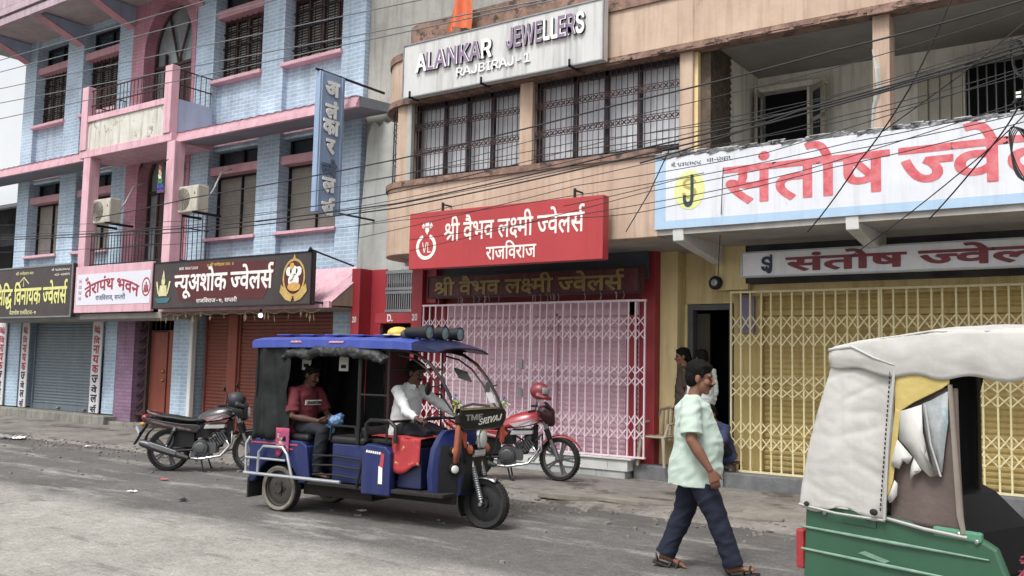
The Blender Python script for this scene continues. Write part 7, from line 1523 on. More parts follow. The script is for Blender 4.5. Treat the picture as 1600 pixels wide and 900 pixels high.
    b = MB(); b.grid(lambda u, v: ((-.345*cos(radians(-10+85*u)))+.0, -.055+.11*v, .305+.37*sin(radians(8+72*u))), 12, 3); b.tube([(-.33, 0, .68), (-.42, 0, .52), (-.50, 0, .38)], [(.05, .02), (.05, .01), (.06, .006)], 8, side=(0,1,0)); b.build('rear_mudguard', m_blackp, r, smooth=180, solid=.008)
    b = MB(); b.obox((-.435, 0, .60), (.01, 0, .02), (0, .085, 0), (-.022, 0, .045)); b.build('number_plate', M('plain_white_plate', 'C9CACC'), r)
    for sg in (-1, 1):
        b = MB(); b.tube([(-.31, sg*.05, .70), (-.33, sg*.15, .70)], .009, 5); b.ell((-.335, sg*.17, .70), (.04, .025, .028), 10, 6); b.build('indicator', M('amber_lens', 'C98A1E', .25, spec=.6), r, smooth=180)
    # front end
    st = Vector((0, 0, 0))
    b = MB()
    for sg in (-1, 1): b.tube([(WB-.02, sg*.075, .305), (WB-.15, sg*.075, .62)], .026, 10); b.tube([(WB-.15, sg*.075, .60), (WB-.27, sg*.075, .92)], .019, 10)
    b.box(WB-.29, WB-.2, -.1, .1, .86, .90)
    b.box(WB-.20, WB-.17, -.09, .09, .70, .80); b.build('front_fork', m_tube, r, smooth=40)
    b = MB()
    for sg in (-1, 1): b.tube([(WB-.14, sg*.075, .58), (WB-.20, sg*.075, .73)], .034, 10)
    b.each('fork_gaiter', m_blackp, r, smooth=40)
    b = MB(); b.grid(lambda u, v: (WB-.20+.10*v-.04*abs(2*u-1), -.10+.20*u, 1.00+.10*(1-v)), 6, 4); b.build('windshield_visor', m_blackp, r, smooth=180, solid=.008)
    b = MB(); b.grid(lambda u, v: (WB+.335*cos(radians(25+115*u)), -.05+.1*v, .305+(.335-.03*(2*v-1)**2)*sin(radians(25+115*u))), 16, 4); b.build('front_mudguard', mb_ if cowl else m_blackp, r, smooth=180, solid=.008)
    b = MB(); rings = []
    for x, z, w_, h in ((WB-.34, .94, .10, .10), (WB-.22, .92, .135, .155), (WB-.12, .89, .125, .15), (WB-.06, .87, .08, .10)): rings.append([(x, w_*sin(2*pi*k/14), z+h*cos(2*pi*k/14)) for k in range(14)])
    b.loft(rings); hc = b.build('headlamp_cowl', cowl_m or mb_, r, smooth=180, sub=1)
    b = MB(); b.ell((WB-.085, 0, .885), (.03, .075, .085), 14, 8); b.build('headlamp_lens', M('clear_lamp_lens', 'D8DAD6', .15, spec=.7), hc, smooth=180)
    b = MB(); b.tube([(WB-.42, -.36, 1.00), (WB-.34, -.30, 1.01), (WB-.28, -.1, .97), (WB-.28, .1, .97), (WB-.34, .30, 1.01), (WB-.42, .36, 1.00)], .012, 8); hb = b.build('handlebar', m_chrome, r, smooth=180)
    b = MB()
    for sg in (-1, 1): b.cyl((WB-.34, sg*.29, 1.01), (WB-.43, sg*.37, 1.0), .018, seg=10); b.tube([(WB-.30, sg*.30, 1.02), (WB-.31, sg*.40, 1.005)], .006, 5)
    b.each('grip', m_rubber, hb)
    for sg in (-1, 1):
        b = MB(); b.tube([(WB-.34, sg*.27, 1.02), (WB-.32, sg*.30, 1.15), (WB-.34, sg*.33, 1.22)], .006, 5); b.ell((WB-.35, sg*.34, 1.25), (.015, .055, .038), 12, 8); b.build('mirror', m_blackp, r, smooth=180)
    b = MB(); b.tube([(.90, -.05, .56), (.98, -.20, .62), (.99, -.24, .45), (.88, -.22, .30), (.80, -.06, .28)], .013, 8); b.tube([(.90, .05, .56), (.98, .20, .62), (.99, .24, .45), (.88, .22, .30), (.80, .06, .28)], .013, 8); b.each('crash_guard', m_tube, r, smooth=180)
    b = MB(); b.tube([(.52, .12, .26), (.55, .30, .0)], .012, 6); b.tube([(.40, -.10, .24), (.62, -.10, .24)], .012, 6); b.tube([(.42, -.1, .25), (.5, -.26, .27)], .014, 6); b.tube([(.50, -.08, .22), (.56, -.14, .02), (.62, -.16, .01)], .012, 6); b.build('stand', m_blackp, r)
    b = MB(); b.box(.10, .40, -.10, .10, .36, .60); b.box(.42, .62, -.07, .07, .50, .68); b.tube([(.62, -.06, .62), (.74, -.07, .55), (.70, -.09, .44)], .014, 6); b.tube([(.9, .05, .80), (.80, -.09, .66), (.60, -.11, .50)], .010, 6); b.box(.86, .93, -.05, .05, .42, .76); b.build('air_box', m_blackp, r, bevel=.02)
    return r
def helmet(label, loc, rz, m1, m2):
    h = thing('helmet', label, 'helmet', loc, rz)
    b = MB(); b.ell((0, 0, .0), (.135, .118, .120), 20, 12); b.tube([(-.02, -.118, -.06), (.1, -.105, -.09), (.15, 0, -.10), (.1, .105, -.09), (-.02, .118, -.06)], .03, 8); b.build('shell', m1, h, smooth=180, remesh=.012, smoothit=4)
    b = MB(); b.grid(lambda u, v: (.142*cos(radians(-62+124*u))*cos(radians(-20+42*v)), .126*sin(radians(-62+124*u))*cos(radians(-20+42*v)), .13*sin(radians(-20+42*v))), 12, 6); b.build('visor', m2, h, smooth=180, solid=.004)
    return h
m_bkpaint = M('black_motorcycle_paint', '1D1C1F', .25, '2A2528', ns=3, spec=.6, coat=.4)
m_wine = M('wine_silver_decal', '9A8A90', .35, '6B2C38', ns=9, amt=.9)
bk1 = motorcycle('black motorcycle with wine red decals parked in front of the brown shutters', (-12.19, 8.43, 0), radians(37), m_bkpaint, M('wine_red_decal', '5E2630', .4, '8D8388', ns=9, amt=.9), m_wine, radians(3), radians(-8))
hd = radians(37)
p = Vector((-12.19+1.02*cos(hd)+.25*sin(hd), 8.43+1.02*sin(hd)-.25*cos(hd), 1.07))
helmet('dark grey helmet resting on the black motorcycle', p, hd+.4, M('matt_charcoal_helmet', '3A3C42', .5, '2C2E33', ns=4), m_blackp)
m_redbike = M('red_motorcycle_paint', 'B02A33', .28, '8E1F29', ns=3, spec=.6, coat=.4)
hd2 = radians(31); fx = at(874, 749, 11.25); g_ = Vector((fx.x, fx.y, 0.06))
bk2 = motorcycle('red motorcycle with silver decals parked nose in against the marble step', (g_.x-1.24*cos(hd2), g_.y-1.24*sin(hd2), .06), hd2, m_redbike, M('silver_bike_decal', 'B9B5B6', .35, '8F8B8D', ns=8), M('silver_tank_decal', 'A9A6A8', .35, 'C98E94', ns=6), radians(4), radians(-24), rim=M('mid_grey_rim', '77787A', .5, metal=.4), cowl=True, cowl_m=M('maroon_black_cowl', '3A1A22', .35, '5E2029', ns=4))
hp = at(843, 611, 10.75)
helmet('red and silver helmet perched on the red motorcycle mirror', hp, hd2-.2, M('red_helmet_shell', '8E2A30', .35, '5A2A2E', ns=7, patch='7D7C7F', pt=.58, ps=9, spec=.5), M('silver_helmet_panel', '9B9B9E', .35, '6A6A6D', ns=6))
# ------------------------------------------------------------------ people
m_skin = M('brown_skin', '85573F', .6, '6E4633', ns=5, amt=.5, spec=.35)
m_skind = M('dark_brown_skin', '5E3D2F', .55, '4A2F25', ns=5, amt=.5, spec=.35)
m_hair = M('black_hair', '0B0908', .75, '14110F', ns=30, amt=.7, spec=.15, bump=.5, bs=90)
m_eyew = M('eye_white', '7A6C62', .8); m_eyed = M('dark_iris', '1A120E', .6)
def frame_of(F, U):
    F = Vector(F).normalized(); S = Vector(U).cross(F).normalized(); U = F.cross(S).normalized()
    return F, S, U                                  # forward, left, up
def add_head(b, c, F, U, s=1.0):
    F, S, U = frame_of(F, U); c = Vector(c); ax = (F, S, U)
    P = lambda f, l, u: c+F*f*s+S*l*s+U*u*s
    b.ell(P(-.010, 0, .035), (.098*s, .077*s, .092*s), 18, 12, ax); b.ell(P(.022, 0, -.045), (.068*s, .060*s, .070*s), 14, 9, ax)
    b.ell(P(.062, 0, -.098), (.026*s, .030*s, .022*s), 10, 7, ax); b.ell(P(.03, 0, -.075), (.055*s, .05*s, .04*s), 12, 8, ax)
    b.tube([P(.080, 0, .022), P(.100, 0, -.004), P(.113, 0, -.026), P(.094, 0, -.036)], [.009*s, .012*s, .017*s, .014*s], 8)
    for l in (-1, 1):
        b.ell(P(.102, l*.014, -.030), (.011*s, .009*s, .009*s), 8, 6, ax); b.ell(P(.080, l*.034, .030), (.014*s, .024*s, .009*s), 10, 6, ax)
        b.ell(P(.062, l*.042, -.022), (.030*s, .024*s, .026*s), 10, 7, ax); b.ell(P(-.006, l*.078, -.004), (.021*s, .010*s, .033*s), 10, 7, ax)
    b.ell(P(.090, 0, -.054), (.012*s, .025*s, .008*s), 10, 6, ax); b.ell(P(.086, 0, -.068), (.013*s, .022*s, .009*s), 10, 6, ax)
def head_extras(root, c, F, U, s=1.0, hair='short', tache=True, grey=False):
    F, S, U = frame_of(F, U); c = Vector(c); ax = (F, S, U); P = lambda f, l, u: c+F*f*s+S*l*s+U*u*s
    e = MB()
    for l in (-1, 1):
        e.mat(0).ell(P(.0715, l*.031, .010), (.008*s, .010*s, .0048*s), 10, 7, ax); e.mat(1).ell(P(.0775, l*.031, .010), .006*s, 8, 6)
    e.each('eye', [m_eyew, m_eyed], root, smooth=180)
    h = MB()
    h.ell(P(-.022, 0, .066), (.106*s, .090*s, .086*s), 18, 11, ax); h.ell(P(-.052, 0, .008), (.072*s, .085*s, .090*s), 16, 10, ax)
    for k in range(16):
        a = -1.2+2.4*k/15; h.ell(P(.075*cos(a)-.005, .072*sin(a), .095+.012*R_.random()), (.022*s, .02*s, .018*s), 8, 6, ax)
    for l in (-1, 1): h.ell(P(.025, l*.074, .045), (.02*s, .012*s, .04*s), 8, 6, ax)
    if hair == 'long':
        h.tube([P(-.07, 0, .05), P(-.10, 0, -.04), P(-.09, 0, -.14), P(-.08, 0, -.25)], [(.06*s, .08*s), (.045*s, .085*s), (.04*s, .07*s), (.025*s, .045*s)], 12, side=F)
    h.build('hair', m_hair, root, remesh=.008, smoothit=2, disp=(.010, .018))
    if tache:
        t = MB(); t.tube([P(.082, -.036, -.052), P(.102, -.014, -.044), P(.104, 0, -.043), P(.102, .014, -.044), P(.082, .036, -.052)], [.004*s, .008*s, .007*s, .008*s, .004*s], 8); t.build('moustache', m_hair, root, smooth=180)
    t = MB()
    for l in (-1, 1): t.tube([P(.086, l*.014, .030), P(.088, l*.034, .036), P(.072, l*.052, .030)], [.003*s, .0035*s, .002*s], 6)
    t.each('eyebrow', m_hair, root, smooth=180)
def add_hand(b, wrist, d, pn, s=1.0, curl=.5, thumb=1, spread=.0):
    d = Vector(d).normalized(); pn = Vector(pn); pn = (pn-d*pn.dot(d)).normalized(); sd = d.cross(pn)*thumb; w = Vector(wrist)
    b.tube([w-d*.02*s, w+d*.02*s, w+d*.055*s, w+d*.092*s], [(.026*s, .019*s), (.033*s, .017*s), (.041*s, .015*s), (.040*s, .012*s)], 12, side=sd)
    for k, L in enumerate((.070, .080, .074, .058)):
        o = (.033-.022*k)*s; p = w+d*.088*s+sd*o; a = 0; pts = [p-d*.02*s]; dd = d
        for j, f in enumerate((.45, .32, .25)):
            a += curl*(.75, 1.0, .8)[j]
            dd = d*cos(a)+pn*sin(a)+sd*(o*spread); pts.append(pts[-1]+dd.normalized()*(L*f*s+(.02*s if j == 0 else 0)))
        b.tube(pts, [.0098*s, .0095*s, .0085*s, .0065*s], 8)
        b.ell(pts[-1], .0066*s, 8, 6)
    tb = w+d*.025*s+sd*.028*s; t1 = tb+(d*.75+sd*.62+pn*.25*curl).normalized()*.042*s; t2 = t1+(d*.9+sd*.15+pn*.5*curl).normalized()*.033*s
    b.tube([tb-d*.01*s, t1, t2], [.015*s, .0115*s, .008*s], 8); b.ell(t2, .008*s, 8, 6)
def person(label, loc, rz, J, skin, shirt, trousers, shoes=None, hair='short', tache=True, group=None, sleeve='short', belly=.13, chest=(.19, .115), head_dir=(1,0,0), head_up=(0,0,1), hs=1.0, hem=-.12, curl=(.5, .5), palm=None, bare_legs=False, collar=False, shirt_disp=(.022, .10), thick=1.0, legs=True, pant=1.0, skirt=1.0):
    """joints J in the person's own frame: x forward, y left, z up.  One continuous body mesh; hair, eyes and clothes are its parts"""
    r = thing('person', label, 'person', loc, rz, group)
    V = {k: Vector(v) for k, v in J.items()}
    sh_side = (V['shL']-V['shR']).normalized(); hip_side = (V['hipL']-V['hipR']).normalized()
    pel = (V['hipL']+V['hipR'])/2; chs = (V['shL']+V['shR'])/2
    up = (chs-pel).normalized(); fw = sh_side.cross(up).normalized()
    b = MB()
    b.tube([pel-up*.06, pel+up*.12, chs-up*.10, chs+up*.0], [(.14, .09), (.13, .085), (.15, .095), (.10, .07)], 16, side=sh_side)
    b.tube([chs-up*.02, V['neck'], V['head']-Vector(head_up)*.04*hs], [(.075, .06), (.054, .056), (.052, .056)], 12, side=sh_side)
    add_head(b, V['head'], head_dir, head_up, hs)
    for sd in 'LR':
        b.tube([chs+(V['sh'+sd]-chs)*.5, V['sh'+sd], V['sh'+sd].lerp(V['el'+sd], .5), V['el'+sd], V['el'+sd].lerp(V['wr'+sd], .35), V['wr'+sd]], [.05, .052*thick, .046*thick, .038*thick, .040*thick, .026], 12)
        d = V.get('hd'+sd, V['wr'+sd]-V['el'+sd]); pn = V.get('pn'+sd, -sh_side if sd == 'L' else sh_side)
        add_hand(b, V['wr'+sd], d, pn, 1.0, curl[0 if sd == 'L' else 1], thumb=(1 if (d.cross(pn)).dot(fw+up*.4) > 0 else -1))
        b.tube([V['hip'+sd]+up*.03, V['hip'+sd].lerp(V['kn'+sd], .4), V['kn'+sd], V['kn'+sd].lerp(V['an'+sd], .3), V['an'+sd]], [.078, .072, .050, .050, .034], 12)
        td = V.get('td'+sd, Vector((1, 0, 0))).normalized()
        a = V['an'+sd]; lat = Vector((0,0,1)).cross(td)
        b.tube([a-td*.055-Vector((0,0,.035)), a+td*.03-Vector((0,0,.03)), a+td*.11-Vector((0,0,.05)), a+td*.165-Vector((0,0,.058))], [(.030,.030), (.036,.034), (.040,.022), (.030,.014)], 10, side=lat)
        for k in range(5): q = a+td*(.15-.004*k)+lat*((.026-.013*k)*(1 if sd == 'R' else -1))-Vector((0,0,.062)); b.tube([q, q+td*.035], [.010-.0008*k, .007], 6)
    body = b.build('body', skin, r, remesh=.0062, smoothit=3)
    head_extras(r, V['head'], head_dir, head_up, hs, hair, tache)
    # shirt
    b = MB(); cw, cd = chest
    b.tube([pel+up*hem, pel+up*.0+fw*.015, pel.lerp(chs, .35)+fw*(belly-.115)*.55, pel.lerp(chs, .68)+fw*.01, chs-up*.02, chs+up*.045, chs+up*.075],
           [(.196*skirt, belly*1.08*skirt), (.190*skirt, belly*1.06*skirt), (.188*skirt**.5, belly*1.08), (cw, cd*1.08), (cw*.98, cd*.95), (.115, .075), (.070, .065)], 20, side=sh_side)
    for sd in 'LR':
        s0, e0, w0 = V['sh'+sd], V['el'+sd], V['wr'+sd]
        if sleeve == 'short': b.tube([chs.lerp(s0, .55)-up*.01, s0-up*.004, s0.lerp(e0, .45), s0.lerp(e0, .86)], [.072, .077*thick, .076*thick, .080*thick], 14)
        else: b.tube([chs.lerp(s0, .55)-up*.01, s0-up*.004, s0.lerp(e0, .5), e0, e0.lerp(w0, .5), w0-(w0-e0).normalized()*.015], [.072, .074, .064, .056, .050, .042], 14)
    def folds(c, k=V['neck'].x*7+ord(label[0])*.37):
        q = Vector((c.x*3.2+c.z*2.6+k, c.y*3.5+k, c.z*7.5-c.x*4.5))
        return .016*max(0, .35-abs(noise.noise(q)))*1.6-.009+.006*noise.noise(q*2.7)
    sho = b.build('shirt', shirt, r, remesh=.009, smoothit=5, disp=folds)
    if collar:
        b = MB(); n0 = V['neck']-up*.035
        for sg in (-1, 1): b.add([n0+sh_side*sg*.062-fw*.03+up*.03, n0+sh_side*sg*.02+fw*.068+up*.02, n0+sh_side*sg*.05+fw*.085-up*.035, n0+sh_side*sg*.088-fw*.02-up*.01], [(0,1,2,3)])
        b.build('collar', shirt, sho, solid=.008)
        b = MB()
        for k in range(5): q = chs.lerp(pel, .12+.19*k)+fw*(cd*1.06+.012+(belly-.115)*.5*min(1, k/2)); b.ell(q, .006, 8, 5)
        b.each('button', m_letw, sho)
    if legs:
        b = MB(); b.tube([pel+up*.06, pel-up*.02, pel-up*.09], [(.155, belly*.82), (.160, belly*.86), (.155*pant**.3, .115*pant)], 18, side=hip_side)
        for sd in 'LR':
            h, k, a = V['hip'+sd], V['kn'+sd], V['an'+sd]
            b.tube([h+up*.04, h.lerp(k, .25), h.lerp(k, .65), k, k.lerp(a, .4), k.lerp(a, .8), a+(a-k).normalized()*.015], [.088, .102*pant**.4, .088*pant**.8, .074*pant, .070*pant, .066*pant, .070*pant], 16)
        b.build('trousers', trousers, r, remesh=.009, smoothit=4, disp=lambda c: folds(c)*.9-.002)
    if shoes:
        for sd in 'LR':
            td = V.get('td'+sd, Vector((1, 0, 0))).normalized(); a = V['an'+sd]; lat = Vector((0,0,1)).cross(td).normalized(); dn = td.cross(lat).normalized()*-1
            if dn.z > 0: dn = -dn
            b = MB(); base = a+dn*.088
            b.prism([(-.085, -.035), (-.04, -.043), (.08, -.050), (.16, -.044), (.195, -.012), (.195, .012), (.16, .044), (.08, .050), (-.04, .043), (-.085, .035)], base, td, lat, dn, .02)
            so = b.build('sandal', shoes, r, bevel=.005)
            b = MB()
            for x0 in (.06, .115): b.tube([base+td*x0+lat*.050, base+td*(x0+.01)+lat*.034-dn*.045, base+td*(x0+.015)-dn*.058, base+td*(x0+.01)-lat*.034-dn*.045, base+td*x0-lat*.050], .009, 6)
            b.tube([base-td*.05+lat*.038, base-td*.075-dn*.055, base-td*.05-lat*.038], .007, 6)
            b.build('strap', shoes, so)
    return r
# walking man
m_mint = M('mint_white_cotton', 'B4C8BA', .9, 'A3B6A9', ns=2, amt=.5, sheen=.2)
m_jean = M('dark_navy_trousers', '181F33', .85, '121828', ns=4, amt=.5, bump=.2, bs=40)
m_sandal = M('dark_leather_sandal', '2C2420', .5, '1D1816', ns=5)
J = dict(hipL=(-.09, .095, .90), hipR=(-.09, -.095, .90), knL=(-.18, .09, .475), knR=(.10, -.085, .475), anL=(-.335, .085, .115), anR=(.24, -.08, .095),
         shL=(-.115, .195, 1.385), shR=(-.10, -.195, 1.385), neck=(-.085, 0, 1.475), head=(-.045, 0, 1.588),
         elL=(-.22, .27, 1.11), wrL=(-.13, .27, .88), elR=(-.075, -.29, 1.09), wrR=(.075, -.28, .855), hdR=(.35, .05, -.9), pnR=(-.3, .9, 0), hdL=(.2, 0, -1), pnL=(-.2, -1, 0), tdL=(1, 0, -.25), tdR=(1, -.05, .22))
person('walking man in mint green T-shirt and dark trousers crossing the street in sandals', (-3.20, 7.32, 0), radians(17), J, m_skin, m_mint, m_jean, m_sandal, belly=.190, chest=(.215, .160), hem=-.20, pant=1.34, skirt=1.14, hs=1.06, head_dir=(1, -.06, -.12), head_up=(.12, 0, 1), curl=(.45, .35), thick=1.2, shirt_disp=(.022, .085))
# driver
m_wshirt = M('white_cotton_shirt', 'D4D8D8', .85, 'BCC2C4', ns=4, amt=.6, sheen=.2)
m_dktr = M('black_blue_trousers', '181B26', .8, '12141C', ns=4)
ex, ey = -8.16, 7.50; era = radians(5.45)
J = dict(hipL=(0, .09, .95), hipR=(0, -.09, .95), knL=(.42, .13, .93), knR=(.42, -.15, .92), anL=(.40, .13, .47), anR=(.36, -.17, .47),
         shL=(.09, .185, 1.38), shR=(.06, -.185, 1.37), neck=(.12, 0, 1.455), head=(.155, 0, 1.555), elL=(.34, .29, 1.19), wrL=(.52, .31, 1.11), elR=(.26, -.30, 1.16), wrR=(.44, -.345, 1.09),
         hdL=(1, -.05, -.05), hdR=(1, .05, 0), pnL=(0, 0, -1), pnR=(0, 0, -1))
def er_at(x, y): return (ex+x*cos(era)-y*sin(era), ey+x*sin(era)+y*cos(era), 0)
person('rickshaw driver in white long sleeved shirt gripping the handlebar', er_at(1.33, -.02), era, J, m_skind, m_wshirt, m_dktr, m_sandal, belly=.135, pant=1.2, sleeve='long', hem=-.13, head_dir=(1, -.10, -.22), head_up=(.2, 0, 1), curl=(1.0, 1.0), collar=True, hs=.97)
# passenger
m_maroon = M('maroon_cotton', '6E222D', .85, '591B25', ns=3, amt=.5)
J = dict(hipL=(0, .09, .93), hipR=(0, -.09, .93), knL=(.43, .12, .90), knR=(.42, -.11, .90), anL=(.37, .12, .465), anR=(.35, -.12, .465),
         shL=(.05, .18, 1.33), shR=(.03, -.185, 1.32), neck=(.08, 0, 1.405), head=(.12, 0, 1.50), elL=(.18, .22, 1.06), wrL=(.40, .08, 1.0), elR=(.10, -.26, 1.05), wrR=(.34, -.10, 1.0),
         hdL=(1, -.3, -.05), hdR=(1, .35, -.05), pnL=(0, -.6, -.6), pnR=(0, .6, .6))
ps = person('seated passenger in maroon T-shirt and black trousers at the rear of the rickshaw', er_at(.08, -.24), era, J, m_skind, m_maroon, m_dktr, None, belly=.13, pant=1.2, hem=-.08, head_dir=(1, .05, -.35), head_up=(.3, 0, 1), curl=(.8, .8), tache=True, hs=.97)
b = MB(); b.prism([(-.115, -.028), (.115, -.028), (.115, .028), (-.115, .028)], (.178, -.02, 1.20), (.12, 1, 0), (.12, 0, 1), (1, -.1, -.1), .004)
so = b.build('chest_print', m_letw, ps)
text('shirt', (.184, -.125, 1.18), (.12, 1, 0), (.12, 0, 1), (1, -.1, -.1), .21, .036, M('black_print', '1C1718', .7), ps, 'chest_lettering', bold=.04, depth=.003)
p = er_at(.52, -.24); bag = thing('plastic_bag', 'crumpled blue plastic bag in the passenger hands', 'bag', (p[0], p[1], .98), era)
b = MB(); b.ell((.05, 0, .03), (.10, .08, .06), 14, 10); b.ell((-.02, .0, -.06), (.06, .05, .07), 12, 8); b.tube([(.06, 0, .05), (.14, .02, .1)], [.05, .03], 8); b.build('sack', M('blue_plastic_film', '4F7FB0', .35, '3A6390', ns=9, amt=.7, spec=.6), bag, remesh=.012, smoothit=1, disp=(.035, .035))
# people by the doorway
m_dress = M('brown_printed_kurta', '4A3B33', .85, '332823', ns=8, amt=.8, patch='6B5A4A', pt=.6, ps=14)
J = dict(hipL=(0, .09, .84), hipR=(0, -.09, .84), knL=(.02, .09, .46), knR=(.02, -.09, .46), anL=(0, .09, .09), anR=(0, -.09, .09), shL=(0, .165, 1.28), shR=(0, -.165, 1.28), neck=(0, 0, 1.36), head=(.03, 0, 1.465),
         elL=(-.02, .21, 1.02), wrL=(.06, .2, .80), elR=(-.02, -.21, 1.02), wrR=(.06, -.2, .80))
def std(dz=0, **k):
    q = {a: tuple(v) for a, v in J.items()}; q.update(k); return q
J = {k: (v[0], v[1], v[2]*1.075) for k, v in J.items()}
w0 = at(1069, 600, 12.40)
person('woman in dark brown kurta with long black hair standing by the ochre wall', (w0.x, w0.y, .265), radians(215), std(), m_skin, m_dress, m_dress, m_sandal, hair='long', tache=False, belly=.12, chest=(.165, .11), hem=-.35, head_dir=(1, .0, -.1), hs=.95)
w1 = at(1097, 600, 12.32)
person('standing man in white kurta seen behind the walking man', (w1.x, w1.y, .265), radians(150), std(head=(.03, 0, 1.55), hdL=(0, 0, -1)), m_skind, m_wshirt, m_dktr, m_sandal, tache=False, belly=.13, sleeve='long', hem=-.30, hs=.97)
m_navyt = M('dark_navy_tee', '343B60', .85, '1B1F33', ns=4)
J2 = dict(hipL=(0, .09, .32), hipR=(0, -.09, .32), knL=(.30, .14, .52), knR=(.30, -.14, .50), anL=(.26, .13, .09), anR=(.30, -.13, .09), shL=(.16, .18, .70), shR=(.16, -.18, .70), neck=(.22, 0, .77), head=(.29, 0, .865),
         elL=(.30, .24, .46), wrL=(.42, .10, .36), elR=(.32, -.24, .46), wrR=(.40, -.14, .22), hdR=(.3, 0, -1), hdL=(.5, -.6, -.4))
w2 = at(1139, 700, 12.40)
person('man in dark navy T-shirt sitting on the step at the doorway', (w2.x-.05, w2.y, .18), radians(245), J2, m_skin, m_navyt, m_dktr, m_sandal, hem=-.06, head_dir=(1, .1, -.5), head_up=(.45, 0, 1), hs=.97)
b = MB(); b.box(-.2, .2, -.16, .16, .265, .43)
o = thing('stool', 'low wooden stool under the seated man in navy', 'stool', (w2.x-.05, w2.y+.06, 0)); b = MB(); b.box(-.18, .18, -.14, .14, .37, .40); b.build('seat', m_wood, o, bevel=.01)
for sx in (-.15, .15):
    for sy in (-.11, .11): b = MB(); b.box(sx-.02, sx+.02, sy-.02, sy+.02, .265, .37); b.build('leg', m_wood, o)
# plastic chair on the grey step
ch = thing('plastic_chair', 'weathered beige plastic chair standing on the grey step by the ochre wall', 'chair', (at(1031, 690, 12.36).x, 12.34, .265), radians(-8))
m_plc = M('weathered_beige_plastic', 'A99C84', .55, '8F836D', ns=4, amt=.6)
b = MB(); b.grid(lambda u, v: (-.21+.42*u, -.2+.42*v, .42-.02*sin(pi*u)*sin(pi*v)), 6, 6); b.build('seat', m_plc, ch, solid=.025, smooth=40)
b = MB(); b.tube([(-.21, .2, .42), (-.20, .24, .66), (-.15, .27, .80), (0, .28, .84), (.15, .27, .80), (.20, .24, .66), (.21, .2, .42)], .022, 8)
for x in (-.1, -.03, .04, .11): b.bar((x, .21, .44), (x, .275, .82), .03, .012)
b.build('backrest', m_plc, ch, smooth=40)
for sx in (-1, 1):
    for sy in (-1, 1):
        b = MB(); b.tube([(sx*.19, sy*.18, .42), (sx*.23, sy*.21, 0)], [.03, .022], 8); b.build('leg', m_plc, ch)
    b = MB(); b.tube([(sx*.20, .22, .62), (sx*.25, .05, .62), (sx*.25, -.15, .60), (sx*.22, -.19, .42)], .02, 8); b.build('armrest', m_plc, ch, smooth=40)
# ------------------------------------------------------------------ green three-wheeler at the right edge
tp = thing('auto_rickshaw', 'green three wheeled auto rickshaw with torn white tarpaulin hood in the right foreground', 'auto rickshaw', (-1.549, 4.789, 0), radians(-18))
m_green = M('green_body_paint', '265A3E', .5, '1D4A32', ns=2, amt=.5, spec=.5, patch='2F7550', pt=.68, ps=4, streak='1A4A30', st=.3)
m_wtarp = M('white_tarpaulin_hood', 'C2C1BC', .55, 'A5A49F', ns=3, amt=.6, spec=.45, streak='A5A196', st=.4, patch='A9A497', pt=.66, ps=6, bump=.25, bs=9)
m_ytarp = M('yellow_canvas_lining', 'C9B25C', .75, 'A8913F', ns=6, amt=.6, bump=.3, bs=16)
m_bcl = M('brown_canvas', '675953', .85, '54473F', ns=3, amt=.6, streak='453A34', st=.4, bump=.2, bs=30)
m_film = M('scratched_clear_film', 'A4A9AA', .5, '70787B', ns=14, amt=.9, alpha=.95, patch='86AEB6', pt=.55, ps=7, spec=.4)
W = 1.40
def crease(x, z, k=0): 
    v = Vector((x*2.2+k, z*3.0, k*1.7)); return .003*noise.noise(v)-.006*abs(noise.noise(v*1.3))-.0065*max(0, .22-abs(noise.noise(Vector((x*2+z*3.5+k, z*7-x*3, k)))))*2.2-.0035*max(0, .2-abs(noise.noise(Vector((x*6-z*3, z*12+x*5, k+3)))))*2.5
# body tub
b = MB()
P = [(-.03, .28), (0.0, 1.00), (.06, 1.02), (.86, .975), (.96, .93), (1.005, .82), (1.02, .55), (1.00, .30)]
b.prism(P, (0, 0, 0), (1,0,0), (0,0,1), (0,1,0), .04); b.prism([(-.03, .28), (0, 1.0), (.28, 1.0), (.36, .6), (1.0, .5), (1.0, .3)], (0, W-.04, 0), (1,0,0), (0,0,1), (0,1,0), .04)
b.add([(-.03, .04, .28), (0, .04, 1.0), (0, W-.04, 1.0), (-.03, W-.04, .28)], [(0,1,2,3)]); b.box(-.02, 2.1, .04, W-.04, .26, .30)
bd = b.build('body', m_green, tp, bevel=.018)
b = MB()
for z in (.88, .77, .62): b.tube([(-.02, -.004, z), (.5, -.010, z-.002), (.93, -.004, z-.004)], [.006, .009, .004], 6)
b.build('pressed_ridge', M('pale_worn_ridge', '7FA08C', .5, '4F7D62', ns=9, amt=.8), bd, smooth=60)
b = MB(); b.box(.22, .40, -.006, .0, .93, 1.0); b.build('hinge_plate', m_green, bd, bevel=.004)
b = MB()
for x, z in ((.12, .965), (.80, .965), (.88, .945)): b.ell((x, -.008, z), (.012, .008, .012), 10, 6)
b.each('bolt', m_tube, bd)
b = MB(); b.box(.68, .90, -.01, .02, .94, .985); b.build('green_bracket', M('pale_green_bracket', '4F8F70', .45), bd, bevel=.01)
b = MB(); b.prism([(.30, .80), (.34, .815), (.47, .79), (.44, .775)], (0, -.003, 0), (1,0,0), (0,0,1), (0,-1,0), .001); b.build('scratch', M('pale_worn_ridge', '7FA08C'), bd)
b = MB(); b.box(-.075, -.025, .02, .12, .66, .86); b.build('tail_light', M('red_tail_lens', 'A81E26', .25, spec=.6), tp, bevel=.012)
b = MB(); b.box(-.05, -.02, W-.12, W-.02, .66, .86); b.build('tail_light', M('red_tail_lens', 'A81E26'), tp, bevel=.012)
b = MB(); b.tube([(-.09, 0, .40), (-.09, W, .40)], .022, 8); b.build('rear_bumper', m_blackp, tp)
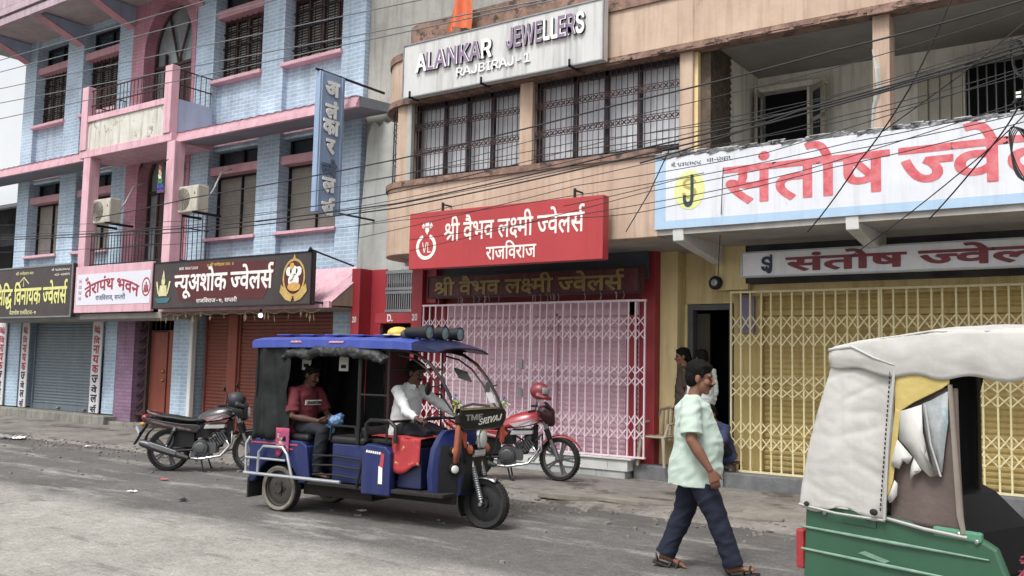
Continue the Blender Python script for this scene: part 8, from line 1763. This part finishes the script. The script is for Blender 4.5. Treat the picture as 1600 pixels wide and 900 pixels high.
# hood: side panel, rear wall, roof
def rear_x(z): t = min(max((z-1.0)/.78, 0), 1); return .0+.20*t**1.4
def side_z1(x): return 1.70+.02*cos(x*5)
b = MB()
def side(y, sg):
    def f(u, v):
        z = .985+(.76)*v; x0 = rear_x(z)-.02*(1-v); x1 = .455+.066*v
        x = x0+(x1-x0)*u
        bulge = .014*sin(pi*min(1, v*1.1))*sin(pi*min(u*1.2+.1, 1))
        return (x, y-sg*(.012+bulge+crease(x, z, 1)*1.6*(1 if 0 < u else .4)), z-.02*sin(u*9)*(v == 0))
    return f
b.grid(side(0, 1), 40, 60)
def rear(u, v):
    z = .98+.80*v; return (rear_x(z)-.02*(1-v)-.010-crease(u*W, z, 5)*1.2, W*u, z)
b.grid(rear, 30, 20)
hd_ = b.build('hood_panel', m_wtarp, tp, smooth=180, solid=.006)
b = MB()
def roof(u, v):
    x = .17+1.95*u; y = -.03+(W+.06)*v; e = abs(2*v-1)
    z = 1.775+.085*min(1, u/.28)**.6+.05*(1-e**2.2)-.02*max(0, u-.6)
    return (x, y, z+.006*noise.noise(Vector((x*3, y*3, 0)))-.008*abs(noise.noise(Vector((x*6, y*4, 4)))))
b.grid(roof, 60, 24)
def drape(sg, y):
    def f(u, v):
        x = .17+1.95*u; zt = 1.775+.085*min(1, u/.28)**.6-.02*max(0, u-.6)
        zb = 1.70-.05*min(1, u/.18)+.012*sin(x*23)+.010*noise.noise(Vector((x*7, 0, 2)))
        out = .012*sin(pi*v)+crease(x*1.5, v*.3, 8)*1.2
        return (x, y-sg*(.03+out), zt+(zb-zt)*v)
    return f
b.grid(drape(1, 0), 70, 12); b.grid(drape(-1, W), 40, 8)
b.build('roof_cover', m_wtarp, tp, smooth=180, solid=.006)
b = MB(); b.tube([(.17, -.035, 1.775), (.30, -.04, 1.79), (.42, -.04, 1.735), (.53, -.035, 1.70)], .007, 6); b.tube([(-.02, -.02, .99), (.20, -.03, .975), (.455, -.02, .975)], .007, 6); b.tube([(.458, -.03, .98), (.49, -.045, 1.35), (.52, -.03, 1.70)], .007, 6); b.build('hem_cord', M('grey_hem_cord', 'B3B2AE', .8), hd_, smooth=60)
b = MB(); b.ell((.41, -.04, 1.01), (.022, .012, .016), 10, 6); b.ell((.03, -.03, 1.0), (.015, .012, .012), 8, 6)
for k in range(30): b.box(.438+.0022*k*.9, .442+.0022*k*.9, -.036, -.030, 1.02+.022*k, 1.034+.022*k)
b.each('fastener', m_chass, hd_)
# torn side window
b = MB(); b.grid(lambda u, v: (.47+.02*v+.33*u-.02*v*u+.02*(1-v)*(u > .9), .006+.006*sin(u*9+v*4), .965+.64*v), 16, 20); b.build('canvas_curtain', m_bcl, tp, smooth=180, solid=.004)
b = MB()
b.prism([(.515, 1.70), (.775, 1.66), (.775, 1.625), (.74, 1.60), (.67, 1.565), (.60, 1.53), (.54, 1.49), (.51, 1.48)], (0, -.020, 0), (1,0,0), (0,0,1), (0,1,0), .008)
b.prism([(.478, 1.10), (.50, 1.16), (.535, 1.42), (.545, 1.49), (.515, 1.50), (.495, 1.35), (.465, 1.08)], (0, -.026, 0), (1,0,0), (0,0,1), (0,1,0), .008)
b.build('yellow_lining', m_ytarp, tp, bevel=.003)
b = MB()
def flap(pts, y, m, name, curl_=.02):
    pts = [(.5+(x-.5)*.92, z) for x, z in pts]; mb = MB(); k = len(pts); cx = sum(p[0] for p in pts)/k; cz = sum(p[1] for p in pts)/k
    vs = [(cx, y-curl_, cz)]+[(x, y-curl_*(.3+.7*R_.random()), z) for x, z in pts]
    mb.add(vs, [(0, 1+i, 1+(i+1) % k) for i in range(k)]); return mb.build(name, m, tp, solid=.003, smooth=30)
flap([(.545, 1.49), (.60, 1.505), (.66, 1.525), (.665, 1.40), (.70, 1.24), (.735, 1.21), (.70, 1.205), (.66, 1.235), (.58, 1.32), (.54, 1.36)], -.012, m_wtarp, 'torn_flap')
flap([(.535, 1.36), (.575, 1.315), (.615, 1.285), (.60, 1.265), (.585, 1.25), (.565, 1.265), (.545, 1.225), (.50, 1.235), (.505, 1.26)], -.020, m_wtarp, 'torn_flap')
flap([(.615, 1.28), (.66, 1.23), (.64, 1.215), (.62, 1.205), (.60, 1.18), (.595, 1.20), (.605, 1.24)], -.016, m_wtarp, 'torn_flap')
flap([(.51, 1.17), (.525, 1.155), (.52, 1.10), (.50, 1.07), (.478, 1.06), (.475, 1.085)], -.016, m_wtarp, 'torn_flap')
flap([(.66, 1.53), (.70, 1.545), (.76, 1.575), (.79, 1.59), (.79, 1.45), (.77, 1.35), (.755, 1.23), (.735, 1.21), (.715, 1.23), (.69, 1.32), (.67, 1.42)], -.008, m_film, 'clear_film', .012)
b = MB(); b.tube([(.665, -.03, 1.53), (.69, -.03, 1.35), (.735, -.03, 1.21)], .004, 5); b.build('film_seam', M('grey_hem_cord', 'B3B2AE', .8), tp, smooth=60); b = MB();  b.tube([(.45, -.005, .985), (.65, -.015, .965), (.84, -.01, .955)], .009, 6); b.build('window_hem', M('grey_hem_cord', 'B3B2AE', .8), tp, smooth=60)
b = MB(); b.tube([(.775, -.012, 1.62), (.795, -.014, 1.3), (.81, -.012, 1.05), (.825, -.01, .97)], [.010, .012, .014, .01], 6, flat=.5); b.build('canvas_edge', M('brown_canvas_edge', '8A7F74', .85, '6F655B', ns=9), tp, smooth=60)
# frame, seat, inner darkness, front
b = MB()
for y in (.03, W-.03):
    b.tube([(.02, y, .95), (.09, y, 1.35), (.25, y, 1.74)], .018, 6)
    b.tube([(1.55, y, .5), (1.75, y, 1.2), (1.85, y, 1.72)], .02, 6); b.tube([(.2, y, 1.74), (2.05, y, 1.74)], .018, 6)
b.build('hood_frame', m_chass, tp)
b = MB(); b.prism([(.035, .95), (.065, .95), (.27, 1.74), (.235, 1.74)], (0, .05, 0), (1,0,0), (0,0,1), (0,1,0), W-.1); b.box(.30, 2.0, .06, W-.06, 1.74, 1.765); b.box(.24, .27, .05, 1.20, .95, 1.74); b.build('inner_dark_sheet', m_black, tp)  # black sheets stand in for the shade inside the hood
b = MB(); b.tube([(.255, 1.23, .95), (.255, 1.23, 1.74)], .030, 8); b.tube([(.30, 1.17, .95), (.30, 1.17, 1.74)], .012, 6); b.each('inner_post', M('dusty_brown_post', '5D5148', .7), tp)
b = MB(); b.prism([(.10, .55), (.10, 1.06), (.20, 1.08), (.34, 1.02), (.52, .86), (.60, .60)], (0, .10, 0), (1,0,0), (0,0,1), (0,1,0), W-.18); b.build('rear_seat', m_cush, tp, bevel=.05)
b = MB(); b.box(1.05, 1.45, .25, W-.25, .45, .72); b.build('driver_seat', m_cush, tp, bevel=.05)
b = MB(); rings = []
for z, x0, x1, hw in ((.30, 1.75, 2.25, .45), (.7, 1.80, 2.30, .50), (1.05, 1.85, 2.18, .50), (1.12, 1.88, 2.10, .48)): rings.append([(x0, W/2-hw, z), (x1, W/2-hw*.7, z), (x1+.05, W/2, z), (x1, W/2+hw*.7, z), (x0, W/2+hw, z), (x0-.02, W/2, z)])
b.loft(rings); b.build('front_cowl', m_green, tp, smooth=35)
for y in (.12, W-.12): wheel(tp, 'rear_wheel', .40, y, .235, .11, 'disc', M('dusty_steel_rim', '55524C'), .05)
wheel(tp, 'front_wheel', 2.15, W/2, .235, .11, 'disc', M('dusty_steel_rim', '55524C'), .05)
# pink fibre bundle on the passenger floor
bn = thing('fibre_bundle', 'tangled pink and white plastic straw bundle inside the green three wheeler', 'bundle', (-1.549+1.22*cos(radians(18))+.20*sin(radians(18)), 4.789-1.22*sin(radians(18))+.20*cos(radians(18)), .30), radians(-18))
b = MB(); b.ell((0, 0, .30), (.22, .20, .34), 16, 10); co = b.build('core', M('dark_pink_straw', '8A3348', .7, '5E2231', ns=12, amt=.8), bn, smooth=180)
for mm, n_ in ((M('pink_straw', 'B0485F', .6, '8E3347', ns=30, amt=.8), 330), (M('pale_straw', 'D3B9AE', .6, 'C48A94', ns=30), 130)):
    b = MB()
    for k in range(n_):
        a, c = R_.uniform(0, 2*pi), R_.uniform(-.5, 1.0); rr = math.sqrt(max(0, 1-c*c*.8)); p = Vector((.23*rr*cos(a), .21*rr*sin(a), .30+.36*c)); t = Vector((R_.uniform(-1, 1), R_.uniform(-1, 1), R_.uniform(-.4, .4))).normalized()*R_.uniform(.04, .10); n2 = Vector((cos(a), sin(a), .5))*.03
        b.tube([p-t, p+n2, p+t-Vector((0,0,.02))], .0045, 4)
    b.build('strands', mm, bn)
# litter on the road
for (px, py, mm, lb, cat) in ((256, 751, M('faded_red_wrapper', 'B5545A', .6), 'crumpled faded red wrapper on the asphalt left of the rickshaw', 'litter'), (207, 770, m_letw, 'scrap of white paper lying on the road nearest the left lane edge', 'litter'), (286, 783, m_chass, 'small dark lump on the road behind the rickshaw', 'litter'), (137, 700, m_letw, 'white scrap at the pavement edge below the grey shutter', 'litter'), (30, 687, m_letw, 'white rag heap in the gutter at the far left', 'litter'), (10, 686, M('grey_rag', '8D8F93', .9), 'grey rag in the gutter at the far left edge', 'litter'), (565, 800, m_letw, 'pale scrap on the road below the rickshaw floor', 'litter')):
    dd = _r2*((px-800)/F_PX)+_d2*((py-450)/F_PX)+_f; t = -CAM_H/dd.z; q = Vector((dd.x*t, dd.y*t, 0))
    s_ = .16 if px < 40 else .055
    mb = MB(); mb.grid(lambda u, v: ((u-.5)*s_*2, (v-.5)*s_*1.4, .012+.5*s_*abs(noise.noise(Vector((u*3+px, v*3, py))))), 7, 6)
    o = mb.build('litter', mm, loc=(q.x, q.y, .02 if py < 705 else .003), solid=.003); o.rotation_euler.z = px*.7; tag(o, lb, cat, kind='thing')
